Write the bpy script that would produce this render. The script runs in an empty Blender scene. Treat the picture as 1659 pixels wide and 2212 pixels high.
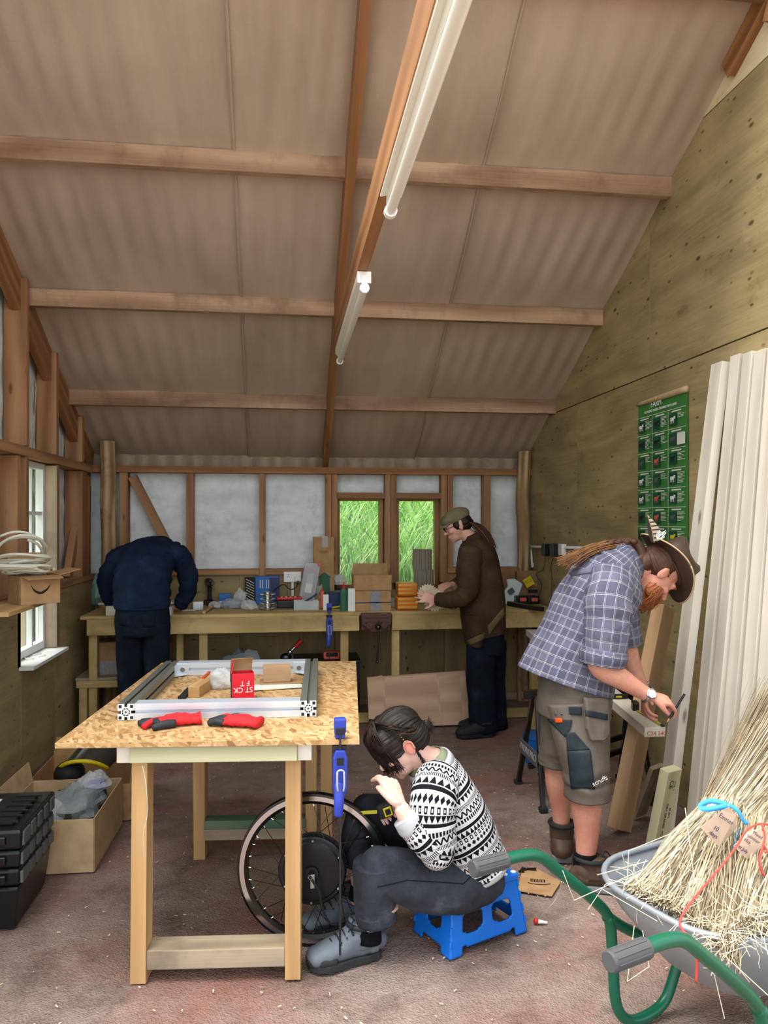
import bpy, bmesh, math, random
from mathutils import Vector, Matrix, noise
random.seed(7)
SC = bpy.context.scene
COL = SC.collection
# ---------------------------------------------------------------- camera, daylight, exposure
CAM_F, CAM_H, HORIZON = 1640.0, 1.55, 1125.0          # focal length and horizon in pixels of a 1659 x 2212 frame
YAW = math.atan((829.5 - 617) / CAM_F)
cd = bpy.data.cameras.new('camera'); cam = bpy.data.objects.new('camera', cd); COL.objects.link(cam)
cam.location = (0, 0, CAM_H); cam.rotation_euler = (math.pi / 2, 0, -YAW)
cd.sensor_fit = 'HORIZONTAL'; cd.sensor_width = 36; cd.lens = 36 * CAM_F / 1659
cd.shift_y = (HORIZON - 1106) / 1659; cd.clip_start = 0.05; cd.clip_end = 200
SC.camera = cam
w = bpy.data.worlds.new('overcast_sky'); SC.world = w; w.use_nodes = True
bg = w.node_tree.nodes['Background']; bg.inputs[0].default_value = (0.92, 0.97, 1.0, 1); bg.inputs[1].default_value = 1.42
sd = bpy.data.lights.new('hazy_sun', 'SUN'); sd.energy = 5.0; sd.angle = math.radians(45); sd.color = (1, .96, .9)
sun = bpy.data.objects.new('hazy_sun', sd); COL.objects.link(sun); sun.rotation_euler = (math.radians(2), math.radians(-22), 0)
vs = SC.view_settings
vs.view_transform = 'Standard'; vs.look = 'None'; vs.gamma = 1; vs.use_curve_mapping = False; vs.exposure = 0.70

# ---------------------------------------------------------------- helpers: pixel to place
SY, CY = math.sin(YAW), math.cos(YAW)
def ray(px, py):
    a = (px - 829.5) / CAM_F
    return Vector((SY + a * CY, CY - a * SY, (HORIZON - py) / CAM_F))
def at(px, py, Y):                                     # a point on the plane y = Y
    r = ray(px, py); return Vector((0, 0, CAM_H)) + r * (Y / r.y)
def onx(px, py, X):
    r = ray(px, py); return Vector((0, 0, CAM_H)) + r * (X / r.x)
def onz(px, py, Z=0.0):
    r = ray(px, py); return Vector((0, 0, CAM_H)) + r * ((Z - CAM_H) / r.z)
def mpp(Y): return Y / CAM_F                           # metres for one pixel at depth Y
V = Vector
def lin(c):
    if isinstance(c, str):
        c = [int(c[i:i + 2], 16) for i in (0, 2, 4)]
    o = []
    for x in c[:3]:
        x = x / 255.0
        o.append(x / 12.92 if x <= .04045 else ((x + .055) / 1.055) ** 2.4)
    return (*o, 1)

# ---------------------------------------------------------------- helpers: materials
class S:
    """a shader socket (or number) that builds math nodes with operators"""
    def __init__(s, g, v): s.g, s.v = g, v
    def __add__(a, b): return a.g.m('ADD', a, b)
    __radd__ = __add__
    def __sub__(a, b): return a.g.m('SUBTRACT', a, b)
    def __rsub__(a, b): return a.g.m('SUBTRACT', b, a)
    def __mul__(a, b): return a.g.m('MULTIPLY', a, b)
    __rmul__ = __mul__
    def __truediv__(a, b): return a.g.m('DIVIDE', a, b)
    def __gt__(a, b): return a.g.m('GREATER_THAN', a, b)
    def __lt__(a, b): return a.g.m('LESS_THAN', a, b)
    def frac(a): return a.g.m('FRACT', a)
    def floor(a): return a.g.m('FLOOR', a)
    def abs(a): return a.g.m('ABSOLUTE', a)
    def sin(a): return a.g.m('SINE', a)
    def max(a, b): return a.g.m('MAXIMUM', a, b)
    def min(a, b): return a.g.m('MINIMUM', a, b)
class G:
    def __init__(s, name, rough=.6, metal=0, spec=.4):
        s.mat = bpy.data.materials.new(name); s.mat.use_nodes = True
        s.t = s.mat.node_tree; s.n = s.t.nodes; s.b = s.n['Principled BSDF']
        s.b.inputs['Roughness'].default_value = rough; s.b.inputs['Metallic'].default_value = metal
        s.b.inputs['Specular IOR Level'].default_value = spec
    def link(s, v, sock):
        if isinstance(v, S): v = v.v
        if isinstance(v, (int, float)): sock.default_value = v
        elif isinstance(v, (tuple, list)): sock.default_value = v
        else: s.t.links.new(v, sock)
    def m(s, op, a, b=0.0, c=None):
        n = s.n.new('ShaderNodeMath'); n.operation = op
        s.link(a, n.inputs[0]); s.link(b, n.inputs[1])
        if c is not None: s.link(c, n.inputs[2])
        return S(s, n.outputs[0])
    def uv(s):
        n = s.n.new('ShaderNodeTexCoord'); x = s.n.new('ShaderNodeSeparateXYZ'); s.t.links.new(n.outputs['UV'], x.inputs[0])
        return S(s, x.outputs[0]), S(s, x.outputs[1])
    def obj(s):
        n = s.n.new('ShaderNodeTexCoord'); x = s.n.new('ShaderNodeSeparateXYZ'); s.t.links.new(n.outputs['Object'], x.inputs[0])
        return S(s, x.outputs[0]), S(s, x.outputs[1]), S(s, x.outputs[2])
    def rnd(s):
        n = s.n.new('ShaderNodeObjectInfo'); return S(s, n.outputs['Random'])
    def vec(s, x, y, z=0.0):
        n = s.n.new('ShaderNodeCombineXYZ')
        for v, i in zip((x, y, z), n.inputs): s.link(v, i)
        return S(s, n.outputs[0])
    def noise(s, vec, scale=1, detail=3, rough=.55, dist=0.0):
        n = s.n.new('ShaderNodeTexNoise'); s.link(vec, n.inputs['Vector'])
        n.inputs['Scale'].default_value = scale; n.inputs['Detail'].default_value = detail
        n.inputs['Roughness'].default_value = rough; n.inputs['Distortion'].default_value = dist
        return S(s, n.outputs[0])
    def voro(s, vec, scale=1, feat='F1', out=0):
        n = s.n.new('ShaderNodeTexVoronoi'); n.feature = feat; s.link(vec, n.inputs['Vector']); n.inputs['Scale'].default_value = scale
        return S(s, n.outputs[out])
    def ramp(s, v, stops):
        n = s.n.new('ShaderNodeValToRGB'); s.link(v, n.inputs[0])
        e = n.color_ramp.elements
        while len(e) < len(stops): e.new(.5)
        for el, (p, c) in zip(e, stops): el.position = p; el.color = lin(c) if not isinstance(c, float) else (c, c, c, 1)
        return S(s, n.outputs[0])
    def mix(s, f, a, b, mode='MIX'):
        n = s.n.new('ShaderNodeMix'); n.data_type = 'RGBA'; n.blend_type = mode
        s.link(f, n.inputs[0])
        for v, i in ((a, 6), (b, 7)):
            if isinstance(v, str): v = lin(v)
            s.link(v, n.inputs[i])
        return S(s, n.outputs[2])
    def col(s, v):
        if isinstance(v, str): v = lin(v)
        s.link(v, s.b.inputs['Base Color']); return s
    def bump(s, h, strength=.3, dist=.01):
        n = s.n.new('ShaderNodeBump'); n.inputs['Strength'].default_value = strength; n.inputs['Distance'].default_value = dist
        s.link(h, n.inputs['Height']); s.t.links.new(n.outputs[0], s.b.inputs['Normal']); return s
    def rough(s, v): s.link(v, s.b.inputs['Roughness']); return s

M = {}
def flat(name, c, rough=.6, metal=0, spec=.4, var=.0, nscale=30, bump=0):
    """a plain colour with a little mottling"""
    g = G(name, rough, metal, spec); x, y, z = g.obj(); p = g.vec(x, y, z)
    n = g.noise(p, nscale, 3)
    r, gg, b, _ = lin(c)
    k = var
    lo = (r * (1 - k), gg * (1 - k), b * (1 - k), 1); hi = (min(1, r * (1 + k)), min(1, gg * (1 + k)), min(1, b * (1 + k)), 1)
    g.col(g.mix(n, lo, hi) if var else (r, gg, b, 1))
    if bump: g.bump(n, bump, .004)
    M[name] = g.mat; return g.mat
def wood(name, a, b, c=None, knots=.5, ring=55, rough=.65, spots=None, dirt=None):
    """sawn timber, grain along U of the metre-scaled UVs"""
    g = G(name, rough, 0, .25); u, v = g.uv(); r = g.rnd()
    off = r * 17.0
    warp = g.noise(g.vec(u * .9 + off, v * 5.0, off), 1.0, 2)
    ringv = ((v * ring + warp * 9.0 + off * 3.0) * 1.0).sin() * .5 + .5
    fine = g.noise(g.vec(u * 3.0 + off, v * 160.0, off), 1.0, 3, .6)
    blot = g.noise(g.vec(u * 1.6 + off, v * 3.0, off + 4.0), 1.0, 3)
    t = ringv * .45 + fine * .35 + blot * .45 - .1
    col = g.ramp(t, [(.15, a), (.85, b)])
    if c: col = g.mix(g.ramp(blot, [(.45, 0.0), (.75, 1.0)]), col, c)
    if knots:
        d = g.voro(g.vec(u * 2.2 + off, v * 7.0 + off), 1.0)
        k = g.ramp(d, [(.0, 1.0), (.045, .9), (.10, 0.0)])
        col = g.mix(k * knots, col, '4a2a14')
    if dirt:
        dn = g.noise(g.vec(u * 4.0, v * 4.0 + off, off), 1.0, 4, .65)
        col = g.mix(g.ramp(dn, [(.5, 0.0), (.72, 1.0)]) * .6, col, dirt)
    g.col(col); g.bump(ringv * .5 + fine, .22, .003)
    M[name] = g.mat; return g.mat

# ---------------------------------------------------------------- helpers: meshes
def frame(t, side):
    t = t.normalized(); s = side - t * side.dot(t)
    if s.length < 1e-5:
        s = V((1, 0, 0)) - t * t.x
        if s.length < 1e-3: s = V((0, 1, 0)) - t * t.y
    s.normalize(); return t, s, t.cross(s)
def crom(P, t):
    n = len(P) - 1; i = min(int(t), n - 1); f = t - i
    p0 = P[max(i - 1, 0)]; p1 = P[i]; p2 = P[i + 1]; p3 = P[min(i + 2, n)]
    return .5 * ((2 * p1) + (p2 - p0) * f + (2 * p0 - 5 * p1 + 4 * p2 - p3) * f * f + (3 * p1 - p0 - 3 * p2 + p3) * f ** 3)
def spline(P, k=6):
    P = [V(p) for p in P]; n = len(P) - 1
    return [crom(P, i / k) for i in range(n * k + 1)]
class MB:
    """collects shapes into one mesh, with metre-scaled UVs"""
    def __init__(s): s.v, s.f, s.uv, s.T = [], [], [], None
    def add(s, vs, fs, uvs=None):
        o = len(s.v)
        s.v += [s.T @ V(p) for p in vs] if s.T else [V(p) for p in vs]
        for i, f in enumerate(fs):
            s.f.append([a + o for a in f])
            s.uv += uvs[i] if uvs else [(0, 0)] * len(f)
        return s
    def box(s, c, size, R=None, jit=True):
        c = V(c); h = [x / 2 for x in size]
        la = max(range(3), key=lambda i: size[i])
        P = [V((x * h[0], y * h[1], z * h[2])) for x in (-1, 1) for y in (-1, 1) for z in (-1, 1)]
        F = [(0, 1, 3, 2), (4, 6, 7, 5), (0, 4, 5, 1), (2, 3, 7, 6), (0, 2, 6, 4), (1, 5, 7, 3)]
        ou, ov = (random.random() * 9, random.random() * 9) if jit else (0, 0)
        uv = []
        for k, f in enumerate(F):
            ax = k // 2; oth = [i for i in range(3) if i != ax]
            if la in oth: ua = la; va = [i for i in oth if i != la][0]
            else: ua, va = oth
            uv.append([(P[i][ua] + ou, P[i][va] + ov + ax * .37) for i in f])
        if R is not None: P = [R @ p for p in P]
        return s.add([p + c for p in P], F, uv)
    def beam(s, p0, p1, w, h, up=(0, 0, 1)):
        """rectangular bar from p0 to p1; h along up, w across"""
        p0, p1 = V(p0), V(p1); t, sd, nn = frame(p1 - p0, V(up))
        R = Matrix((t, nn, sd)).transposed()
        return s.box((p0 + p1) / 2, ((p1 - p0).length, w, h), R)
    def ring(s, c, x, y, rx, ry, n, e=2.0, ph=0):
        o = []
        for i in range(n):
            a = 2 * math.pi * i / n + ph; ca, sa = math.cos(a), math.sin(a)
            if e != 2: ca = math.copysign(abs(ca) ** (2 / e), ca); sa = math.copysign(abs(sa) ** (2 / e), sa)
            o.append(c + x * (ca * rx) + y * (sa * ry))
        return o
    def skin(s, rings, cap=True, per=None, vlen=None, closed=True, flip=False):
        n = len(rings[0]); vs = [p for r in rings for p in r]; F = []; U = []
        L = [0]
        for a, b in zip(rings, rings[1:]): L.append(L[-1] + (sum(a, V()) / n - sum(b, V()) / n).length)
        if vlen: L = vlen
        if per is None: per = sum((rings[len(rings) // 2][i] - rings[len(rings) // 2][i - 1]).length for i in range(n))
        for j in range(len(rings) - 1):
            for i in range(n if closed else n - 1):
                k = (i + 1) % n
                F.append((j * n + i, j * n + k, (j + 1) * n + k, (j + 1) * n + i))
                u0, u1 = per * i / n, per * (i + 1) / n
                U.append([(u0, L[j]), (u1, L[j]), (u1, L[j + 1]), (u0, L[j + 1])])
        if cap:
            for j, rev in ((0, True), (len(rings) - 1, False)):
                f = [j * n + i for i in range(n)]
                if rev: f.reverse()
                c0 = rings[j][0]
                F.append(f); U.append([((vs[i] - c0).length, L[j]) for i in f])
        return s.add(vs, F, U)
    def cyl(s, p0, p1, r0, r1=None, n=16, cap=True):
        p0, p1 = V(p0), V(p1); r1 = r0 if r1 is None else r1
        t, x, y = frame(p1 - p0, V((.31, .2, .9)))
        return s.skin([s.ring(p0, x, y, r0, r0, n), s.ring(p1, x, y, r1, r1, n)], cap)
    def tube(s, pts, r, n=8, k=0, cap=True, side=None):
        P = spline(pts, k) if k else [V(p) for p in pts]
        rr = r if isinstance(r, (list, tuple)) else [r] * len(P)
        if len(rr) != len(P):
            rr = [crom([V((q, 0, 0)) for q in rr], i * (len(rr) - 1) / (len(P) - 1)).x for i in range(len(P))]
        sd = V(side) if side else V((.13, .31, .94)); rings = []; x = None
        for i, p in enumerate(P):
            t = (P[min(i + 1, len(P) - 1)] - P[max(i - 1, 0)])
            if t.length < 1e-9: t = V((0, 0, 1))
            t, x, y = frame(t, x if x is not None else sd)
            rings.append(s.ring(p, x, y, rr[i], rr[i], n))
        return s.skin(rings, cap)
    def loft(s, rows, side=(0, 1, 0), n=24, k=5, e=2.0, cap=True, fold=None, dome=0, tang=None):
        """rows: (centre, half width along side, half width across); smooth through them"""
        side = V(side); C = [V(r[0]) for r in rows]; A = [V((r[1], r[2], r[3] if len(r) > 3 else e)) for r in rows]
        N = (len(rows) - 1) * k; cs = [crom(C, i / k) for i in range(N + 1)]; ab = [crom(A, i / k) for i in range(N + 1)]
        rings = []
        for i in range(N + 1):
            t = V(tang) if tang else cs[min(i + 1, N)] - cs[max(i - 1, 0)]
            t, x, y = frame(t, side)
            q = s.ring(cs[i], x, y, abs(ab[i].x), abs(ab[i].y), n, ab[i].z)
            if fold:
                am, fr, sk, seed = fold[:4]
                L = fold[4] if len(fold) > 4 else t
                o = []
                for p in q:
                    d = (p - cs[i]); dl = d.length or 1
                    pp = p - t * (p.dot(t) * (1 - sk)) if len(fold) < 5 else p - V(L) * (p.dot(V(L)) * (1 - sk))
                    z = noise.noise(pp * fr + V((seed, seed * 2, 0))) + .5 * noise.noise(pp * fr * 2.3 + V((seed, 9, 0)))
                    o.append(p + d / dl * (am * z))
                q = o
            rings.append(q)
        if dome:
            for j, sg in ((0, -1), (-1, 1)):
                c = cs[j]; t = ((cs[1] - cs[0]) if j == 0 else (cs[-1] - cs[-2])).normalized() * sg
                rad = min(abs(ab[j].x), abs(ab[j].y)) * dome; ex = []
                for a in (.35, .7, 1.0, 1.3, 1.5):
                    ex.append([c + (p - c) * math.cos(a) + t * rad * math.sin(a) for p in rings[j]])
                rings = (ex[::-1] + rings) if j == 0 else (rings + ex)
        return s.skin(rings, cap)
    def ball(s, c, r, n=14, m=9, R=None):
        c = V(c); r = V((r, r, r)) if isinstance(r, (int, float)) else V(r); rings = []
        for j in range(m + 1):
            th = math.pi * (j + .02) / (m + .04); q = []
            for i in range(n):
                a = 2 * math.pi * i / n
                p = V((r.x * math.sin(th) * math.cos(a), r.y * math.sin(th) * math.sin(a), -r.z * math.cos(th)))
                q.append(c + (R @ p if R is not None else p))
            rings.append(q)
        return s.skin(rings)
    def lathe(s, prof, c=(0, 0, 0), axis=(0, 0, 1), n=24, cap=True):
        c = V(c); t, x, y = frame(V(axis), V((1, .02, 0)))
        return s.skin([s.ring(c + t * h, x, y, max(r, 1e-4), max(r, 1e-4), n) for r, h in prof], cap)
    def prism(s, poly, depth, M4=None, uvs=1):
        """2D polygon (x,y) extruded along +z by depth, then M4"""
        n = len(poly); M4 = M4 or Matrix()
        P = [V((x, y, 0)) for x, y in poly] + [V((x, y, depth)) for x, y in poly]
        F = [list(range(n))[::-1], list(range(n, 2 * n))]; U = [[(P[i].x, P[i].y) for i in f] for f in F]
        acc = 0
        for i in range(n):
            k = (i + 1) % n; F.append([i, k, n + k, n + i]); l = (P[k] - P[i]).length
            U.append([(acc, 0), (acc + l, 0), (acc + l, depth), (acc, depth)]); acc += l
        return s.add([M4 @ p for p in P], F, U)
    def grid(s, fn, nu, nv, su=1, sv=1):
        """fn(a,b) for a,b in 0..1 -> point"""
        vs = [fn(i / nu, j / nv) for j in range(nv + 1) for i in range(nu + 1)]; F = []; U = []
        for j in range(nv):
            for i in range(nu):
                a = j * (nu + 1) + i; F.append((a, a + 1, a + nu + 2, a + nu + 1))
                U.append([(su * x / nu, sv * y / nv) for x, y in ((i, j), (i + 1, j), (i + 1, j + 1), (i, j + 1))])
        return s.add(vs, F, U)
    def mesh(s, name, smooth=None):
        me = bpy.data.meshes.new(name); me.from_pydata([tuple(v) for v in s.v], [], s.f)
        ul = me.uv_layers.new(name='UVMap')
        flatuv = [c for p in s.uv for c in p]
        ul.data.foreach_set('uv', flatuv)
        me.validate(); me.update()
        if smooth:
            me.shade_smooth()
            if smooth is not True: me.set_sharp_from_angle(angle=math.radians(smooth))
        return me
def fuse(mb, voxel=.005, sm=6, name='body'):
    """one continuous surface around overlapping shapes"""
    o = bpy.data.objects.new('tmp', mb.mesh('tmp')); COL.objects.link(o)
    r = o.modifiers.new('r', 'REMESH'); r.mode = 'VOXEL'; r.voxel_size = voxel; r.use_smooth_shade = True
    q = o.modifiers.new('s', 'SMOOTH'); q.iterations = sm; q.factor = .5
    dg = bpy.context.evaluated_depsgraph_get()
    me = bpy.data.meshes.new_from_object(o.evaluated_get(dg)); me.name = name
    om = o.data; bpy.data.objects.remove(o); bpy.data.meshes.remove(om); me.shade_smooth()
    return me

# ---------------------------------------------------------------- helpers: objects
ROOT = {}
def obj(name, mb, mat, parent=None, smooth=None, bevel=0, label=None, seg=2):
    me = mb if isinstance(mb, bpy.types.Mesh) else mb.mesh(name, smooth)
    if not me.materials: me.materials.append(M[mat] if isinstance(mat, str) else mat)
    o = bpy.data.objects.new(name, me); COL.objects.link(o)
    if parent is not None:
        o.parent = parent
        if parent.name in ROOT: o.matrix_parent_inverse = Matrix.Translation(-ROOT[parent.name])
    if bevel:
        b = o.modifiers.new('bevel', 'BEVEL'); b.width = bevel; b.segments = seg; b.limit_method = 'ANGLE'; b.angle_limit = math.radians(40)
    if label: o['label'] = label
    return o
def tag(o, label, cat, group=None):
    o['label'] = label; o['category'] = cat
    if group: o['group'] = group
    return o
def thing(name, label, cat, base=(0, 0, 0), group=None):
    """an Empty at the base of a thing whose parts are given in room coordinates"""
    o = bpy.data.objects.new(name, None); COL.objects.link(o); o.location = base; o.empty_display_size = .05
    ROOT[o.name] = V(base); return tag(o, label, cat, group)
def local(name, label, cat, loc=(0, 0, 0), rot=(0, 0, 0), group=None):
    """an Empty whose parts are given in its own coordinates"""
    o = bpy.data.objects.new(name, None); COL.objects.link(o); o.location = loc; o.rotation_euler = rot; o.empty_display_size = .05
    return tag(o, label, cat, group)
def struct(name, mb, mat, smooth=None, bevel=0):
    o = obj(name, mb, mat, None, smooth, bevel); o['kind'] = 'structure'; return o
def dup(root, loc, rot, label, name=None):
    r = root.copy(); COL.objects.link(r); r.location = loc; r.rotation_euler = rot; r['label'] = label
    for ch in list(root.children):
        c = ch.copy(); COL.objects.link(c); c.parent = r
        for g in ch.children:
            d = g.copy(); COL.objects.link(d); d.parent = c
    return r
def text(body, size, M4, mat, parent, name='lettering', align='CENTER', ext=.0004, sx=1):
    """letters as thin mesh lying in the xy plane of M4"""
    cu = bpy.data.curves.new('t', 'FONT'); cu.body = body; cu.size = size; cu.align_x = align; cu.align_y = 'CENTER'; cu.extrude = ext
    cu.resolution_u = 3
    t = bpy.data.objects.new('t', cu); COL.objects.link(t)
    dg = bpy.context.evaluated_depsgraph_get(); me = bpy.data.meshes.new_from_object(t.evaluated_get(dg))
    bpy.data.objects.remove(t); bpy.data.curves.remove(cu)
    me.transform(M4 @ Matrix.Diagonal((sx, 1, 1, 1))); me.name = name; me.materials.clear()
    return obj(name, me, mat, parent)
def basis(o, x, y):
    """4x4 with origin o, x axis, y axis (orthogonalised)"""
    x = V(x).normalized(); y = V(y); y = (y - x * y.dot(x)).normalized(); z = x.cross(y)
    m = Matrix((x, y, z)).transposed().to_4x4(); m.translation = V(o); return m
def RZ(d): return Matrix.Rotation(math.radians(d), 3, 'Z')
def RX(d): return Matrix.Rotation(math.radians(d), 3, 'X')
def RY(d): return Matrix.Rotation(math.radians(d), 3, 'Y')

# ---------------------------------------------------------------- materials
wood('stud_wood', '7d563a', 'b48a63', '936a4a', .7, 45)
wood('rafter_wood', '7c5230', 'ad7d52', '8a6244', .6, 60)
wood('purlin_wood', '765640', 'c6a688', '9c7c64', .8, 34, dirt='5e4736')
wood('pine', 'a88256', 'd0ac7a', 'b08a5c', .6, 50)
wood('pine_dirty', 'a98f5f', 'd3b981', '9f8a58', .7, 45, dirt='6d5a3a')
wood('pale_pine', 'c0b8aa', 'e6dfd0', 'cbc5ba', .7, 40)
wood('treated', '9c9b78', 'c3c09c', None, .5, 45)
wood('grey_wood', '8a7a66', 'b8a68c', '958778', .6, 45, dirt='6b5c4c')
wood('old_plank', '9c7a58', 'c8a47c', 'a58a70', .5, 40)
wood('log_wood', '6b4d30', 'd6bb90', '94754f', .9, 95, dirt='5a4028')
wood('veneer', 'b08d72', 'cfae92', None, .0, 30)
wood('green_wood', '3c5a48', '5c7a64', '8c8468', .2, 40)
def plywood(name, a, b, knot='3a2c16', dark=1.0):
    g = G(name, .75, 0, .15); u, v = g.uv(); r = g.rnd() * 11.0
    warp = g.noise(g.vec(u * .7 + r, v * 2.6, r), 1.0, 3)
    rings = (v * 22.0 + warp * 26.0).sin() * .5 + .5
    fine = g.noise(g.vec(u * 4.0, v * 90.0, r), 1, 3); blot = g.noise(g.vec(u * 2.0, v * 2.2, r), 1, 4)
    col = g.ramp(rings * .14 + fine * .34 + blot * .6, [(.28, a), (.78, b)])
    d = g.voro(g.vec(u * 3.2 + r, v * 6.4), 1.0)
    col = g.mix(g.ramp(d, [(.0, 1.0), (.05, .9), (.09, 0.0)]) * .85, col, knot)
    d2 = g.voro(g.vec(u * 7.0 + r, v * 15.0), 1.0)
    col = g.mix(g.ramp(d2, [(.0, .9), (.09, .6), (.13, 0.0)]), col, knot)
    sm = g.noise(g.vec(u * 5.0, v * 9.0, r + 3), 1, 4, .7)
    col = g.mix(g.ramp(sm, [(.58, 0.0), (.78, .55)]), col, '5b4a26')
    g.col(col).bump(rings + fine, .1, .002); M[name] = g.mat
plywood('ply_wall', '7e7050', 'b6a377')
plywood('ply_low', '7c6d4f', 'ae9970')
plywood('ply_pale', 'cdbd8c', 'efe3bd')
def osb():
    g = G('osb', .7, 0, .25); u, v = g.uv(); col = None
    nz = g.noise(g.vec(u, v, 0), 9, 2) * .1
    for i, (ang, sc) in enumerate(((.3, 1.0), (1.25, 1.1), (2.2, .9), (2.8, 1.2))):
        ca, sa = math.cos(ang), math.sin(ang)
        uu = (u * ca + v * sa) * (17 * sc) + nz * 8.0; vv = (v * ca - u * sa) * (72 * sc) + nz * 8.0
        cell = g.voro(g.vec(uu, vv, i * 3.7), 1.0, 'F1', 1)
        n = g.n.new('ShaderNodeSeparateColor'); g.t.links.new(cell.v, n.inputs[0])
        c = g.ramp(S(g, n.outputs[0]), [(0, '8a6440'), (.3, 'b28d5c'), (.7, 'cbac80'), (1, 'a57a4e')])
        col = c if col is None else g.mix(S(g, n.outputs[1]) > .62, col, c)
    g.col(col); g.bump(g.noise(g.vec(u * 14, v * 14, 0), 3, 4), .12, .003); M['osb'] = g.mat
osb()
def membrane():
    g = G('membrane', .55, 0, .35); x, y, z = g.obj()
    n = g.noise(g.vec(x * 1.5, y * 1.5, z * 5.0), 1.6, 4); n2 = g.noise(g.vec(x, y, z), 14, 4)
    col = g.ramp(n * .6 + n2 * .4, [(.3, 'c9d0d3'), (.7, 'eef4f6')])
    col = g.mix(g.ramp(g.noise(g.vec(x * 3, y * 3, z * 2), 2.2, 5, .7), [(.55, 0.0), (.8, .5)]), col, '8d8a80')
    g.col(col).bump(n, .6, .02); M['membrane'] = g.mat
membrane()
def felt():
    g = G('ceiling_felt', .9, 0, .1); x, y, z = g.obj()
    n = g.noise(g.vec(x * 7.0, y * .9, 0), 1, 3); fine = g.noise(g.vec(x, y, z), 220, 3); b = g.noise(g.vec(x, y, 0), 1.6, 4)
    g.col(g.ramp(n * .4 + b * .5 + fine * .15, [(.3, 'a08d7c'), (.75, 'c9b7a5')])).bump(fine, .15, .002); M['felt'] = g.mat
felt()
def floor_mat():
    g = G('floor_concrete', .8, 0, .2); x, y, z = g.obj(); p = g.vec(x, y, 0)
    big = g.noise(p, 1.1, 5, .6); mid = g.noise(p, 9, 5, .65); fine = g.noise(p, 70, 4, .7)
    grit = g.voro(g.vec(x * 1.0, y * 1.0, 0), 150, 'F1')
    col = g.ramp(big * .5 + mid * .35 + fine * .25, [(.34, '6b5850'), (.52, '8c786f'), (.72, 'aa9990')])
    red = g.ramp(g.noise(g.vec(x + 7, y, 0), 1.7, 4, .6), [(.47, 0.0), (.72, .7)])
    col = g.mix(red, col, '9c6558')
    dark = g.ramp(g.noise(g.vec(x, y + 3, 0), 3.1, 6, .75), [(.50, 0.0), (.70, .75)])
    col = g.mix(dark, col, '55453d')
    sp = g.ramp(g.voro(p, 26), [(.0, 1.0), (.025, .9), (.04, 0.0)])
    col = g.mix(sp * .6, col, 'd8c9ae')
    g.col(col).bump(mid * .6 + fine * .7 + grit * .5, .9, .014); M['floor'] = g.mat
floor_mat()
def card(name, a, b):
    g = G(name, .8, 0, .15); u, v = g.uv(); x, y, z = g.obj()
    n = g.noise(g.vec(x, y, z), 14, 4); st = (u * 900.0).sin() * .5 + .5
    g.col(g.ramp(n * .85 + st * .1, [(.3, a), (.7, b)])).bump(n, .15, .004); M[name] = g.mat
card('card_cog', 'c4b295', 'dccdb4'); card('cardboard', '9c7a55', 'b8946c'); card('cardboard_pale', 'b09572', 'ccb08a'); card('cardboard_dark', '85664a', '9c7a58')
def denim(name, a, b, c):
    g = G(name, .9, 0, .1); x, y, z = g.obj()
    n = g.noise(g.vec(x, y, z), 7, 4, .6); f = g.noise(g.vec(x, y, z), 400, 2)
    col = g.ramp(n * .8 + f * .25, [(.35, a), (.6, b), (.8, c)])
    g.col(col).bump(f, .15, .001); M[name] = g.mat
denim('denim_shaded', '17191d', '26292f', '3d434c'); denim('denim_blue', '0e121b', '171e2b', '2b364b'); denim('denim_grey', '24272d', '3d424b', '6d7480')
denim('navy_knit', '121a2c', '1c2740', '2a3958'); denim('brown_knit', '33271c', '463729', '5a4937'); denim('knit_edge', '5d5238', '6d6144', '807354')
denim('canvas', '5c544c', '70675e', '82786e'); denim('canvas_dark', '23292e', '30383e', '444c52'); denim('sock', '0c0d10', '15161a', '1c1e22')
denim('cap_cloth', '645f48', '837c62', '989075')
def skin_mat(name, a, b, c):
    g = G(name, .5, 0, .35); x, y, z = g.obj(); p = g.vec(x, y, z)
    n = g.noise(p, 11, 4); f = g.noise(p, 120, 3)
    g.col(g.ramp(n * .8 + f * .2, [(.3, a), (.55, b), (.75, c)])).bump(f, .08, .001)
    g.b.inputs['Subsurface Weight'].default_value = .08; g.b.inputs['Subsurface Radius'].default_value = (.02, .008, .004)
    M[name] = g.mat
skin_mat('skin_fair', 'd09a86', 'dcab98', 'e6bcaa'); skin_mat('skin_ruddy', 'c2806c', 'd2957f', 'dfaa96'); skin_mat('skin_pale', 'd3a596', 'e0b7a8', 'e9c8ba')
skin_mat('skin_ear', 'c57b6a', 'd08a78', 'd99a86')
def hair_mat(name, a, b):
    g = G(name, .55, 0, .35); x, y, z = g.obj(); u, v = g.uv()
    n = g.noise(g.vec(u * 260.0, v * 6.0, x * 3.0), 1, 3); n2 = g.noise(g.vec(x, y, z), 20, 3)
    g.col(g.ramp(n * .6 + n2 * .4, [(.3, a), (.7, b)])).bump(n, .5, .002); M[name] = g.mat
hair_mat('hair_dark', '0b0706', '281b16'); hair_mat('hair_brown', '2a1a12', '5b3a26'); hair_mat('hair_light', '5a3a24', 'a9794e'); hair_mat('beard_red', '7a3f20', 'b8703f')
hair_mat('straw_a', 'a6947a', 'd8cbb0'); hair_mat('straw_b', '857560', 'bfae92'); hair_mat('straw_c', 'c2b48e', 'ebe1c6'); hair_mat('straw_d', '54483a', '8f8168')
flat('white_plastic', 'e6e8e6', .35, var=.04); flat('white_paint', 'dfe3e2', .5, var=.08, nscale=12); flat('lamp_white', 'e9e6da', .35, var=.05)
flat('black_plastic', '14161a', .35, var=.2); flat('black_matte', '191a1c', .7, var=.2); flat('black_rubber', '202226', .75, var=.2, bump=.2)
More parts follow.
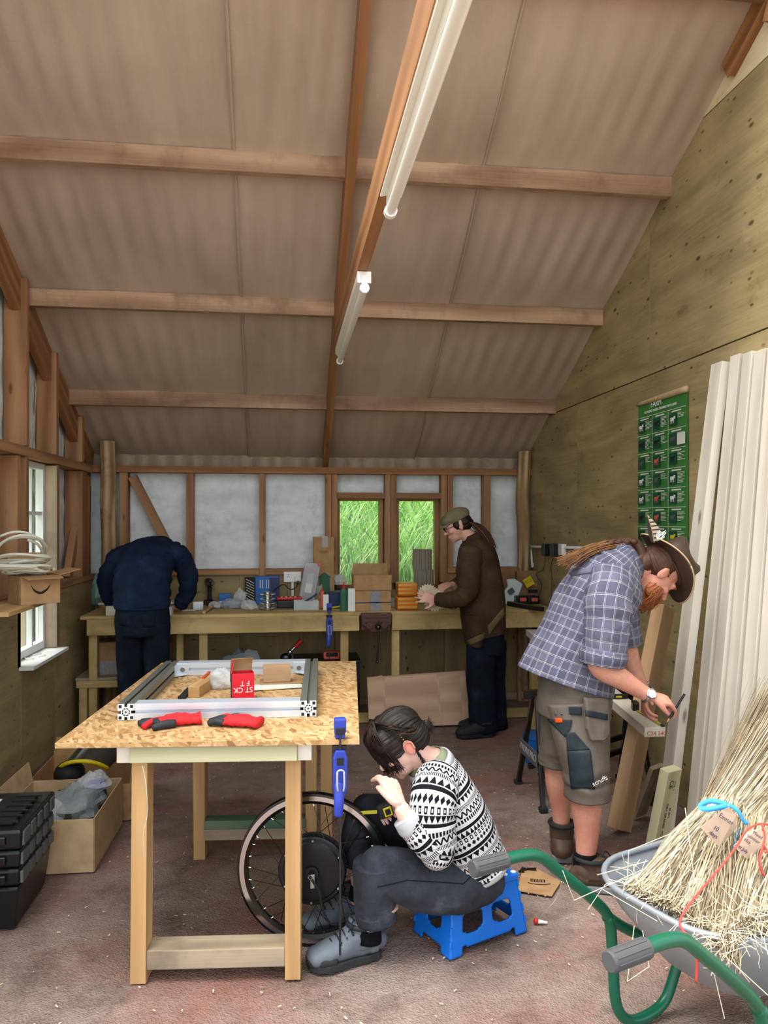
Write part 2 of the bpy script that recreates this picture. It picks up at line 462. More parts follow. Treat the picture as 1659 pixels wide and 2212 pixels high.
flat('black_gloss', '0b0c0e', .22, spec=.6); flat('grey_plastic', '55595c', .5, var=.1); flat('grip_grey', '4a4b4e', .65, var=.15)
flat('steel', 'b5bcc2', .28, 1, var=.1); flat('dark_steel', '4a4d52', .35, 1, var=.2); flat('chrome', 'd8dde2', .15, 1)
flat('aluminium', 'd6dfea', .38, .55, var=.05, nscale=6); flat('alu_ceiling_reflect', '7e837c', .42, .6, var=.05); flat('alu_cut', 'e8eaec', .45, .2)  # painted reflections: daylight in the cross rails' tone, dark ceiling in the side rails'
flat('blue_stool', '0f6fd8', .35, var=.06); flat('blue_clamp', '2a3fa8', .4, var=.08); flat('blue_box', '1d62b0', .4, var=.08); flat('blue_dark', '1c2f5c', .45, var=.1)
flat('red_paint', 'c41f24', .35, var=.1); flat('red_card', 'd2182b', .45, var=.05); flat('red_glove', 'cc2228', .8, var=.15, nscale=200, bump=.3); flat('red_cord', 'e0453c', .6, var=.1)
flat('glove_black', '23282e', .6, var=.3, bump=.3); flat('orange_tag', 'd8541c', .6); flat('orange_pack', 'd9730f', .3, var=.15, nscale=9); flat('yellow', 'd9c416', .5, var=.05); flat('tape_yellow', 'b5ad18', .4)
flat('green_frame', '0d5a42', .3, var=.08); flat('galv', '9aa2aa', .42, .45, var=.12, nscale=9); flat('green_bottle', '1c5a40', .4); flat('green_print', '2f5f48', .7)
flat('poster_green', '3c7f3a', .5, var=.18, nscale=2.5); flat('poster_dark', '0f4a3a', .5, var=.15); flat('paper', 'd9dcd6', .7, var=.06); flat('tag_paper', 'b79f8a', .8, var=.06); flat('ink', '2a2550', .7); flat('ink_red', 'b5533a', .7); flat('ink_black', '1a1815', .7)
flat('glass_white', 'cfe0e4', .3); flat('leather_brown', '43322a', .45, var=.3, nscale=25, bump=.25); flat('boot_brown', '4d3c30', .6, var=.3, nscale=20, bump=.3); flat('boot_grey', '626a74', .7, var=.25, nscale=18, bump=.25); flat('boot_sole', '2a2b2d', .8, var=.2); flat('sole_grey', '777b7d', .7, var=.2)
flat('lace', '1d1f23', .8); flat('iron_brown', '5a3a36', .55, .2, var=.2, bump=.2); flat('cable_white', 'cfcdbf', .5, var=.05); flat('bottle_grey', 'a7abb0', .45, var=.1); flat('sage', '7c8468', .8, var=.1); flat('collar_grey', 'aeb1b6', .85, var=.06)
flat('ribbon', '3f9fdc', .6, var=.08); flat('gold', 'd0b060', .3, .9); flat('tile_white', 'f1f1f1', .4); flat('honeycomb', '8f877a', .85, var=.15); flat('silver_print', 'b8bcc0', .5); flat('salmon', 'd8604c', .45); flat('teal_bag', '6f9a90', .3, var=.3); flat('visor', '3a3734', .2, spec=.7); flat('pink_ribbon', 'e6b0a8', .7); flat('watch_face', 'c8d2da', .3)
def clear(name, c, tr=.75, rough=.25):
    g = G(name, rough, 0, .5); g.col(lin(c)); g.b.inputs['Alpha'].default_value = 1 - tr
    x, y, z = g.obj(); g.bump(g.noise(g.vec(x, y, z), 45, 3, .6), .8, .01); M[name] = g.mat
clear('film', 'dfe6ea', .55); clear('film_grey', 'aab4bc', .45); clear('pane', 'e8f6f4', .88, .05); clear('clear_plastic', 'cfd8dc', .5, .2)
def grassm(name, a, b):
    g = G(name, .7, 0, .2); x, y, z = g.obj(); u, v = g.uv()
    g.col(g.ramp(g.noise(g.vec(x, y, z), 3, 3) * .6 + g.noise(g.vec(x * 40, y * 40, z), 1, 2) * .4, [(.3, a), (.7, b)])); M[name] = g.mat
grassm('ground', '9a9288', 'b0a79c'); grassm('grass', '95d268', 'd8f5a6'); grassm('grass_pale', 'e0f5c0', 'fdffe8'); grassm('grass_dark', '5cae40', '8ac858'); grassm('grass_yellow', 'c9c850', 'e8e48c'); grassm('bank', '4a8a36', '78b450')
# ================================================================ the setting
YB, XL, XR = 6.42, -1.54, 2.13                        # inner faces of the back, left and right walls
def roof(y): return 2.19 + .52 * (YB - y)
def cutpoly(y0, y1, z0, z1):
    """panel outline in (y,z), trimmed by the roof line"""
    lo = YB - (z1 - 2.19) / .52                        # beyond this y the roof is lower than z1
    pts = [(y0, z0), (y1, z0)]
    if lo >= y1: pts += [(y1, z1), (y0, z1)]
    elif lo <= y0: pts += [(y1, roof(y1)), (y0, roof(y0))]
    else: pts += [(y1, roof(y1)), (lo, z1), (y0, z1)]
    return [p for i, p in enumerate(pts) if p != pts[i - 1]]
YZX = Matrix(((0, 0, 1, 0), (1, 0, 0, 0), (0, 1, 0, 0), (0, 0, 0, 1)))     # (y,z) polygon, extruded along x
def yzprism(mb, poly, x0, x1):
    mb.prism(poly, x1 - x0, Matrix.Translation((x0, 0, 0)) @ YZX)
# floor and ground
mb = MB(); mb.grid(lambda a, b: V((-2.2 + 5.0 * a, -2.5 + 9.2 * b, .006 * noise.noise(V((a * 9, b * 17, 0))) - .004)), 60, 110, 5, 9.2)
struct('floor', mb, 'floor', True)
mb = MB(); mb.box((0, 4, -.07), (60, 60, .1)); struct('floor_outside_ground', mb, 'ground')

# ---- back wall
W1 = (.431, .834); W2 = (.945, 1.324); WZ = (.97, 1.746)
mb = MB()
def cl(x0, x1, z0, z1, y0=6.60, y1=6.63): mb.box(((x0 + x1) / 2, (y0 + y1) / 2, (z0 + z1) / 2), (x1 - x0, y1 - y0, z1 - z0))
cl(-1.75, W1[0], 0, 2.22); cl(W1[1], W2[0], 0, 2.22); cl(W2[1], 2.22, 0, 2.22)
cl(W1[0], W1[1], 0, WZ[0]); cl(W2[0], W2[1], 0, WZ[0]); cl(W1[0], W1[1], WZ[1], 2.22); cl(W2[0], W2[1], WZ[1], 2.22)
wb = struct('wall_back', mb, 'grey_wood')
def sheet_y(x0, x1, z0, z1, y, seed):
    m = MB(); nx, nz = max(4, int((x1 - x0) / .035)), max(4, int((z1 - z0) / .035))
    def f(a, b):
        x, z = x0 + (x1 - x0) * a, z0 + (z1 - z0) * b
        return V((x, y + .012 * noise.noise(V((x * 3 + seed, z * 9, 0))) + .02 * noise.noise(V((x * 2 + z, z * 2, seed))), z))
    m.grid(f, nx, nz); return m
for i, a in enumerate(((-1.6, .40, 1.1, 1.97), (W1[0] - .02, W2[1] + .02, 1.76, 1.97), (1.33, 2.2, 1.1, 1.97))):
    obj('membrane_sheet', sheet_y(*a, 6.54, i * 5.3), 'membrane', wb, True)
def wx(px, Y=YB): return at(px, 1100, Y).x
for a, b in ((258, 276), (402, 418), (560, 573), (703, 716), (717, 729), (832, 844), (845, 857), (953, 966), (967, 979), (1045, 1060)):
    x0, x1 = wx(a), wx(b); m = MB(); m.box(((x0 + x1) / 2, YB + .05, 1.5 if a < 700 or a > 1000 else 1.5), (x1 - x0, .1, .96)); obj('stud', m, 'stud_wood', wb, bevel=.002)
m = MB(); m.beam(at(287, 1030, YB + .05), at(372, 1195, YB + .05), .09, .065, (1, 0, .3)); obj('brace', m, 'stud_wood', wb, bevel=.002)
m = MB(); m.box(((XL + XR) / 2, YB + .04, 1.973), (XR - XL + .1, .12, .055)); obj('top_plate', m, 'rafter_wood', wb, bevel=.002)
for x0, x1 in ((wx(418), wx(560)), (wx(573), wx(703)), (wx(300), wx(402)), (wx(966), wx(1045)), (wx(1060), wx(1118))):
    m = MB(); m.box(((x0 + x1) / 2, YB + .035, 1.125), (x1 - x0, .13, .045)); obj('middle_rail', m, 'stud_wood', wb, bevel=.002)
for x0, x1 in (W1, W2):
    m = MB(); m.box(((x0 + x1) / 2, YB + .05, 1.765), (x1 - x0 + .01, .1, .05)); obj('window_header', m, 'stud_wood', wb, bevel=.002)
for x0, x1, z1 in ((-1.6, -.38, 1.1), (-.377, W1[0] - .02, 1.1), (W1[0] - .015, W2[1] + .03, .96), (W2[1] + .034, 2.14, 1.1)):
    m = MB(); m.box(((x0 + x1) / 2, YB + .012, z1 / 2), (x1 - x0, .018, z1)); obj('plywood_panel', m, 'ply_low', wb, bevel=.001)
m = MB(); m.box((.3, YB - .03, .035), (3.6, .05, .07)); obj('sole_plate', m, 'grey_wood', wb, bevel=.003)
def log(px, Y, z0, z1, r, seed):
    m = MB(); c = at(px, 1100, Y); rings = []; n = 22
    for j in range(41):
        z = z0 + (z1 - z0) * j / 40; o = V((c.x + .012 * noise.noise(V((z * 2, seed, 0))), Y + .01 * noise.noise(V((z * 2, seed + 5, 0))), z)); q = []
        for i in range(n):
            a = 2 * math.pi * i / n
            rr = r * (1 + .16 * noise.noise(V((math.cos(a) * 2.5 + seed, math.sin(a) * 2.5, z * 3))) + .06 * noise.noise(V((math.cos(a) * 7, math.sin(a) * 7, z * 2 + seed))))
            q.append(o + V((rr * math.cos(a), rr * math.sin(a), 0)))
        rings.append(q)
    m.skin(rings); return m
for a_ in ((234, 6.36, 0, 2.19, .062, 1), (1131, 6.36, 0, 2.15, .055, 8)):
    lm_ = log(*a_); lm_.uv = [(b, a) for a, b in lm_.uv]; obj('log_post', lm_, 'log_wood', wb, 50)
def window_y(name, x0, x1, z0, z1, y):
    m = MB()
    for c, s in (((x0 + .015, y, (z0 + z1) / 2), (.03, .09, z1 - z0)), ((x1 - .015, y, (z0 + z1) / 2), (.03, .09, z1 - z0)), (((x0 + x1) / 2, y, z1 - .012), (x1 - x0 - .06, .09, .024)), (((x0 + x1) / 2, y, z0 + .015), (x1 - x0 - .06, .11, .03))):
        m.box(c, s)
    o = struct(name, m, 'stud_wood'); p = MB(); p.box(((x0 + x1) / 2, y + .03, (z0 + z1) / 2), (x1 - x0 - .06, .005, z1 - z0 - .06)); obj('pane', p, 'pane', o)
window_y('window_1', *W1, *WZ, 6.56); window_y('window_2', *W2, *WZ, 6.56)

# ---- right wall: plywood sheets with open joints
m = MB(); yzprism(m, [(1.9, 0), (6.66, 0), (6.66, roof(6.66)), (3.06, roof(3.06)), (1.9, roof(4.22))], XR + .03, XR + .06); wr = struct('wall_right', m, 'grey_wood')
g = .004
for (y0, y1, z0, z1), mt in (((1.92, 3.0, 0, 2.41), 'ply_wall'), ((3.0, 5.36, 0, 2.41), 'ply_wall'), ((5.36, 6.62, 0, 2.41), 'ply_wall'),
                             ((1.92, 4.24, 2.41, 3.62), 'ply_wall'), ((4.24, 6.4, 2.41, 3.62), 'ply_wall'), ((3.07, 4.4, 3.62, 3.95), 'ply_pale')):
    if z1 < 2.5: poly = [(y0 + g, z0), (y1 - g, z0)] + ([(y1 - g, roof(y1)), (YB - .22 / .52, 2.41 - g), (y0 + g, 2.41 - g)] if y1 > 6 else [(y1 - g, z1 - g), (y0 + g, z1 - g)])
    else:
        poly = cutpoly(max(y0, 1.93) + g, min(y1, YB - (z0 - 2.19) / .52) - g, z0 + g, z1 - g)
    m = MB(); yzprism(m, poly, XR, XR + .018); obj('plywood_panel', m, mt, wr)
m = MB(); m.beam((XR - .025, 2.95, roof(2.95) - .05), (XR - .025, 3.4, roof(3.4) - .05), .045, .09); obj('edge_rafter', m, 'rafter_wood', wr, bevel=.002)

# ---- left wall: studs, rails, membrane above and plywood below, a tall window
WY = (4.69, 5.36); WLZ = (.70, 1.93)
m = MB()
yzprism(m, [(1.9, 0), (WY[0], 0), (WY[0], roof(WY[0])), (3.06, roof(3.06)), (1.9, roof(4.22))], -1.76, -1.73)
yzprism(m, [(WY[1], 0), (6.66, 0), (6.66, roof(6.66)), (WY[1], roof(WY[1]))], -1.76, -1.73)
yzprism(m, [(WY[0], 0), (WY[1], 0), (WY[1], WLZ[0]), (WY[0], WLZ[0])], -1.76, -1.73)
yzprism(m, [(WY[0], WLZ[1]), (WY[1], WLZ[1]), (WY[1], roof(WY[1])), (WY[0], roof(WY[0]))], -1.76, -1.73)
wl = struct('wall_left', m, 'grey_wood')
def sheet_x(y0, y1, z0, z1, seed):
    m = MB(); ny, nz = int((y1 - y0) / .04), int((z1 - z0) / .04)
    def f(a, b):
        y = y0 + (y1 - y0) * a; zt = min(z1, roof(y) - .02); z = z0 + (zt - z0) * b
        return V((-1.68 + .014 * noise.noise(V((y * 4 + seed, z * 7, 0))) + .012 * noise.noise(V((y * 2, z * 2, seed))), y, z))
    m.grid(f, ny, nz); return m
obj('membrane_sheet', sheet_x(2.6, WY[0], 1.05, 3.9, 2), 'membrane', wl, True); obj('membrane_sheet', sheet_x(WY[1], 6.55, 1.05, 3.9, 7), 'membrane', wl, True)
obj('membrane_sheet', sheet_x(WY[0] - .01, WY[1] + .01, WLZ[1] + .01, 3.9, 4), 'membrane', wl, True)
def lstud(px, z0, z1, w=.055):
    y = onx(px, 1000, XL).y + w / 2; m = MB(); m.box((XL - .065, y, (z0 + z1) / 2), (.13, w, z1 - z0)); obj('stud', m, 'stud_wood', wl, bevel=.002); return y
for px in (57, 122, 178):
    y = onx(px, 1000, XL).y + .03; lstud(px, 2.0, roof(y) - .02)
for px in (56, 178): lstud(px, 1.10, 1.93)
for y in (3.2, 3.95): m = MB(); m.box((XL - .065, y, 2.4), (.13, .055, 2.6)); obj('stud', m, 'stud_wood', wl, bevel=.002)
m = MB(); m.box((XL - .055, 5.43, 1.31), (.11, .05, 1.24)); obj('window_post', m, 'stud_wood', wl, bevel=.002)
m = MB(); m.box((XL - .065, 4.66, 1.31), (.13, .05, 1.24)); obj('window_post', m, 'stud_wood', wl, bevel=.002)
m = MB(); m.beam((XL - .06, 2.5, 1.965), (XL - .06, 6.35, 1.965), .13, .06); obj('middle_rail', m, 'stud_wood', wl, bevel=.003)
for y0, y1 in ((2.5, WY[0] - .02), (WY[1] + .03, 6.4)):
    m = MB(); m.beam((XL - .03, y0, 1.105), (XL - .03, y1, 1.105), .09, .04); obj('lower_rail', m, 'stud_wood', wl, bevel=.002)
for y0, y1, z0, z1 in ((2.2, WY[0], 0, 1.09), (WY[0] + .003, WY[1], 0, .675), (WY[1] + .006, 6.5, 0, 1.09)):
    m = MB(); yzprism(m, [(y0, z0), (y1, z0), (y1, z1), (y0, z1)], XL - .018, XL); obj('plywood_panel', m, 'ply_wall', wl, bevel=.001)
m = MB(); m.beam((XL - .06, 2.7, roof(2.7) - .12), (XL - .06, 6.5, roof(6.5) - .12), .055, .20); obj('edge_rafter', m, 'rafter_wood', wl, bevel=.002)
m = MB(); m.beam((XL - .07, 5.9, 1.12), (XL - .05, 6.32, 1.93), .05, .09, (0, 1, .2)); obj('brace', m, 'stud_wood', wl, bevel=.002)
m = MB(); m.box((XL - .02, 6.2, 1.5), (.04, .2, .8)); obj('corner_board', m, 'rafter_wood', wl, bevel=.002)
# the tall window: outer frame, glazing bars and panes, deep sill
m = MB(); xw = -1.63
y0, y1 = WY; z0, z1 = WLZ
for c, s in (((xw, y0 + .02, (z0 + z1) / 2), (.05, .04, z1 - z0)), ((xw, y1 - .02, (z0 + z1) / 2), (.05, .04, z1 - z0)), ((xw, (y0 + y1) / 2, z1 - .02), (.05, y1 - y0 - .08, .04)), ((xw, (y0 + y1) / 2, z0 + .025), (.05, y1 - y0 - .08, .05))): m.box(c, s)
w3 = struct('window_3', m, 'white_paint', bevel=.003)
zs = [z0 + .05, 1.0, 1.3, 1.6, z1 - .04]; ym = (y0 + y1) / 2
for z in zs[1:-1]: b = MB(); b.box((xw, ym, z), (.035, y1 - y0 - .08, .022)); obj('glazing_bar', b, 'white_paint', w3)
b = MB(); b.box((xw, ym + .1, (z0 + z1) / 2), (.034, .022, z1 - z0 - .09)); obj('glazing_bar', b, 'white_paint', w3)
for i in range(4):
    for ya, yb in ((y0 + .04, ym + .09), (ym + .11, y1 - .04)):
        b = MB(); b.box((xw - .005, (ya + yb) / 2, (zs[i] + zs[i + 1]) / 2), (.004, yb - ya, zs[i + 1] - zs[i] - .022)); obj('pane', b, 'pane', w3)
b = MB(); b.box((XL - .02, (y0 + y1) / 2, .685), (.20, y1 - y0 + .06, .022)); obj('sill', b, 'white_paint', w3, bevel=.003)
b = MB(); b.box((XL - .03, y1 - .008, 1.31), (.09, .015, 1.22)); obj('reveal_board', b, 'grey_wood', w3, bevel=.002)

# ---- roof: boarding, felt sheets that sag between purlins, purlins, rafters and tie beam
m = MB(); yzprism(m, [(3.0, roof(3.0) + .05), (6.85, roof(6.85) + .05), (6.85, roof(6.85) + .09), (3.0, roof(3.0) + .09)], -1.85, 2.3); ce = struct('ceiling', m, 'grey_wood')
PUR = (3.06, 3.98, 4.905, 5.81)
def felt_sheet(xa0, xa1, xb0, xb1, seed, lift):
    """between x at the ridge (a) and x at the eave (b)"""
    m = MB(); NX = int((xa1 - xa0) / .016); NY = 70
    def f(a, b):
        y = 3.02 + 3.7 * b; x = (xa0 + (xa1 - xa0) * a) * (1 - b) + (xb0 + (xb1 - xb0) * a) * b
        k = max(i for i in range(4) if PUR[i] <= max(y, 3.06)); p0 = PUR[k]; p1 = PUR[k + 1] if k < 3 else 6.6
        t = min(1, max(0, (y - p0) / (p1 - p0))); sag = math.sin(math.pi * t) ** .8
        ph = x * 2 * math.pi / .125 + 1.6 * noise.noise(V((x * 3, y * .6, seed)))
        z = roof(y) + lift - sag * (.022 + .010 * math.sin(ph) + .012 * noise.noise(V((x * 5, y * 1.5, seed)))) + .003 * math.sin(ph)
        return V((x, y, z))
    m.grid(f, NX, NY); return m
for i, a in enumerate(((-1.75, -.235, -1.75, -.30, 1, .012), (-.255, 1.04, -.32, 1.13, 5, .004), (1.02, 2.2, 1.11, 2.2, 9, .0135))):
    obj('felt_sheet', felt_sheet(*a), 'felt', ce, True)
for xa, xb, sd in ((-.245, -.31, 1), (1.03, 1.12, 5)):                       # lapped seams between the felt sheets
    m = MB(); L_ = []
    for j in range(71):
        b = j / 70; y = 3.05 + 3.6 * b; x = xa * (1 - b) + xb * b; k = max(i for i in range(4) if PUR[i] <= max(y, 3.06)); p1 = PUR[k + 1] if k < 3 else 6.6
        L_.append(V((x + .006 * noise.noise(V((y * 3, sd, 0))), y, roof(y) - math.sin(math.pi * min(1, max(0, (y - PUR[k]) / (p1 - PUR[k])))) ** .8 * .03 - .002)))
    m.tube(L_, .0045, 6); obj('felt_seam', m, 'felt', ce, True)
for i, y in enumerate(PUR):
    zt = roof(y) + .01; m = MB(); N = 60; rings = []
    for j in range(N + 1):
        x = XL - .1 + (XR - XL + .12) * j / N; wv = .007 * noise.noise(V((x * 2.5, i * 4.1, 0)))
        rings.append([V((x, y, zt - .115)), V((x, y + .05, zt - .115)), V((x, y + .05, zt - .02)), V((x, y, zt - .006 + wv))])
    m.skin(rings, per=.3); o = obj('purlin', m, 'purlin_wood', ce, bevel=.002)
    for l in m.uv: pass
for me in {o.data for o in ce.children if o.name.startswith('purlin')}:        # grain runs along the purlin
    ul = me.uv_layers[0].data
    for l in ul: l.uv = (l.uv[1], l.uv[0])
m = MB(); m.beam((.335, 2.95, roof(2.95) - .085), (.335, 6.5, roof(6.5) - .085), .05, .15); obj('rafter', m, 'rafter_wood', ce, bevel=.002)
m = MB(); m.beam((.335, 3.06, roof(3.06) - .085), (.335, .6, roof(5.52) - .085), .05, .15); obj('rafter', m, 'rafter_wood', ce, bevel=.002)
for x in (XL - .06, XR - .02): m = MB(); m.beam((x, 3.06, roof(3.06) - .1), (x, 1.85, roof(4.27) - .1), .055, .2); obj('rafter', m, 'rafter_wood', ce, bevel=.002)
m = MB(); m.beam((.338, 1.0, 2.735), (.338, 4.95, 2.735), .046, .15); obj('tie_beam', m, 'rafter_wood', ce, bevel=.002)

# ---- strip lights under the tie beam
def strip(y0, label, wing):
    L = 1.52; x, z = .346, 2.656
    t = thing('strip_light', label, 'strip light', (x, y0 + L / 2, z))
    m = MB(); prof = [(-.03, 0), (.03, 0), (.03, -.035), (.012, -.05), (-.012, -.05), (-.03, -.035)] if not wing else [(-.024, 0), (.024, 0), (.037, -.03), (.035, -.035), (.016, -.03), (.012, -.055), (-.012, -.055), (-.016, -.03), (-.035, -.035), (-.037, -.03)]
    m.prism([(a, b) for a, b in prof[::-1]], L, Matrix(((1, 0, 0, x), (0, 0, 1, y0), (0, 1, 0, z), (0, 0, 0, 1)))); obj('batten', m, 'lamp_white', t)
    m = MB(); m.cyl((x, y0 - .01, z - .077), (x, y0 + L + .02, z - .077), .0165, n=16); obj('tube', m, 'lamp_white', t, 40)
    for yy in (y0 - .012, y0 + L + .012):
        m = MB(); m.cyl((x, yy - .012, z - .077), (x, yy + .012, z - .077), .022, n=18); m.box((x, yy, z - .045), (.024, .02, .05)); obj('lamp_holder', m, 'white_plastic', t, 40)
    m = MB(); m.box((x, y0 - .004, z - .025), (.062, .012, .052)); m.cyl((x, y0 - .012, z - .02), (x, y0 - .008, z - .02), .009); obj('end_cap', m, 'white_plastic', t, bevel=.002)
strip(.97, 'long white strip light with flared reflector under the beam, nearest the ridge', True)
strip(3.36, 'slim white strip light with square end cap, lower down the sloping roof', False)

# ---- grass bank outside
def bank_z(x, y): return .1 + (y - 7.0) * .95
m = MB(); m.grid(lambda a, b: V((-5 + 12 * a, 6.9 + 6 * b, bank_z(0, 6.9 + 6 * b) + .08 * noise.noise(V((a * 30, b * 14, 0))))), 60, 30); gb = struct('floor_grass_bank', m, 'bank', True)
def blades(m, x0, x1, y0, y1, n, zf, hmin, hmax, wid=.008):
    for _ in range(n):
        x, y = random.uniform(x0, x1), random.uniform(y0, y1); z = zf(x, y); h = random.uniform(hmin, hmax); a = random.uniform(0, 6.28)
        bend = random.uniform(.15, .9) * h; d = V((math.cos(a), math.sin(a) - .3, 0)); s = V((-math.sin(a + 1.2), math.cos(a + 1.2), 0)) * wid * random.uniform(.5, 1.3)
        P = [V((x, y, z)), V((x, y, z + h * .5)) + d * bend * .25, V((x, y, z + h * .85)) + d * bend * .65, V((x, y, z + h * .9)) + d * bend * 1.1]
        vs = []
        for p, k in zip(P, (1, .9, .6, .1)): vs += [p - s * k, p + s * k]
        m.add(vs, [(0, 1, 3, 2), (2, 3, 5, 4), (4, 5, 7, 6)])
for mt, n, lab in (('grass', 4600, 'long light green meadow grass growing on the bank behind the shed'), ('grass_dark', 2600, 'darker green grass blades in the meadow behind the shed'), ('grass_yellow', 700, 'yellow flower stalks among the meadow grass on the bank'), ('grass_pale', 2200, 'pale seeding grass stalks among the meadow grass on the bank')):
    m = MB(); blades(m, -.2, 2.1, 7.75, 9.8, n, bank_z, .3, .75, .009 if mt in ('grass', 'grass_dark') else .005); o = obj('meadow_grass', m, mt); tag(o, lab, 'grass'); o['kind'] = 'stuff'
m = MB(); m.grid(lambda a, b: V((-3.0 - 3 * a, 2 + 12 * b, -.05 + 2.6 * a + .08 * noise.noise(V((a * 9, b * 30, 0))))), 20, 50); struct('floor_side_bank', m, 'bank', True)
m = MB(); blades(m, -5.4, -3.1, 6, 12, 1800, lambda x, y: -.05 + (-3 - x) * .87, .3, .8, .012); o = obj('side_grass', m, 'grass'); tag(o, 'tall grass outside the tall side window', 'grass'); o['kind'] = 'stuff'
# ================================================================ work table
TR = RZ(-4.8); TC = V((-.194, 3.276, 0)); TZ = .82
tbl = local('work_table', 'pine trestle table with a large strand board top, in the middle of the shed', 'table', TC, (0, 0, math.radians(-4.8)))
def tl(p): return TR.inverted() @ (V(p) - TC)
def tw(p): return TR @ V(p) + TC
m = MB(); m.box((0, 0, TZ - .009), (1.0, 1.42, .018)); obj('table_top', m, 'osb', tbl, bevel=.001)
for x in (-.285, .315):
    m = MB(); m.box((x, 0, TZ - .018 - .03), (.048, 1.36, .06)); obj('bearer', m, 'pale_pine', tbl, bevel=.002)
for y in (-.68, .66): m = MB(); m.box((.015, y, TZ - .018 - .028), (.552, .035, .056)); obj('apron', m, 'treated', tbl, bevel=.002)
ztop = TZ - .075
legs = [(-.24, -.615), (.275, -.615), (-.22, .28), (.29, .28), (.36, .24)]
for i, (x, y) in enumerate(legs):
    sp = -.02 if i < 2 else .02
    m = MB(); m.beam((x, y + sp, 0), (x, y, ztop + .01), .085 if i != 4 else .03, .052, (1, 0, 0)); obj('leg', m, 'pine', tbl, bevel=.002)
m = MB(); m.box((.017, -.625, .075), (.463, .09, .065)); obj('stretcher', m, 'grey_wood', tbl, bevel=.003)
m = MB(); m.box((.035, .27, .165), (.46, .07, .04)); obj('stretcher', m, 'green_wood', tbl, bevel=.003)
m = MB(); m.box((.035, .26, .12), (.46, .05, .048)); obj('stretcher', m, 'grey_wood', tbl, bevel=.003)
m = MB(); m.tube([tl(at(308, 1655, 2.60)), tl(at(316, 1700, 2.585)), tl(at(318, 1760, 2.585)), tl(at(310, 1800, 2.59)), tl(at(311, 1850, 2.60))], .0012, 4, 4); obj('twine', m, 'cable_white', tbl)

# ---------------------------------------------------------------- aluminium frame on the table
fz = TZ + .001; PW = .060
nl, nr = onz(272, 1556, fz), onz(666, 1548, fz)
fx = (nr - nl).normalized(); fy = V((-fx.y, fx.x, 0)); L = .86; W = (nr - nl).length
fr = thing('aluminium_frame', 'rectangular frame of slotted aluminium profile lying flat on the table', 'frame', (nl + nr) / 2 + fy * L / 2)
def profile(m, o, d, s, length):
    """slotted square profile from o along d; s is the sideways axis"""
    a, b, c, e = PW / 2, .0055, .0045, .010
    half = [(-a, -a), (-b, -a), (-b, -a + c), (-e, -a + c), (-e, -a + .012), (e, -a + .012), (e, -a + c), (b, -a + c), (b, -a)]
    poly = []
    for k in range(4):
        ca, sa = (1, 0, -1, 0)[k], (0, 1, 0, -1)[k]
        poly += [(x * ca - y * sa, x * sa + y * ca) for x, y in half]
    M4 = Matrix((s, s.cross(d) * -1, d)).transposed().to_4x4(); M4.translation = o + V((0, 0, a)); m.prism(poly, length, M4)
    return M4
for o, lab in ((nl, 0), (nr, 1)):
    m = MB(); M4 = profile(m, o, fy, fx, L); r = obj('side_rail', m, 'alu_ceiling_reflect', fr)
    e = MB(); a = PW / 2                                 # the sawn end: bright web, black plates painting the shade inside its chambers
    e.T = M4 @ Matrix.Translation((0, 0, -.0008))
    for sx in (-1, 1):
        for sy in (-1, 1): e.box((sx * (a - .0095), sy * (a - .0095), 0), (.011, .011, .001))
    for k in range(8):
        an = k * math.pi / 4 + math.pi / 8
        e.box((.0125 * math.cos(an), .0125 * math.sin(an), 0), (.004, .0075, .001), Matrix.Rotation(an, 3, 'Z'))
        e.box((.003 * math.cos(an), .003 * math.sin(an), 0), (.006, .0012, .0012), Matrix.Rotation(an, 3, 'Z'))
    obj('chamber_shade', e, 'black_matte', r)
    q = MB(); q.T = M4 @ Matrix.Translation((0, 0, -.0004))
    for sx in (-1, 1):
        for sy in (-1, 1): q.box((sx * (a - .0125), sy * (a - .0125), 0), (.024, .024, .0008))
    q.box((0, 0, 0), (.036, .036, .0007)); obj('sawn_end', q, 'alu_cut', r)
for off in (PW / 2, L - PW / 2 - .002):
    m = MB(); profile(m, nl + fx * (PW / 2 + .0005) + fy * off, fx, -fy, W - PW - .001); obj('cross_rail', m, 'aluminium', fr)
for o, sx in ((nl, 1), (nr, -1)):
    c = o + fx * sx * (PW / 2 + .03) + fy * (L - PW - .004); m = MB(); Rm = Matrix((fx, fy, V((0, 0, 1)))).transposed()
    m.box(c + V((0, 0, .03)), (.056, .004, .05), Rm); m.box(c - fx * sx * .028 - fy * .025 + V((0, 0, .03)), (.004, .05, .05), Rm)
    m.prism([(0, 0), (.05, 0), (0, .05)], .003, basis(c - fx * sx * .027 + V((0, 0, .007)), fx * sx, -fy)); b = obj('corner_bracket', m, 'aluminium', fr)
    m = MB(); m.cyl(c - fy * .002 + V((0, 0, .03)), c - fy * .010 + V((0, 0, .03)), .011, n=14); obj('bolt', m, 'steel', b, 40)

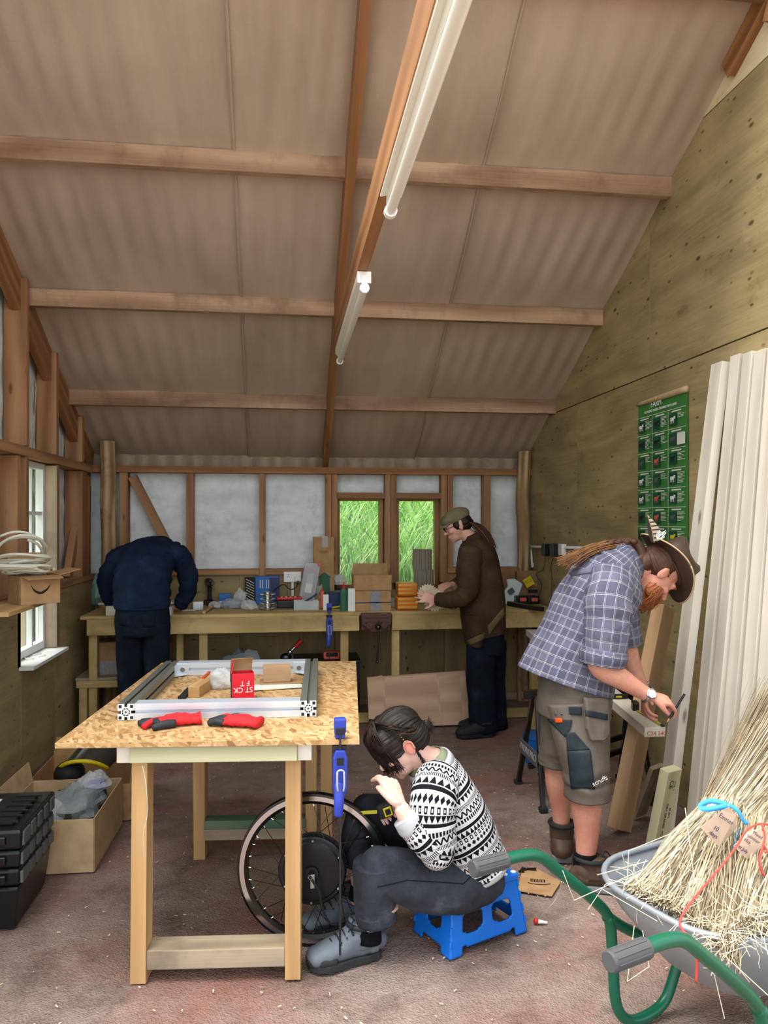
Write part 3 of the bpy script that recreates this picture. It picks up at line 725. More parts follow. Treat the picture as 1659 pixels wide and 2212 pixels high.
# ---------------------------------------------------------------- things on the table
def glove(name, label, px0, py0, px1, py1, sc, seed, flip):
    a, b = onz(px0, py0, TZ), onz(px1, py1, TZ); d = (b - a).normalized(); s = V((-d.y, d.x, 0)); L = (b - a).length
    t = thing(name, label, 'glove', (a + b) / 2, 'red work gloves on the table'); z = V((0, 0, 1))
    m = MB(); m.loft([(a + d * L * .33 + z * .014, .043, .012), (a + d * L * .5 + z * .020, .046, .018), (a + d * L * .7 + z * .021, .040, .020), (a + d * L * .88 + z * .018, .034, .016), (b + z * .020, .040, .019)], s, 20, 5, fold=(.006, 40, .6, seed))
    me = m.mesh('cuff', True); obj('cuff', m, 'red_glove', t, True)
    for k, off in enumerate((-.032, -.011, .011, .032)):
        f = MB(); p0 = a + d * L * .36 + s * off * .95 + z * .014; p1 = a + d * (L * (.02 + .05 * abs(k - 1.2))) + s * off * 1.25 * flip + z * .011
        f.tube([p0, p0.lerp(p1, .5) + z * .006, p1], [.013, .012, .0105], 10, 4); obj('finger', f, 'glove_black' if k < 3 else 'red_glove', t, True)
    f = MB(); p0 = a + d * L * .58 + s * .035 * flip + z * .015; p1 = a + d * L * .25 + s * .062 * flip + z * .011; f.tube([p0, p0.lerp(p1, .5) + z * .004, p1], [.016, .014, .011], 10, 4); obj('thumb', f, 'glove_black', t, True)
glove('work_glove', 'long red knitted glove with black coated fingers, left one by the frame corner', 295, 1572, 435, 1562, 1, 3, -1)
glove('work_glove', 'crumpled red knitted glove with open cuff, right one before the frame', 455, 1562, 560, 1572, 1, 11, 1)
# red screw box, upside down print
c = onz(523, 1513, TZ); u = V((.985, .17, 0)).normalized(); bx_, by_, bh = .088, .062, .115
uy = V((-u.y, u.x, 0)); rb = thing('screw_box', 'red and black card box of screws standing open inside the frame', 'box', c)
Rb = Matrix((u, uy, V((0, 0, 1)))).transposed()
ctr = c + V((0, 0, bh / 2 + .001)); m = MB(); th = .0015
m.box(ctr - uy * by_ / 2, (bx_, th, bh), Rb); m.box(ctr + uy * by_ / 2, (bx_, th, bh), Rb); m.box(ctr + u * bx_ / 2, (th, by_, bh), Rb); m.box(ctr - V((0, 0, bh / 2)), (bx_, by_, th), Rb); obj('carton', m, 'red_card', rb)
m = MB(); m.box(ctr - u * bx_ / 2, (th * 1.2, by_, bh), Rb); obj('black_side', m, 'black_matte', rb)
m = MB(); top = c + uy * by_ / 2 + V((0, 0, bh)); m.grid(lambda a, b: top + u * (a - .5) * bx_ + V((0, 0, .055 * b)) - uy * .03 * b * b, 6, 6); o = obj('flap', m, 'cardboard', rb); o.modifiers.new('s', 'SOLIDIFY').thickness = .0012
m = MB(); sl = c - u * bx_ / 2 + V((0, 0, bh)); m.grid(lambda a, b: sl + uy * (a - .5) * by_ * (1 - .5 * b) + uy * .012 * b + V((0, 0, .05 * math.sin(b * 1.5))) + u * .014 * b, 6, 6); o = obj('flap', m, 'red_card', rb); o.modifiers.new('s', 'SOLIDIFY').thickness = .0012
fb = c - uy * (by_ / 2 + .0014)
text('ST CK', .030, basis(fb + V((0, 0, .050)), -u, (0, 0, -1)) , 'tile_white', rb, sx=.95)
text('F T', .030, basis(fb + V((0, 0, .076)) + u * .008, -u, (0, 0, -1)), 'tile_white', rb, sx=.95)
sbp = c - u * (bx_ / 2 + .0022); text('Ulti-Mate', .017, basis(sbp + V((0, 0, .045)), (0, 0, -1), -uy), 'tile_white', rb)
text('U', .022, basis(sbp + V((0, 0, .098)), (0, 0, -1), -uy), 'red_cord', rb)
m = MB(); m.box(c - uy * .012 + V((0, 0, bh * .5)), (bx_ * .9, by_ * .6, bh * .9), Rb); obj('screws', m, 'dark_steel', rb)
def block(name, label, cat, mt, p, size, ang, tilt=0, parent=None):
    t = V(p) + V((0, 0, size[2] / 2 + .0005)); m = MB(); m.box(t, size, RZ(ang) @ RY(tilt)); return tag(obj(name, m, mt, None, bevel=.002), label, cat)
block('timber_offcut', 'long pine offcut lying beside the red screw box', 'wood block', 'pine', onz(440, 1492, TZ), (.048, .26, .045), -12)
block('timber_offcut', 'weathered brown wood block resting on papers inside the frame', 'wood block', 'old_plank', onz(598, 1472, TZ + .012), (.12, .045, .075), 3)
for i, (px, py, sz, an, mt, lab, dz) in enumerate(((600, 1478, (.24, .16), 4, 'cardboard_pale', 'brown card sheet under the wood block on the table', 0), (590, 1486, (.25, .10), 9, 'paper', 'white paper sheet sticking out beside the red box', .004), (612, 1484, (.2, .1), 14, 'yellow', 'yellow leaflet under the brown card on the table', .002), (610, 1476, (.2, .11), 2, 'cardboard', 'folded brown envelope on the yellow leaflet', .008))):
    p = onz(px, py, TZ); m = MB(); m.box(p + V((0, 0, .002 + dz)), (*sz, .003), RZ(an)); tag(obj('paper_sheet', m, mt, None), lab, 'paper')
t = thing('chisel', 'dark steel bar with orange grip beside the pine offcut', 'tool', onz(405, 1500, TZ)); a, b = onz(392, 1508, TZ + .006), onz(412, 1487, TZ + .006); m = MB(); m.beam(a, b, .03, .012); obj('bar', m, 'black_matte', t, bevel=.002); a, b = onz(438, 1465, TZ + .05), onz(452, 1452, TZ + .05); m = MB(); m.tube([a, b], .006, 8); obj('grip', m, 'orange_tag', t)
def bag(name, label, c, r, mt, seed, parts=None):
    m = MB(); c = V(c); rings = []; n, k = 26, 14
    for j in range(k + 1):
        th = math.pi * (j + .03) / (k + .06); q = []
        for i in range(n):
            a = 2 * math.pi * i / n; d = V((math.sin(th) * math.cos(a), math.sin(th) * math.sin(a), -math.cos(th)))
            f = 1 + .38 * noise.noise(d * 2.1 + V((seed, 0, 0))) + .2 * abs(noise.noise(d * 5 + V((0, seed, 0))))
            p = V((d.x * r[0], d.y * r[1], d.z * r[2])) * f; p.z = max(p.z, -r[2] * .72); q.append(c + p)
        rings.append(q)
    m.skin(rings); o = obj(name, m, mt, None, 35); return tag(o, label, 'plastic bag')
bag('plastic_bag', 'crumpled clear bag behind the pine offcut on the table', onz(478, 1470, TZ + .035) + V((0, 0, .002)), (.05, .04, .045), 'film', 4)
def clamp(name, label, top, zt, zb, sc=1.0, ang=0):
    """one-handed bar clamp hanging on a board edge: fixed jaw on top, body and trigger below"""
    t = local(name, label, 'clamp', top, (0, 0, ang)); m = MB()
    m.box((0, 0, (zt + zb) / 2), (.007, .018, zt - zb)); obj('bar', m, 'dark_steel', t, bevel=.001)
    m = MB(); m.box((0, .004, .045), (.040, .034, .05)); m.box((0, .02, .012), (.034, .05, .022)); obj('upper_jaw', m, 'blue_clamp', t, bevel=.006, seg=3)
    m = MB(); m.box((0, -.0145, .030), (.030, .006, .022)); obj('pad', m, 'black_rubber', t, bevel=.002)
    m = MB(); m.box((0, .02, -.028), (.044, .05, .012)); obj('lower_pad', m, 'black_rubber', t, bevel=.002)
    m = MB(); m.prism([(-.015, -.035), (.015, -.035), (.024, -.06), (.024, -.16), (.018, -.185), (-.018, -.185), (-.024, -.16), (-.024, -.06)][::-1], .034, Matrix(((1, 0, 0, 0), (0, 0, 1, -.017), (0, 1, 0, 0), (0, 0, 0, 1)))); obj('body', m, 'blue_clamp', t, bevel=.004)
    m = MB(); m.box((0, -.018, -.07), (.022, .004, .024)); obj('recess', m, 'black_matte', t)
    m = MB()
    for sx in (-1, 1): m.tube([(sx * .011, -.028, -.10), (sx * .012, -.034, -.14), (sx * .009, -.03, -.165)], .0035, 6, 3)
    m.tube([(-.011, -.028, -.10), (0, -.03, -.094), (.011, -.028, -.10)], .0035, 6, 3); obj('release_lever', m, 'bottle_grey', t, True)
    m = MB(); m.loft([((-.004, -.015, -.15), .018, .012), ((-.006, -.03, -.2), .017, .011), ((-.008, -.032, -.24), .014, .009)], (1, 0, 0), 14, 4, dome=1); obj('trigger', m, 'blue_clamp', t, 40)
    return t
pc = tw((.435, -.705, TZ)); clamp('bar_clamp', 'blue bar clamp gripping the front edge of the work table', pc, .03, -.72)

# ================================================================ bicycle wheel with hub motor
wc = at(676, 1884, 2.79); WS = 1.055; wr_ = .262 * WS; wc.z = wr_ + .002
wax = (RZ(-9) @ V((0, 1, 0))).normalized()
wh = thing('bicycle_wheel', 'bicycle wheel with a black hub motor leaning under the table edge', 'wheel', V((wc.x, wc.y, 0)))
wx_ = wax.cross(V((0, 0, 1))).normalized()
def wp(a, r, o=0.0): return wc + (wx_ * math.cos(a) + V((0, 0, 1)) * math.sin(a)) * (r * WS) + wax * o
def hoop(prof, mt, name, n=96, par=wh):
    m = MB(); rings = []
    for i in range(n):
        a = 2 * math.pi * i / n; rings.append([wp(a, r, o) for r, o in prof])
    rings.append(rings[0]); m.skin(rings, cap=False); return obj(name, m, mt, par, 40)
hoop([(.262, -.014), (.254, -.015), (.254, .015), (.262, .014), (.258, .008), (.255, 0), (.258, -.008)], 'black_gloss', 'tyre_bed')
hoop([(.254, -.0155), (.238, -.0155), (.238, -.010), (.254, -.010)], 'chrome', 'brake_track')
hoop([(.254, .0155), (.238, .0155), (.238, .010), (.254, .010)], 'chrome', 'brake_track')
hoop([(.238, -.0152), (.226, -.008), (.224, 0), (.226, .008), (.238, .0152), (.248, .0)], 'black_gloss', 'rim')
m = MB(); m.lathe([(r_ * 1.07, h_) for r_, h_ in ((.02, -.034), (.068, -.037), (.096, -.032), (.101, -.027), (.111, -.026), (.116, -.022), (.116, -.016), (.106, -.014), (.106, .014), (.116, .016), (.116, .022), (.101, .028), (.06, .036), (.01, .036))], wc, wax, 48); hub = obj('hub_motor', m, 'black_plastic', wh, 30)
m = MB(); m.lathe([(.024, -.046), (.026, -.034), (.03, -.032)], wc, wax, 20); m.cyl(wc - wax * .075, wc + wax * .06, .006, n=10); obj('axle', m, 'dark_steel', hub, 40)
m = MB(); m.box(wc - wax * .066 + V((.006, 0, -.018)), (.016, .003, .05)); m.cyl(wc - wax * .064, wc - wax * .074, .010, n=6); obj('torque_plate', m, 'steel', hub, bevel=.001)
for k in range(6):
    a = k * math.pi / 3 + .5; b = MB(); p = wp(a, .106, -.026); b.cyl(p, p - wax * .007, .0042, n=8); obj('bolt', b, 'chrome', hub, 40)
for k in range(36):
    a = 2 * math.pi * k / 36; sd = -1 if k % 2 else 1; da = (.38 if (k // 2) % 2 else -.38)
    p0, p1 = wp(a + da, .112, sd * .019), wp(a, .228, sd * .004); b = MB(); b.tube([p0, p1], .0014, 5); sp = obj('spoke', b, 'black_gloss', wh)
    b = MB(); b.tube([p1.lerp(p0, .09), p1], .0022, 6); obj('nipple', b, 'chrome', sp)
m = MB(); q = wc - wax * .07; m.tube([q + V((.004, 0, -.01)), q + V((.03, -.01, -.05)), q + V((.042, -.01, -.11)), q + V((.07, 0, -.17)), q + V((.11, .02, -.19))], .0042, 8, 6); obj('motor_cable', m, 'black_rubber', hub, True)

# ================================================================ back bench
bn = thing('workbench', 'long rough timber workbench along the back wall under the windows', 'workbench', (.3, 6.05, 0))
BZ = .86
m = MB(); m.box((.31, 6.06, BZ - .0125), (3.56, .70, .025)); obj('bench_top', m, 'pine_dirty', bn, bevel=.003)
def bx(px): return at(px, 1350, 5.7).x
for a, b in ((188, 776), (846, 1215)):
    m = MB(); m.box(((bx(a) + bx(b)) / 2, 5.71, BZ - .025 - .055), (bx(b) - bx(a), .045, .115)); obj('front_beam', m, 'pine_dirty', bn, bevel=.003)
for px in (198, 438, 745, 856, 1180):
    m = MB(); m.box((bx(px), 5.765, (BZ - .14) / 2 + .02), (.06, .06, BZ - .14 + .04)); obj('leg', m, 'pine_dirty', bn, bevel=.003)
m = MB(); m.box((.3, 5.82, .035), (3.5, .045, .07)); obj('bottom_rail', m, 'pine_dirty', bn, bevel=.003)
m = MB(); m.box((-1.14, 6.05, .40), (.74, .62, .02)); m2 = m; obj('lower_shelf', m, 'grey_wood', bn, bevel=.002)
m = MB(); m.box((-1.14, 5.74, .365), (.72, .04, .05)); obj('shelf_rail', m, 'pine_dirty', bn, bevel=.002)
m = MB(); m.box((-1.45, 5.735, .17), (.055, .05, .34)); obj('shelf_leg', m, 'pine_dirty', bn, bevel=.002)
m = MB(); m.box((-.79, 5.90, .42), (.05, .05, .8)); obj('shelf_leg', m, 'pine_dirty', bn, bevel=.002)
clamp('bar_clamp', 'blue bar clamp hanging on the front beam of the workbench', V((bx(711), 5.675, BZ + .004)), .03, -.35)
# vice
vz = BZ - .02; vx = bx(811)
vi = thing('bench_vice', 'rusty red woodworking vice with a long handle on the bench front', 'vice', (vx, 5.66, BZ - .2))
m = MB(); m.prism([(-.115, .02), (.115, .02), (.11, -.06), (.07, -.1), (.03, -.125), (-.03, -.125), (-.07, -.1), (-.11, -.06)][::-1], .045, Matrix(((1, 0, 0, vx), (0, 0, 1, 5.625), (0, 1, 0, vz), (0, 0, 0, 1)))); obj('front_jaw', m, 'iron_brown', vi, bevel=.006)
m = MB(); m.box((vx, 5.70, vz - .05), (.22, .06, .13)); obj('rear_jaw', m, 'iron_brown', vi, bevel=.004)
for z in (-.012, -.045): m = MB(); m.box((vx, 5.622, vz + z), (.19, .008, .008)); obj('rib', m, 'iron_brown', vi, bevel=.002)
for s_ in (-1, 1): m = MB(); m.cyl((vx + s_ * .055, 5.60, vz - .065), (vx + s_ * .055, 5.63, vz - .065), .025, n=14); obj('guide_boss', m, 'iron_brown', vi, 40)
m = MB(); m.cyl((vx + .005, 5.56, vz - .075), (vx + .005, 5.63, vz - .075), .018, n=14); m.ball((vx + .005, 5.56, vz - .075), .021); obj('screw_head', m, 'dark_steel', vi, 40)
m = MB(); m.cyl((vx + .01, 5.56, vz - .03), (vx - .003, 5.56, vz - .33), .007, n=10); m.ball((vx - .003, 5.56, vz - .33), .012); obj('handle', m, 'dark_steel', vi, 40)

# ================================================================ timber by the right wall
def board(name, label, p0, p1, w, th, mt, up, group=None, cat='timber'):
    m = MB(); m.beam(p0, p1, w, th, up); o = obj(name, m, mt, None, bevel=.002); tag(o, label, cat, group); return o
PL = [(3.42, 1557, 785, 1432, .095), (3.30, 1597, 768, 1494, .075), (3.205, 1625, 762, 1522, .07), (3.115, 1652, 757, 1556, .08), (3.02, 1682, 750, 1592, .08), (2.93, 1712, 745, 1626, .08)]
names = ['pale pine plank leaning on the wall, set apart furthest from the wheelbarrow', 'pale pine plank leaning on the wall, right beside the dark gap', 'narrow pale plank leaning on the wall, third from the dark gap side', 'pale knotty plank leaning on the wall, fourth from the left', 'pale plank leaning on the wall, second nearest the straw', 'rightmost pale plank leaning on the wall behind the straw']
for i, (y, pxt, pyt, pxb, w_) in enumerate(PL):
    top = at(pxt, pyt, y); fl = at(pxb, 1125 + 1550 * 1640 / (y * 1000 * 1.06), y); fl.z = .003; top.x = min(top.x, XR - .03)
    board('timber_plank', names[i], fl + V((0, 0, .01)), top, w_, .044, 'pale_pine', (1, 0, 0), 'planks leaning on the right wall')
a, b = onz(1410, 1868) + V((0, 0, .012)), at(1450, 1660, 3.16)
ceb = thing('graded_board', 'greenish treated board with black stamped print leaning on the planks', 'timber', a)
m = MB(); m.beam(a, b, .098, .045, (.45, -.9, .1)); bo = obj('board', m, 'treated', ceb, bevel=.002)
d = (b - a).normalized(); t_, sd_, nn_ = frame(b - a, V((.45, -.9, .1))); fp = sd_ * .0232
for s_, k, sz, dx in (('CE', .86, .034, .012), ('1714  1', .84, .016, -.012), ('DRY GRADED  C24', .48, .019, .012), ('ER 0072', .55, .015, -.014)):
    text(s_, sz, basis(a.lerp(b, k) + fp + nn_ * dx * -1, -d, sd_.cross(-d)), 'ink_black', ceb)
board('leaning_post', 'brown weathered timber leaning behind the marked board', onz(1337, 1800) + V((0, 0, .02)), at(1457, 1310, 3.80) - V((.06, 0, 0)), .105, .07, 'old_plank', (.5, -.85, .1))
board('grey_offcut', 'short grey offcut leaning low beside the stamped board', onz(1392, 1785) + V((.02, .1, .02)), at(1420, 1655, 3.62), .09, .025, 'grey_wood', (.4, -.9, .1))
board('floor_offcut', 'small pale wood scrap on the floor behind the wheelbarrow', onz(1372, 1842) + V((0, 0, .012)), onz(1400, 1846) + V((0, 0, .012)), .03, .02, 'pine', (0, 0, 1), cat='wood scrap')
board('floor_offcut', 'small brown wood scrap on the floor beside the near boot', onz(1340, 1872) + V((0, 0, .012)), onz(1352, 1862) + V((0, 0, .012)), .03, .02, 'old_plank', (0, 0, 1), cat='wood scrap')
# the board being marked out
BA, BB = at(1415, 1581, 3.30), at(1150, 1366, 5.5)
mk = thing('marked_board', 'long pale C24 board laid across the sawhorse, end towards the camera', 'timber', BA)
m = MB(); m.beam(BA, BB, .098, .046, (0, 0, 1)); obj('board', m, 'pale_pine', mk, bevel=.002)
bd = (BB - BA).normalized(); bs = bd.cross(V((0, 0, 1))).normalized(); bu = bs.cross(bd)
text('C24 240', .026, basis(BA - bd * .001 + bs * .006 - bu * .008, bs, bu), 'ink_red', mk)
m = MB(); pz = BB.z - .03; m.box((BB.x + .01, BB.y - .03, pz / 2), (.07, .06, pz)); tag(obj('prop_post', m, 'pine_dirty', None, bevel=.003), 'short square timber prop under the far end of the marked board', 'post')
# sawhorse
sh = thing('sawhorse', 'black folding metal sawhorse with silver lettered plates', 'sawhorse', (1.65, 4.1, 0))
zt = BA.lerp(BB, .36).z - .026
for X in (1.36, 1.99):
    for y in (3.9, 4.34):
        m = MB(); m.beam((X, y, .0), (X + (.03 if X < 1.6 else -.03), 4.12 + (y - 4.12) * .12, zt - .03), .03, .024, (1, 0, 0)); leg = obj('leg', m, 'black_gloss', sh, bevel=.003)
        m = MB(); m.box((X, y, .012), (.042, .042, .026)); obj('rubber_foot', m, 'black_rubber', leg, bevel=.004)
    xs = X - .022 if X < 1.6 else X - .012
    yv = .42; zz = zt * .42
    m = MB(); m.box((xs + .012, 4.12, zz), (.006, .30, .085)); pl = obj('brace_plate', m, 'grey_plastic', sh, bevel=.003)
    text('WORKPRO', .056, basis(V((xs + .0085, 4.12, zz)), (0, -1, 0), (0, 0, 1)), 'silver_print', pl)
m = MB(); m.box((1.675, 4.12, zt - .025), (.72, .05, .045)); obj('top_rail', m, 'black_gloss', sh, bevel=.003)
for y in (4.03, 4.21): m = MB(); m.beam((1.38, y, .14), (1.97, y, .30), .02, .03); obj('strut', m, 'black_gloss', sh, bevel=.002)
# bucket under the board
bc = V((1.86, 4.62, 0)); bk = thing('paint_bucket', 'blue plastic tub with a red lid under the marked board', 'bucket', bc)
m = MB(); m.lathe([(.105, 0), (.125, .30), (.128, .30), (.128, .315)], bc + V((0, 0, .001)), n=28); obj('tub', m, 'blue_box', bk, 40)
m = MB(); m.lathe([(.134, .30), (.136, .335), (.12, .345), (.02, .345)], bc, n=28); obj('lid', m, 'red_paint', bk, 40)
m = MB(); m.lathe([(.1145, .09), (.1225, .22)], bc, n=28, cap=False); obj('label_band', m, 'paper', bk)
bc = V((1.6, 4.72, 0)); m = MB(); m.lathe([(.07, .001), (.085, .16), (.09, .16), (.09, .175), (.02, .18)], bc, n=24); tag(obj('small_tub', m, 'blue_box', None, 40), 'small blue tub on the floor behind the sawhorse, left of the red lidded tub', 'tub')
# plywood door panel leaning under the bench
a, b = at(797, 1558, 5.60), at(1016, 1555, 5.60)
dp = thing('door_panel', 'pale veneered board leaning against the front of the workbench', 'panel', (a + b) / 2)
x0, x1 = a.x, b.x; m = MB(); zl = .015; H = .37
def lean(x, z, o=0): return V((x, 5.585 + .10 * z / H - o, z))
m = MB(); m.add([lean(x0, zl), lean(x1, zl), lean(x1 - .02, H + .03), lean(x0 - .005, H), lean(x0, zl, -.018), lean(x1, zl, -.018), lean(x1 - .02, H + .03, -.018), lean(x0 - .005, H, -.018)], [(0, 1, 2, 3), (7, 6, 5, 4), (0, 4, 5, 1), (3, 2, 6, 7), (0, 3, 7, 4), (1, 5, 6, 2)], [[(0, 0), (.8, 0), (.8, .4), (0, .4)]] * 6); obj('panel_board', m, 'veneer', dp)
for s0, s1 in ((0, .16), (.165, .70), (.705, .93)):
    m = MB(); X0, X1 = x0 + (x1 - x0) * s0, x0 + (x1 - x0) * s1 - .002; m.add([lean(X0, zl + .003, .003), lean(X1, zl + .003, .003), lean(X1 - .01, H + .015, .003), lean(X0, H - .005, .003)], [(0, 1, 2, 3)], [[(X0, 0), (X1, 0), (X1, .37), (X0, .37)]]); o = obj('veneer_sheet', m, 'veneer', dp); o.modifiers.new('s', 'SOLIDIFY').thickness = .002
# ================================================================ wheelbarrow with straw
HB = V((.64, 1.775, 0)); hu = V((.93, .37, 0)).normalized(); hl = V((-.37, .93, 0)).normalized()
def hb(u, l, z): return HB + hu * u + hl * l + V((0, 0, z))
wbw = thing('wheelbarrow', 'galvanised wheelbarrow with green tube frame and black grips, filled with straw', 'wheelbarrow', HB + hu * .6)
for s_ in (1, -1):
    l = .245 * s_
    pts = [hb(.02, l, .62), hb(.10, l, .62), hb(.17, l, .605), hb(.24, l, .55), hb(.38, l, .43), hb(.44, l, .36), hb(.455, l, .26), hb(.47, l, .10), hb(.52, l, .032), hb(.60, l, .018), hb(.68, l, .04), hb(.73, l, .12), hb(.78, l * .98, .24)]
    m = MB(); m.tube(pts, .0165, 14, 6); obj('handle_tube', m, 'green_frame', wbw, True)
    m = MB(); m.tube([hb(.43, l, .37), hb(.6, l * .97, .27), hb(.9, l * .7, .235), hb(1.3, l * .3, .22), hb(1.52, l * .22, .2)], .0165, 12, 5); obj('frame_tube', m, 'green_frame', wbw, True)
    m = MB(); m.tube([hb(-.06, l, .62), hb(.055, l, .62)], .0225, 18); g_ = obj('grip', m, 'grip_grey', wbw, 40, bevel=.003)
    for k in range(10):
        a = 2 * math.pi * k / 10; q = MB(); o = hl * (.0222 * math.cos(a)) + V((0, 0, .0222 * math.sin(a)))
        q.tube([hb(-.05, l, .62) + o, hb(.045, l, .62) + o], .0022, 5); obj('grip_rib', q, 'grip_grey', g_)
def rrect(u0, u1, l0, l1, r, z, n=8):
    o = []
    for cu, cl_, a0 in ((u1 - r, l1 - r, 0), (u0 + r, l1 - r, 90), (u0 + r, l0 + r, 180), (u1 - r, l0 + r, 270)):
        for k in range(n + 1):
            a = math.radians(a0 + 90 * k / n); o.append(hb(cu + r * math.cos(a), cl_ + r * math.sin(a), z))
    return o
R1 = rrect(.375, 1.22, -.22, .31, .19, .50); R2 = rrect(.405, 1.18, -.195, .285, .175, .43); R3 = rrect(.53, 1.02, -.13, .21, .13, .275); R4 = rrect(.57, .98, -.09, .17, .10, .26)
m = MB(); m.skin([R4, R3, R2, R1], cap=False); m.add(R4, [list(range(len(R4)))[::-1]]); o = obj('tray', m, 'galv', wbw, 50); o.modifiers.new('s', 'SOLIDIFY').thickness = .003
m = MB(); m.tube(R1 + [R1[0], R1[1]], .0095, 10); obj('rolled_rim', m, 'galv', wbw, True)
m = MB(); c = hb(1.5, .04, .19); m.tube([c + hu * (.15 * math.cos(a * .2618)) + V((0, 0, .15 * math.sin(a * .2618))) for a in range(25)], .035, 12); obj('wheel', m, 'black_rubber', wbw, True)
# straw sheaves
def sheaf(name, label, neck, tip, fan, n, seed, mats, spread, rn):
    t = thing(name, label, 'straw bundle', neck); rs = random.Random(seed); ax = (tip - neck).normalized(); sidev = ax.cross(V((0, 0, 1))).normalized(); upv = sidev.cross(ax)
    for mi, mt in enumerate(mats):
        m = MB()
        for _ in range(n // len(mats)):
            a, r = rs.uniform(0, 6.283), math.sqrt(rs.random()); o = sidev * (math.cos(a) * r * rn) + upv * (math.sin(a) * r * rn * .8)
            p1 = neck + o; s1, s2 = rs.uniform(-1, 1), rs.uniform(0, 1)
            p0 = fan(s1, s2, rs); p2 = tip + o * 1.7 + V((rs.uniform(-.06, .06), rs.uniform(-.06, .06), rs.uniform(-.08, .1)))
            md = p0.lerp(p1, .5) + V((rs.gauss(0, .006), rs.gauss(0, .006), rs.gauss(.012, .008)))
            m.tube([p0, md, p1, p2], [.0013, .0015, .0013, .0007], 3, 0, False)
        o = obj('straw_stalks', m, mt, t); o['kind'] = 'stuff'
    m = MB()
    for _ in range(160):                                  # curly leaves and broken ends near the butt
        p = fan(rs.uniform(-1.05, 1.05), rs.uniform(0, 1), rs) + V((0, 0, .012)); pts = [p]; d = V((rs.gauss(0, 1), rs.gauss(0, 1), rs.gauss(.2, .5))).normalized()
        for _k in range(4): d = (d + V((rs.gauss(0, .5), rs.gauss(0, .5), rs.gauss(-.1, .4)))).normalized(); pts.append(pts[-1] + d * rs.uniform(.012, .035))
        m.tube(pts, .0008, 3, 2, False)
    o = obj('straw_leaves', m, 'straw_c', t); o['kind'] = 'stuff'
    return t
n1 = at(1572, 1762, 2.13); tip1 = at(1745, 1560, 2.62)
A, B = at(1352, 1888, 2.04), at(1590, 2036, 1.75)
def fan1(s, d, rs):
    p = A.lerp(B, (s + 1) / 2); q = p.lerp(n1, -.03 + .3 * d * rs.random()); ar = 1 - s * s
    return q + V((0, 0, -.045 - .045 * d + .03 * ar + .03 * rs.random())) + hu * (.02 * d)
sheaf('straw_sheaf', 'large straw bundle tied with blue tape, spreading over the barrow rim', n1, tip1, fan1, 4800, 3, ('straw_a', 'straw_b', 'straw_c', 'straw_d'), 1, .085)
n2 = at(1665, 1800, 1.98); tip2 = at(1860, 1640, 2.4); C_, D_ = at(1545, 2036, 1.73), at(1710, 1990, 1.74)
def fan2(s, d, rs):
    p = C_.lerp(D_, (s + 1) / 2); q = p.lerp(n2, .06 + .1 * d * rs.random())
    return q + V((0, 0, -.03 - .045 * d + .035 * (1 - s * s) + .03 * rs.random()))
sheaf('straw_sheaf', 'straw bundle with red cord, nearer the right edge of the barrow', n2, tip2, fan2, 3200, 8, ('straw_a', 'straw_c', 'straw_b', 'straw_d'), 1, .07)
m = MB(); rs = random.Random(5)
for pts in (((1385, 1880, 1.95), (1240, 1945, 1.9), (1215, 1880, 1.95)), ((1270, 1965, 1.83), (1300, 1920, 1.86), (1420, 1990, 1.8)), ((1370, 2000, 1.72), (1355, 2120, 1.7), (1402, 2088, 1.7), (1388, 2010, 1.72)), ((1530, 2050, 1.66), (1565, 2200, 1.64)), ((1560, 2060, 1.66), (1659, 2150, 1.62)), ((1355, 1900, 1.94), (1358, 1838, 1.97), (1450, 1800, 2.0)), ((1480, 1745, 2.1), (1500, 1900, 1.9)), ((1290, 1890, 1.92), (1400, 1860, 1.95))):
    m.tube([at(*p) for p in pts], .0011, 4, 0, False)
tag(obj('loose_straw', m, 'straw_c', None), 'loose straw stalks hanging over the barrow rim and handle', 'straw')['kind'] = 'stuff'
# ribbon, cord and paper tags
def ribbon(m, pts, w, up):
    P = spline([at(*p) for p in pts], 6); L = []
    for i, p in enumerate(P):
        t = (P[min(i + 1, len(P) - 1)] - P[max(i - 1, 0)]).normalized(); s = t.cross(V(up)).normalized() * w / 2; L += [p - s, p + s]
    m.add(L, [(2 * i, 2 * i + 1, 2 * i + 3, 2 * i + 2) for i in range(len(P) - 1)])
Y0 = 1.985
rbn = thing('blue_ribbon', 'light blue fabric tape tied in a bow round the straw bundle', 'ribbon', at(1570, 1745, Y0)); m = MB()
ribbon(m, [(1572, 1738, Y0), (1535, 1730, Y0 + .01), (1512, 1742, Y0), (1530, 1748, Y0 - .012), (1572, 1740, Y0 - .012)], .014, (.1, -1, .5))
ribbon(m, [(1575, 1738, Y0 - .012), (1595, 1752, Y0 - .02), (1608, 1775, Y0 - .02), (1616, 1776, Y0 - .01)], .012, (.3, -1, .3))
ribbon(m, [(1590, 1758, Y0 - .02), (1585, 1790, Y0 - .03), (1592, 1812, Y0 - .03), (1598, 1790, Y0 - .03), (1588, 1820, Y0 - .035), (1580, 1848, Y0 - .035)], .010, (1, -.6, .2))
o = obj('tape', m, 'ribbon', rbn, True); o.modifiers.new('s', 'SOLIDIFY').thickness = .001
rc = thing('baling_twine', 'red twine trailing from the straw over the barrow rim', 'twine', at(1480, 2000, 1.7)); m = MB()
m.tube([at(1665, 1783, 1.88), at(1640, 1780, 1.87), at(1612, 1795, 1.86), at(1590, 1830, 1.85), at(1555, 1875, 1.82), at(1500, 1940, 1.76), at(1470, 1985, 1.72), at(1475, 2010, 1.69), at(1500, 2035, 1.665), at(1506, 2065, 1.65), at(1504, 2120, 1.65)], .0028, 8, 6); obj('cord', m, 'red_cord', rc, True)
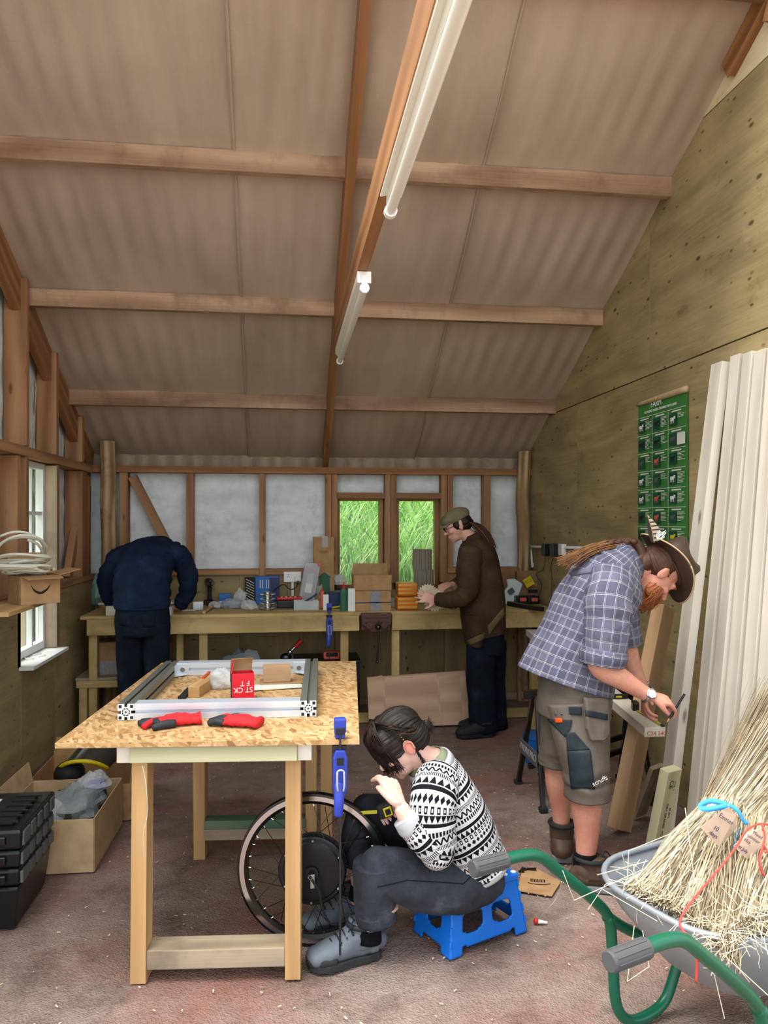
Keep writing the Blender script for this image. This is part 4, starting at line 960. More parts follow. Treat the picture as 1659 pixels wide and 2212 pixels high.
m = MB(); m.tube([at(1645, 1778, 1.86), at(1652, 1810, 1.84), at(1640, 1860, 1.82), at(1650, 1890, 1.82), at(1670, 1900, 1.82)], .0028, 8, 6); m.tube([at(1650, 1828, 1.835), at(1657, 1838, 1.83), at(1652, 1842, 1.83)], .003, 8, 4); obj('cord_loop', m, 'red_cord', rc, True)
def ptag(label, P, lines, Yd):
    q = [at(px, py, Yd + dy) for px, py, dy in P]; t = thing('paper_tag', label, 'label', q[0]); m = MB()
    m.add(q, [list(range(len(q)))]); o = obj('tag_card', m, 'tag_paper', t); o.modifiers.new('s', 'SOLIDIFY').thickness = .0012
    for s_, px, py, dy, sz, dirx in lines:
        o0 = at(px, py, Yd + dy - .004); x = (at(px + dirx[0] * 20, py + dirx[1] * 20, Yd + dy - .004) - o0).normalized(); y = (at(px + dirx[1] * 20, py - dirx[0] * 20, Yd + dy - .004) - o0).normalized()
        tx = text(s_, sz, basis(o0, x, y), 'ink', t, ext=.0002)
dn = (.82, .57)
ptag('brown paper tag with ink note hanging from the blue ribbon', [(1573, 1744, 0), (1590, 1760, 0), (1589, 1790, 0), (1553, 1830, -.02), (1512, 1787, -.02), (1560, 1750, 0)], [('Exeter', 1569, 1770, -.012, .018, dn), ('10', 1547, 1790, -.014, .017, dn), ('days', 1542, 1803, -.017, .016, dn)], 1.955)
ptag('brown paper tag with longer ink note under the red cord', [(1612, 1797, 0), (1640, 1790, 0), (1659, 1805, 0), (1652, 1825, -.01), (1614, 1857, -.02), (1584, 1828, -.02)], [('Mixed', 1637, 1804, -.01, .013, dn), ('summer', 1628, 1812, -.012, .013, dn), ('Hay', 1615, 1817, -.014, .013, dn), ('21st July', 1602, 1832, -.018, .013, dn)], 1.90)

# ================================================================ blue step stool
SR = 24.3; so = V((.690, 2.80, 0)); st = local('step_stool', 'bright blue plastic folding step stool under the seated person', 'stool', so, (0, 0, math.radians(SR)))
bw, bd_, tw_, td, sh_ = .182, .118, .15, .092, .222
m = MB(); m.box((0, 0, sh_ - .012), (2 * tw_ + .012, 2 * td + .012, .024)); obj('top', m, 'blue_stool', st, bevel=.006, seg=3)
for i in range(8):
    for j in range(5):
        m = MB(); m.cyl((-.1435 + .041 * i, -.08 + .04 * j, sh_ - .001), (-.1435 + .041 * i, -.08 + .04 * j, sh_ + .0015), .0105, n=14); obj('grip_dot', m, 'tile_white', st)
def stool_side(P0, P1, Q0, Q1, holes, tabs):
    """panel between foot line P and top line Q with oval holes; leg cut-outs at the foot"""
    n = 40; m = MB()
    def pt(a, b): return (V(P0).lerp(V(P1), a)).lerp(V(Q0).lerp(V(Q1), a), b)
    nu, nv = 44, 26; vs = [pt(i / nu, j / nv) for j in range(nv + 1) for i in range(nu + 1)]; F = []
    for j in range(nv):
        for i in range(nu):
            a, b = (i + .5) / nu, (j + .5) / nv
            if any(((a - ca) / ra) ** 4 + ((b - cb) / rb_) ** 4 < 1 for ca, cb, ra, rb_ in holes): continue
            if b < .13 - .03 * math.cos((a - .5) * 6) and tabs < a < 1 - tabs: continue
            k = j * (nu + 1) + i; F.append((k, k + 1, k + nu + 2, k + nu + 1))
    m.add(vs, F); return m
B4 = [(-bw, -bd_, .001), (bw, -bd_, .001), (bw, bd_, .001), (-bw, bd_, .001)]; T4 = [(-tw_, -td, sh_ - .02), (tw_, -td, sh_ - .02), (tw_, td, sh_ - .02), (-tw_, td, sh_ - .02)]
for i in range(4):
    k = (i + 1) % 4; hs = [(.29, .53, .14, .17), (.71, .53, .14, .17)] if i % 2 == 0 else [(.5, .53, .2, .17)]
    o = obj('side_panel', stool_side(B4[i], B4[k], T4[i], T4[k], hs, .17 if i % 2 == 0 else .26), 'blue_stool', st, 30)
    sm = o.modifiers.new('m', 'SMOOTH'); sm.iterations = 3; sm.factor = .6
    so_ = o.modifiers.new('s', 'SOLIDIFY'); so_.thickness = .008
for i in range(4):
    for z in (.2, .42, .66, .86):
        m = MB(); p = V(B4[i]).lerp(V(T4[i]), z); q = V(B4[i]).lerp(V(T4[i]), z + .1); m.tube([p, q], .005, 8); obj('hinge', m, 'blue_stool', st, 40)

# ================================================================ left floor: tool cases and cartons
tc = thing('tool_case_stack', 'black plastic stacking tool case with ribbed drawers, by the left edge', 'tool case', (-1.2, 3.22, 0))
x1_, x0_, ya, yb = -.985, -1.42, 3.0, 3.42
for i, (z0, z1, ins) in enumerate(((0.002, .17, .03), (.175, .24, .01), (.245, .31, .005), (.315, .39, .0))):
    m = MB(); cx, cy = (x0_ + x1_) / 2, (ya + yb) / 2; hx, hy = (x1_ - x0_) / 2 - ins, (yb - ya) / 2 - ins; ti = ins * .35 if i == 0 else ins - .003
    hx2, hy2 = (x1_ - x0_) / 2 - ti, (yb - ya) / 2 - ti
    m.add([(cx + a * hx, cy + b * hy, z0) for a, b in ((-1, -1), (1, -1), (1, 1), (-1, 1))] + [(cx + a * hx2, cy + b * hy2, z1) for a, b in ((-1, -1), (1, -1), (1, 1), (-1, 1))], [(3, 2, 1, 0), (4, 5, 6, 7), (0, 1, 5, 4), (1, 2, 6, 5), (2, 3, 7, 6), (3, 0, 4, 7)])
    bo = obj(('base_bin', 'drawer', 'drawer', 'lid')[i], m, 'black_plastic', tc, bevel=.012, seg=3)
    if 0 < i < 4:
        for k in range(5):
            b = MB(); b.box((x1_ + .002 - (.004 if i < 3 else 0), ya + .05 + .08 * k, (z0 + z1) / 2), (.012, .05 if k else .075, (z1 - z0) * .7)); obj('rib', b, 'grey_plastic', bo, bevel=.003)
        b = MB(); b.box(((x0_ + x1_) / 2 + .1, ya - .004, (z0 + z1) / 2), (.13, .014, .034)); obj('latch', b, 'black_gloss', bo, bevel=.005)
m = MB(); m.box((-1.2, 3.2, .397), (.34, .30, .012)); obj('lid_panel', m, 'black_matte', tc, bevel=.004)
for k in range(6): m = MB(); m.box((-1.06, 3.05 + .055 * k, .405), (.1, .012, .006)); obj('lid_rib', m, 'black_plastic', tc)
m = MB(); m.box((-1.24, 3.2, .404), (.17, .2, .002)); obj('label_sheet', m, 'paper', tc)
def carton_open(name, label, x0, x1, y0, y1, h, mt, flaps=(), rot=0, base=0.001, extra=None):
    cx, cy = (x0 + x1) / 2, (y0 + y1) / 2; t = local(name, label, 'box', (cx, cy, base), (0, 0, math.radians(rot))); w, d, th = x1 - x0, y1 - y0, .005
    for c, s in (((0, -d / 2, h / 2), (w, th, h)), ((0, d / 2, h / 2), (w, th, h)), ((-w / 2, 0, h / 2), (th, d - .011, h)), ((w / 2, 0, h / 2), (th, d - .011, h))):
        m = MB(); m.box(c, s); obj('side', m, mt, t, bevel=.0015)
    m = MB(); m.box((0, 0, .003), (w - .012, d - .012, .005)); obj('bottom', m, mt, t)
    for sd, ln, an in flaps:
        a = math.radians(an); m = MB()
        if sd in 'fb':
            s = -1 if sd == 'f' else 1; p = V((0, s * d / 2, h)); q = V((0, s * math.sin(a), math.cos(a))) * ln
            m.add([p + V((-w / 2, 0, 0)), p + V((w / 2, 0, 0)), p + q + V((w / 2 - .01, 0, 0)), p + q - V((w / 2 - .01, 0, 0))], [(0, 1, 2, 3)])
        else:
            s = -1 if sd == 'l' else 1; p = V((s * w / 2, 0, h)); q = V((s * math.sin(a), 0, math.cos(a))) * ln
            m.add([p + V((0, -d / 2, 0)), p + V((0, d / 2, 0)), p + q + V((0, d / 2 - .01, 0)), p + q - V((0, d / 2 - .01, 0))], [(0, 1, 2, 3)])
        o = obj('flap', m, mt, t); o.modifiers.new('s', 'SOLIDIFY').thickness = .004
    return t
c1 = carton_open('cardboard_box', 'open cardboard box full of wrapped parts beside the black tool case', -1.27, -.835, 3.49, 4.03, .235, 'cardboard_pale', (('l', .1, 10),), -1)
m = MB(); m.cyl((-.06 - .08, -.275, .12), (-.06 - .08, -.268, .12), .028, n=18); obj('hand_hole', m, 'black_matte', c1)
c2 = carton_open('cardboard_box', 'cardboard box holding a face shield, behind the open box', -1.33, -.80, 4.06, 4.62, .19, 'cardboard', (('b', .1, 12), ('r', .07, 5)), 1)
bag('plastic_bag', 'bubble wrapped bundle inside the open cardboard box', V((-.98, 3.78, .2)), (.12, .16, .08), 'film_grey', 9)
bag('plastic_bag', 'blue parts in a clear bag on top of the open box', V((-.93, 3.86, .27)), (.07, .06, .05), 'film', 12)
m = MB(); m.ball((-.91, 3.85, .265), (.04, .035, .03)); tag(obj('blue_part', m, 'blue_clamp', None, True), 'small rounded blue part inside the clear bag in the box', 'part')
t = thing('tape_roll', 'pale flat roll standing in the open cardboard box', 'roll', (-1.07, 3.66, .15)); m = MB(); m.lathe([(.03, -.02), (.068, -.02), (.070, 0), (.068, .02), (.03, .02)], V((-1.07, 3.62, .215)), (.5, -.8, .35), 28); obj('roll', m, 'bottle_grey', t, 40)
m = MB(); m.box((-.97, 3.83, .19), (.22, .2, .06), RZ(20) @ RX(12)); tag(obj('black_part', m, 'black_plastic', None, bevel=.01), 'black plastic part lying in the open cardboard box', 'part')
fs = thing('face_shield', 'dark face shield with a yellow brow band lying in the rear box', 'face shield', (-1.08, 4.25, .2))
fc = V((-1.12, 4.24, .235))
def fsp(a, b): 
    an = math.radians(-75 + 150 * a); r = .13 + .012 * b; return fc + V((r * math.sin(an) + .05 + b * .09, -.09 + .12 * (1 - math.cos(an)) + .20 * b, .10 * math.cos(an) - .045 + .10 * b))
m = MB(); m.grid(fsp, 24, 10); o = obj('visor', m, 'visor', fs, True); o.modifiers.new('s', 'SOLIDIFY').thickness = .003
m = MB(); m.tube([fsp(i / 24, 0) + V((-.002, -.006, .002)) for i in range(25)], .011, 8); obj('brow_band', m, 'yellow', fs, True)
m = MB(); m.ball(fc + V((-.02, -.02, -.03)), (.08, .08, .07)); obj('head_harness', m, 'black_matte', fs, True)

# ---- shelf on the left wall, box with cable coil
m = MB(); m.box((XL + .12, 4.12, 1.105), (.24, .66, .022)); sf = tag(obj('wall_shelf', m, 'pine', None, bevel=.002), 'short timber shelf fixed to the left wall rail', 'shelf')
sb = carton_open('parcel_box', 'small open parcel box with a curved smile mark on the left shelf', -1.42, -1.22, 4.13, 4.31, .145, 'cardboard', (('r', .12, 78), ('b', .12, 15), ('f', .07, 100)), 38, 1.117)
m = MB(); m.tube([(-.05, -.0925, .1), (-.03, -.0925, .07), (0, -.0925, .058), (.03, -.0925, .074), (.05, -.0925, .1)], [.001, .005, .007, .005, .001], 8, 4); obj('smile_mark', m, 'ink_black', sb)
t = thing('cable_coil', 'loose coil of white cable heaped in the parcel box', 'cable', (-1.34, 4.18, 1.27)); rs = random.Random(2)
for k in range(13):
    c = V((-1.37 + rs.uniform(-.03, .03), 4.14 + rs.uniform(-.03, .03), 1.285 + .009 * k)); ra, rb_ = rs.uniform(.11, .15), rs.uniform(.09, .13); tx_, ty_ = (rs.uniform(-.1, .1), rs.uniform(-.35, .05)) if k < 9 else (rs.uniform(.2, .5), -.7); ph = rs.uniform(0, 6)
    pts = [c + V((ra * math.cos(ph + a * .42), rb_ * math.sin(ph + a * .42), tx_ * ra * math.cos(ph + a * .42) + ty_ * rb_ * math.sin(ph + a * .42) + .006 * math.sin(a))) for a in range(15)]
    m = MB(); m.tube(pts, .0068, 8, 3); obj('loop', m, 'cable_white', t, True)
m = MB(); rs = random.Random(4)
for k in range(5): a = V((XL - .03, 4.84 + .05 * k, .70)) + V((rs.uniform(-.04, .04), 0, 0)); m.tube([a, a + V((rs.uniform(-.05, .05), rs.uniform(-.04, .04), .004)), a + V((rs.uniform(-.05, .05), rs.uniform(.02, .06), .001))], .004, 6, 3)
tag(obj('sill_scraps', m, 'white_plastic', None, True), 'white and blue plastic scraps on the side window sill', 'scraps')

# ================================================================ right wall: poster, conduit, chargers
PXX = XR - .004; yl, yr = onx(1381, 1000, PXX).y, onx(1488, 1000, PXX).y; ztp = (onx(1384, 868, PXX).z + onx(1490, 846, PXX).z) / 2; zbp = onx(1381, 1200, PXX).z - .05
ps = thing('wall_poster', 'tall green poster of small cow pictures in a grid, curling at the top', 'poster', (PXX, (yl + yr) / 2, zbp))
PW_, PH = yl - yr, ztp - zbp
def pp(u, v, o=0.0): return V((PXX - o - .012 * (1 - min(1, abs(u - .02) * 8)) * 0, yl - u * PW_, zbp + v * PH))
m = MB(); m.grid(lambda a, b: pp(a, b) - V((.006 + .006 * math.sin(a * 9 + b * 3) * (1 - b), 0, 0)), 30, 30); o = obj('sheet', m, 'poster_green', ps, True)
m = MB(); m.tube([pp(0, 1, .012), pp(.5, 1, .014), pp(1, 1.0, .012)], [.009, .016, .018], 10, 4); obj('rolled_top', m, 'cardboard_pale', ps, True)
def prect(mb, u0, u1, v0, v1, o): mb.add([pp(u0, v0, o), pp(u1, v0, o), pp(u1, v1, o), pp(u0, v1, o)], [(0, 1, 2, 3)])
rows, rh = 8, .112; lines = MB()
text('ECONOMIC MODELS EXPLAINED WITH COWS', .020, basis(pp(.5, .935, .0155), (0, -1, 0), (0, 0, 1)), 'tile_white', ps, sx=.88)
text('FARM', .05, basis(pp(.42, .972, .0155), (0, -1, 0), (0, 0, 1)), 'tile_white', ps)
for r in range(rows):
    vt = .905 - r * rh
    for c_ in range(3):
        u0 = .02 + c_ * .325; pic = MB(); prect(pic, u0 + .01, u0 + .15, vt - .09, vt - .022, .0145); po = obj('picture', pic, 'poster_dark', ps)
        ic = MB(); rr = random.Random(r * 3 + c_); mt = rr.choice(['white_plastic', 'black_matte', 'salmon', 'white_plastic', 'grey_plastic', 'yellow'])
        by = vt - .06; prect(ic, u0 + .035, u0 + .105, by - .004, by + .016, .0155); prect(ic, u0 + .10, u0 + .13, by + .006, by + .022, .0156)
        for q in (.04, .06, .085, .1): prect(ic, u0 + q, u0 + q + .007, by - .018, by - .003, .0155)
        obj('cow_icon', ic, mt, po)
        prect(lines, u0 + .06, u0 + .24, vt - .014, vt - .006, .0150)
        for k in range(rr.randint(4, 9)): prect(lines, u0 + .17, u0 + .17 + rr.uniform(.06, .14), vt - .026 - k * .008, vt - .023 - k * .008, .0150)
    prect(lines, .01, .99, vt + .002, vt + .005, .0150)
for u in (.335, .66): prect(lines, u, u + .006, .02, .9, .0150)
obj('print_lines', lines, 'paper', ps)
m = MB(); prect(m, .84, .99, .70, .765, .0175); obj('taped_patch', m, 'paper', ps)
for pts, lab in (([(1278, 1184), (1150, 1181), (1146, 1184), (1147, 1190), (1150, 1226)], 'white plastic conduit pipe running along the right wall plywood'),):
    t = thing('conduit', lab, 'conduit', onx(1150, 1226, XR - .015)); m = MB(); m.tube([onx(a, b, XR - .014) for a, b in pts], .011, 10); obj('pipe', m, 'white_plastic', t, True)
    for a, b in ((1270, 1183), (1147, 1182), (1150, 1220)): m = MB(); p = onx(a, b, XR - .010); m.box(p, (.018, .03, .034)); obj('clip', m, 'white_plastic', t, bevel=.003)
p = onx(1212, 1187, XR - .02); t = thing('wall_socket', 'white socket box on the right wall conduit', 'socket', p); m = MB(); m.box(p, (.035, .14, .088)); obj('socket_box', m, 'white_plastic', t, bevel=.005)
m = MB(); m.box(p + V((-.019, 0, .0)), (.004, .13, .08)); obj('socket_plate', m, 'white_plastic', t, bevel=.002)
for px, lab, cab in ((1178, 'left black plug charger on the right wall conduit', [(1178, 1204), (1174, 1230), (1158, 1240), (1170, 1262), (1165, 1285), (1155, 1300)]), (1197, 'right black plug charger beside the white wall socket', [(1195, 1206), (1190, 1225), (1192, 1250), (1192, 1275), (1190, 1295)])):
    p = onx(px, 1188, XR - .06); t = thing('plug_charger', lab, 'charger', p, 'black chargers on the wall'); m = MB(); m.box(p, (.05, .07, .1)); obj('case', m, 'black_plastic', t, bevel=.006)
    m = MB(); m.tube([onx(a, b, XR - .05) for a, b in cab], .0028, 6, 4); obj('cable', m, 'black_rubber', t, True)

# ================================================================ things on the bench
def onb(px, py): return onz(px, py, BZ)
def cbox(name, label, cat, px0, px1, py0, py1, dep, mt, rot=0, group=None, bevel=.002):
    """closed box on the bench: front face spans the pixels, base at py1"""
    p = onb((px0 + px1) / 2, py1); k = (p.y * CY + p.x * SY) / CAM_F; w_, h_ = (px1 - px0) * k, (py1 - py0) * k
    t = local(name, label, cat, (p.x, p.y + dep / 2, BZ + .0005), (0, 0, math.radians(rot)), group); m = MB(); m.box((0, 0, h_ / 2), (w_, dep, h_)); obj('body', m, mt, t, bevel=bevel); return t, w_, h_, dep
t, w_, h_, d_ = cbox('tall_carton', 'tall brown carton with a big green arrow beside the window', 'box', 677, 722, 1160, 1304, .1, 'cardboard')
m = MB(); hh = h_ * .30; m.prism([(-.045, .02), (.045, .02), (.045, hh), (.062, hh), (0, hh + .045), (-.062, hh), (-.045, hh)], .001, basis((.005, -d_ / 2 - .0012, .05), (1, 0, 0), (0, 0, 1)) @ Matrix.Translation((0, 0, -.0005))); obj('green_arrow', m, 'green_print', t)
m = MB(); m.box((0, -d_ / 2, h_ * .78), (.075, .003, .022)); obj('hand_slot', m, 'cardboard_dark', t, bevel=.008)
m = MB(); m.box((.01, -d_ / 2 - .001, h_ - .04), (.05, .002, .09)); obj('packing_tape', m, 'film', t)
t, w_, h_, d_ = cbox('blue_carton', 'large blue printed box at the back of the bench', 'box', 549, 603, 1245, 1305, .08, 'blue_box', -4)
for k, dx in enumerate((-.05, -.03, .0, .02)): m = MB(); m.box((dx, -d_ / 2 - .001, h_ * .72), (.006, .001, .07)); obj('print_bar', m, 'paper', t)
m = MB(); m.box((w_ * .3, -d_ / 2 - .001, h_ * .5), (w_ * .38, .001, h_ * .9)); obj('print_panel', m, 'blue_dark', t)
for (a, b, y0, y1, lab) in ((500, 525, 1246, 1304, 'black and white striped carton stack, left of the two on the bench'), (529, 551, 1248, 1306, 'black and white striped carton, next to the blue box')):
    t, w_, h_, d_ = cbox('striped_carton', lab, 'box', a, b, y0, y1, .07, 'black_matte', 0, 'striped cartons on the bench')
    for k in range(9):
        z = h_ * (.06 + .1 * k); m = MB(); m.beam((-w_ * .4, -d_ / 2 - .0008, z + .02), (w_ * .4, -d_ / 2 - .0008, z - .015 + (.0 if z > .03 else .015)), .001, .004, (0, 0, 1)); obj('stripe', m, 'paper', t)
t, w_, h_, d_ = cbox('blue_small_box', 'small blue packet behind the cordless drill', 'box', 473, 499, 1283, 1308, .06, 'blue_box', 6); m = MB(); m.box((0, -d_ / 2 - .001, h_ * .35), (w_ * .95, .001, .008)); obj('white_line', m, 'paper', t)
def drill(label, p, rot, sc=1.0):
    t = local('cordless_drill', label, 'drill', p, (0, 0, rot), 'cordless drills on the bench'); m = MB()
    m.box((0, 0, .02), (.075, .11, .04)); obj('battery', m, 'black_plastic', t, bevel=.006)
    m = MB(); m.loft([((0, 0, .04), .02, .026), ((0, .005, .10), .017, .022), ((0, .0, .15), .019, .028)], (1, 0, 0), 14, 4); obj('grip', m, 'black_rubber', t, True)
    m = MB(); m.loft([((0, -.07, .185), .026, .026), ((0, 0, .185), .031, .033), ((0, .07, .185), .03, .032)], (1, 0, 0), 16, 4); obj('motor_housing', m, 'black_plastic', t, 40)
    m = MB(); m.cyl((0, -.07, .185), (0, -.115, .185), .024, .012, 14); obj('chuck', m, 'dark_steel', t, 40)
    m = MB(); m.box((0, -.078, .19), (.035, .012, .03)); obj('red_panel', m, 'salmon', t, bevel=.004)
drill('black cordless drill standing by the blue packet on the bench', onb(453, 1307) + V((0, 0, .0005)), .3)
drill('black cordless drill half hidden behind the man in navy', onb(386, 1303) + V((0, 0, .0005)), -.5)
# sprocket stack
p = onb(578, 1317); t = thing('sprocket_stack', 'stack of shiny steel toothed sprockets at the bench front', 'sprockets', p)
for k in range(4):
    z = .004 + k * .035; poly = []
    for i in range(48):
        a = 2 * math.pi * i / 48; r = .068 if i % 2 else .061; poly.append((r * math.cos(a), r * math.sin(a)))
    m = MB(); m.prism(poly, .004, Matrix.Translation(p + V((0, 0, z + .012)))); obj('sprocket', m, 'steel', t)
    m = MB(); m.lathe([(.034, 0), (.038, .002), (.038, .012), (.036, .012)], p + V((0, 0, z - .003)), n=20); m.lathe([(.026, .016), (.03, .017), (.03, .031), (.026, .032)], p + V((0, 0, z)), n=20); obj('hub', m, 'chrome', t, 40)
bag('plastic_bag', 'dark crumpled film bag in front of the striped cartons', onb(500, 1315) + V((0, .03, .03)), (.09, .05, .045), 'film_grey', 3)
bag('plastic_bag', 'clear crumpled film bag beside the sprockets', onb(538, 1318) + V((0, .03, .028)), (.06, .04, .042), 'film', 5)
bag('plastic_bag', 'clear pouch with papers near the hammer handle', onb(465, 1315) + V((0, .03, .022)), (.05, .04, .032), 'film', 7)
bag('plastic_bag', 'tall clear film bag leaning on the striped cartons', onb(518, 1310) + V((0, .02, .06)), (.045, .03, .075), 'film', 17)
bag('plastic_bag', 'large greenish plastic bag at the left end of the bench', onb(207, 1312) + V((0, .1, .11)), (.075, .08, .14), 'teal_bag', 21)
m = MB(); a, b = onb(440, 1327), onb(475, 1306); m.tube([a + V((0, .02, .012)), b + V((0, 0, .03))], .012, 10); tag(obj('hammer_handle', m, 'pine', None, 40), 'round wooden tool handle pointing over the bench edge', 'handle')
t = thing('red_tray', 'red and black tool tray at the back of the bench', 'tray', onb(625, 1312)); p = onb(622, 1314); m = MB(); m.box(p + V((0, .06, .03)), (.17, .12, .06)); obj('tray_body', m, 'black_plastic', t, bevel=.006); m = MB(); m.box(p + V((.01, .08, .072)), (.2, .1, .02), RZ(4)); obj('red_insert', m, 'red_paint', t, bevel=.006)
for k in range(4): m = MB(); m.ball(p + V((-.05 + .035 * k, .05, .083)), (.014, .012, .008)); obj('fastener', m, 'gold', t, True)
t = thing('clear_tub', 'clear plastic tub with pliers and orange tools on the bench', 'tub', onb(662, 1316)); p = onb(662, 1318); m = MB()
for c, s in (((0, -.05, .035), (.19, .003, .07)), ((0, .05, .035), (.19, .003, .07)), ((-.095, 0, .035), (.003, .1, .07)), ((.095, 0, .035), (.003, .1, .07)), ((0, 0, .002), (.19, .1, .003))): m.box(p + V(c) + V((0, .06, 0)), s)
obj('tub', m, 'clear_plastic', t)
m = MB(); m.tube([p + V((-.05, .05, .04)), p + V((.04, .06, .09)), p + V((.08, .06, .12))], .008, 8, 4); obj('pliers', m, 'blue_dark', t, True); m = MB(); m.tube([p + V((-.02, .08, .03)), p + V((.05, .05, .06))], .012, 8); obj('orange_tool', m, 'salmon', t, True)
t = thing('parts_organiser', 'clear plastic organiser case leaning upright before the tall carton', 'case', onb(664, 1306)); p0, p1 = onb(660, 1308) + V((0, .0, .0)), at(676, 1216, 6.2); d = (p1 - p0).normalized(); m = MB(); m.beam(p0 + V((0, .02, .002)), p1, .13, .03, (.2, -1, 0)); bo = obj('case', m, 'clear_plastic', t, bevel=.008)
m = MB(); m.beam(p0.lerp(p1, .3) - V((0, .004, 0)), p0.lerp(p1, .75) - V((0, .004, 0)), .055, .003, (.2, -1, 0)); obj('paper_insert', m, 'paper', t)
m = MB(); m.box(p1 + V((.05, 0, -.01)), (.025, .03, .03)); obj('latch', m, 'salmon', t, bevel=.004)
t = thing('garden_shears', 'orange and black handled snips standing on the bench', 'shears', onb(696, 1318)); p = onb(696, 1317); m = MB(); m.tube([p + V((0, .02, .01)), p + V((.005, .02, .08)), p + V((.0, .02, .14))], [.014, .018, .015], 10, 4); obj('handle', m, 'salmon', t, True); m = MB(); m.tube([p + V((.02, .02, .02)), p + V((.022, .02, .13))], .01, 8); obj('black_handle', m, 'black_rubber', t, True); m = MB(); m.tube([p + V((0, .02, .14)), p + V((.0, .02, .18))], [.01, .002], 8); obj('blade', m, 'red_paint', t)
t, w_, h_, d_ = cbox('white_case', 'white small carton between the orange snips and blue tub', 'box', 698, 710, 1285, 1318, .05, 'white_paint')
t, w_, h_, d_ = cbox('blue_tub', 'dark blue plastic tub with yellow tool in front', 'tub', 710, 734, 1280, 1314, .1, 'blue_dark', 0, None, .006); m = MB(); m.box((0, 0, h_), (w_ * 1.08, d_ * 1.05, .008)); obj('rim', m, 'blue_dark', t, bevel=.003); m = MB(); m.tube([(-.03, -.07, .008), (.02, -.075, .012), (.06, -.07, .02)], .008, 8, 3); obj('yellow_tool', m, 'yellow', t, True)
p = onb(743, 1320); t = thing('glue_bottle', 'green bottle with a red pointed cap on the bench', 'bottle', p); m = MB(); m.loft([(p + V((0, .02, .001)), .030, .018), (p + V((0, .02, .09)), .030, .018), (p + V((0, .02, .155)), .029, .018), (p + V((0, .02, .172)), .012, .012)], (1, 0, 0), 16, 4, 3.5); obj('body', m, 'green_bottle', t, 40); m = MB(); m.lathe([(.014, .17), (.014, .185), (.006, .19), (.003, .225)], p + V((0, .02, 0)), n=12); obj('cap', m, 'red_paint', t, 40)
cbox('white_carton', 'narrow white carton beside the green bottle', 'box', 752, 767, 1272, 1321, .05, 'white_paint')
bag('plastic_bag', 'white crumpled bag behind the green bottle', onb(735, 1305) + V((0, .1, .19)), (.06, .04, .05), 'film', 31)
bag('plastic_bag', 'clear packaging heap behind the orange snips', onb(690, 1304) + V((0, .03, .10)), (.06, .04, .1), 'film', 33)
t, w_, h_, d_ = cbox('parcel_carton', 'taped brown carton on the bench beside the vice', 'box', 767, 845, 1277, 1320, .2, 'cardboard')
m = MB(); m.box((w_ * .07, -d_ / 2 - .001, h_ / 2), (.075, .002, h_)); obj('packing_tape', m, 'film_grey', t); m = MB(); m.box((0, -d_ / 2 - .0015, h_ * .42), (w_, .001, .008)); obj('blue_line', m, 'blue_dark', t)
bx2 = carton_open('flap_carton', 'open brown carton stacked on the taped carton below the window', *(lambda p: (p.x - .145, p.x + .145, p.y + .02, p.y + .2))(onb(806, 1320)), .12, 'cardboard', (('b', .08, 10),), 0, BZ + h_ + .003)
for k, (pyb, z, lab) in enumerate(((1319, 0, 'lower clear pack of orange sheets on the bench'), (1319, .108, 'upper clear pack of orange sheets stacked on the lower one'))):
    p = onb(882, pyb); t = thing('orange_pack', lab, 'pack', p + V((0, 0, z)), 'orange packs on the bench'); m = MB(); m.box(p + V((0, .09, z + .052)), (.165 - .01 * k, .14, .1)); obj('pack', m, 'orange_pack', t, bevel=.012, seg=3)
    for zz in (.025, .055, .085): m = MB(); m.box(p + V((0, .0185, z + zz)), (.15, .002, .012)); obj('band', m, 'gold', t)
def honeycomb(label, p, r, h):
    poly = []
    for i in range(64):
        a = 2 * math.pi * i / 64; rr = r if i % 4 < 2 else r * .9; poly.append((rr * math.cos(a), rr * math.sin(a)))
    m = MB(); m.prism(poly, h, Matrix.Translation(p)); return tag(obj('fluted_roll', m, 'honeycomb', None), label, 'cardboard roll', 'fluted rolls in the window')
p = onb(921, 1306); p.y = 6.28; p.z = BZ + .0005; honeycomb('lower fluted grey card cylinder standing before the window', p, .085, .28); honeycomb('upper fluted grey card cylinder stacked before the window', p + V((-.012, 0, .281)), .082, .17)
bag('plastic_bag', 'small white crumpled bag between carton and orange packs', onb(852, 1312) + V((0, .04, .03)), (.05, .04, .04), 'film', 41)
# wall socket behind the bench
p = at(632, 1246, YB - .02); t = thing('double_socket', 'white double power socket on the plywood behind the bench', 'socket', p); m = MB(); m.box(p, (.148, .04, .088)); obj('back_box', m, 'white_plastic', t, bevel=.006)
for dx in (-.04, -.028, -.034): m = MB(); m.box(p + V((dx, -.021, .0 if dx != -.034 else .018)), (.006 if dx != -.034 else .004, .003, .012 if dx == -.034 else .005)); obj('pin_slot', m, 'black_matte', t)
m = MB(); m.box(p + V((.045, -.035, -.012)), (.05, .035, .045)); pg = obj('plug', m, 'white_plastic', t, bevel=.006)
m = MB(); m.box(p + V((.0, -.022, .018)), (.02, .006, .02)); obj('switch', m, 'white_plastic', t, bevel=.002)
m = MB(); m.tube([p + V((0, 0, -.04)), p + V((0, 0, -.24))], .012, 10); obj('conduit', m, 'white_plastic', t, 40)
m = MB(); m.tube([p + V((.045, -.05, -.03)), p + V((.03, -.06, -.08)), p + V((-.02, -.06, -.1)), p + V((-.07, -.06, -.06)), p + V((-.12, -.07, -.08)), p + V((-.16, -.08, -.11))], .004, 6, 5); obj('cable', m, 'black_rubber', t, True)
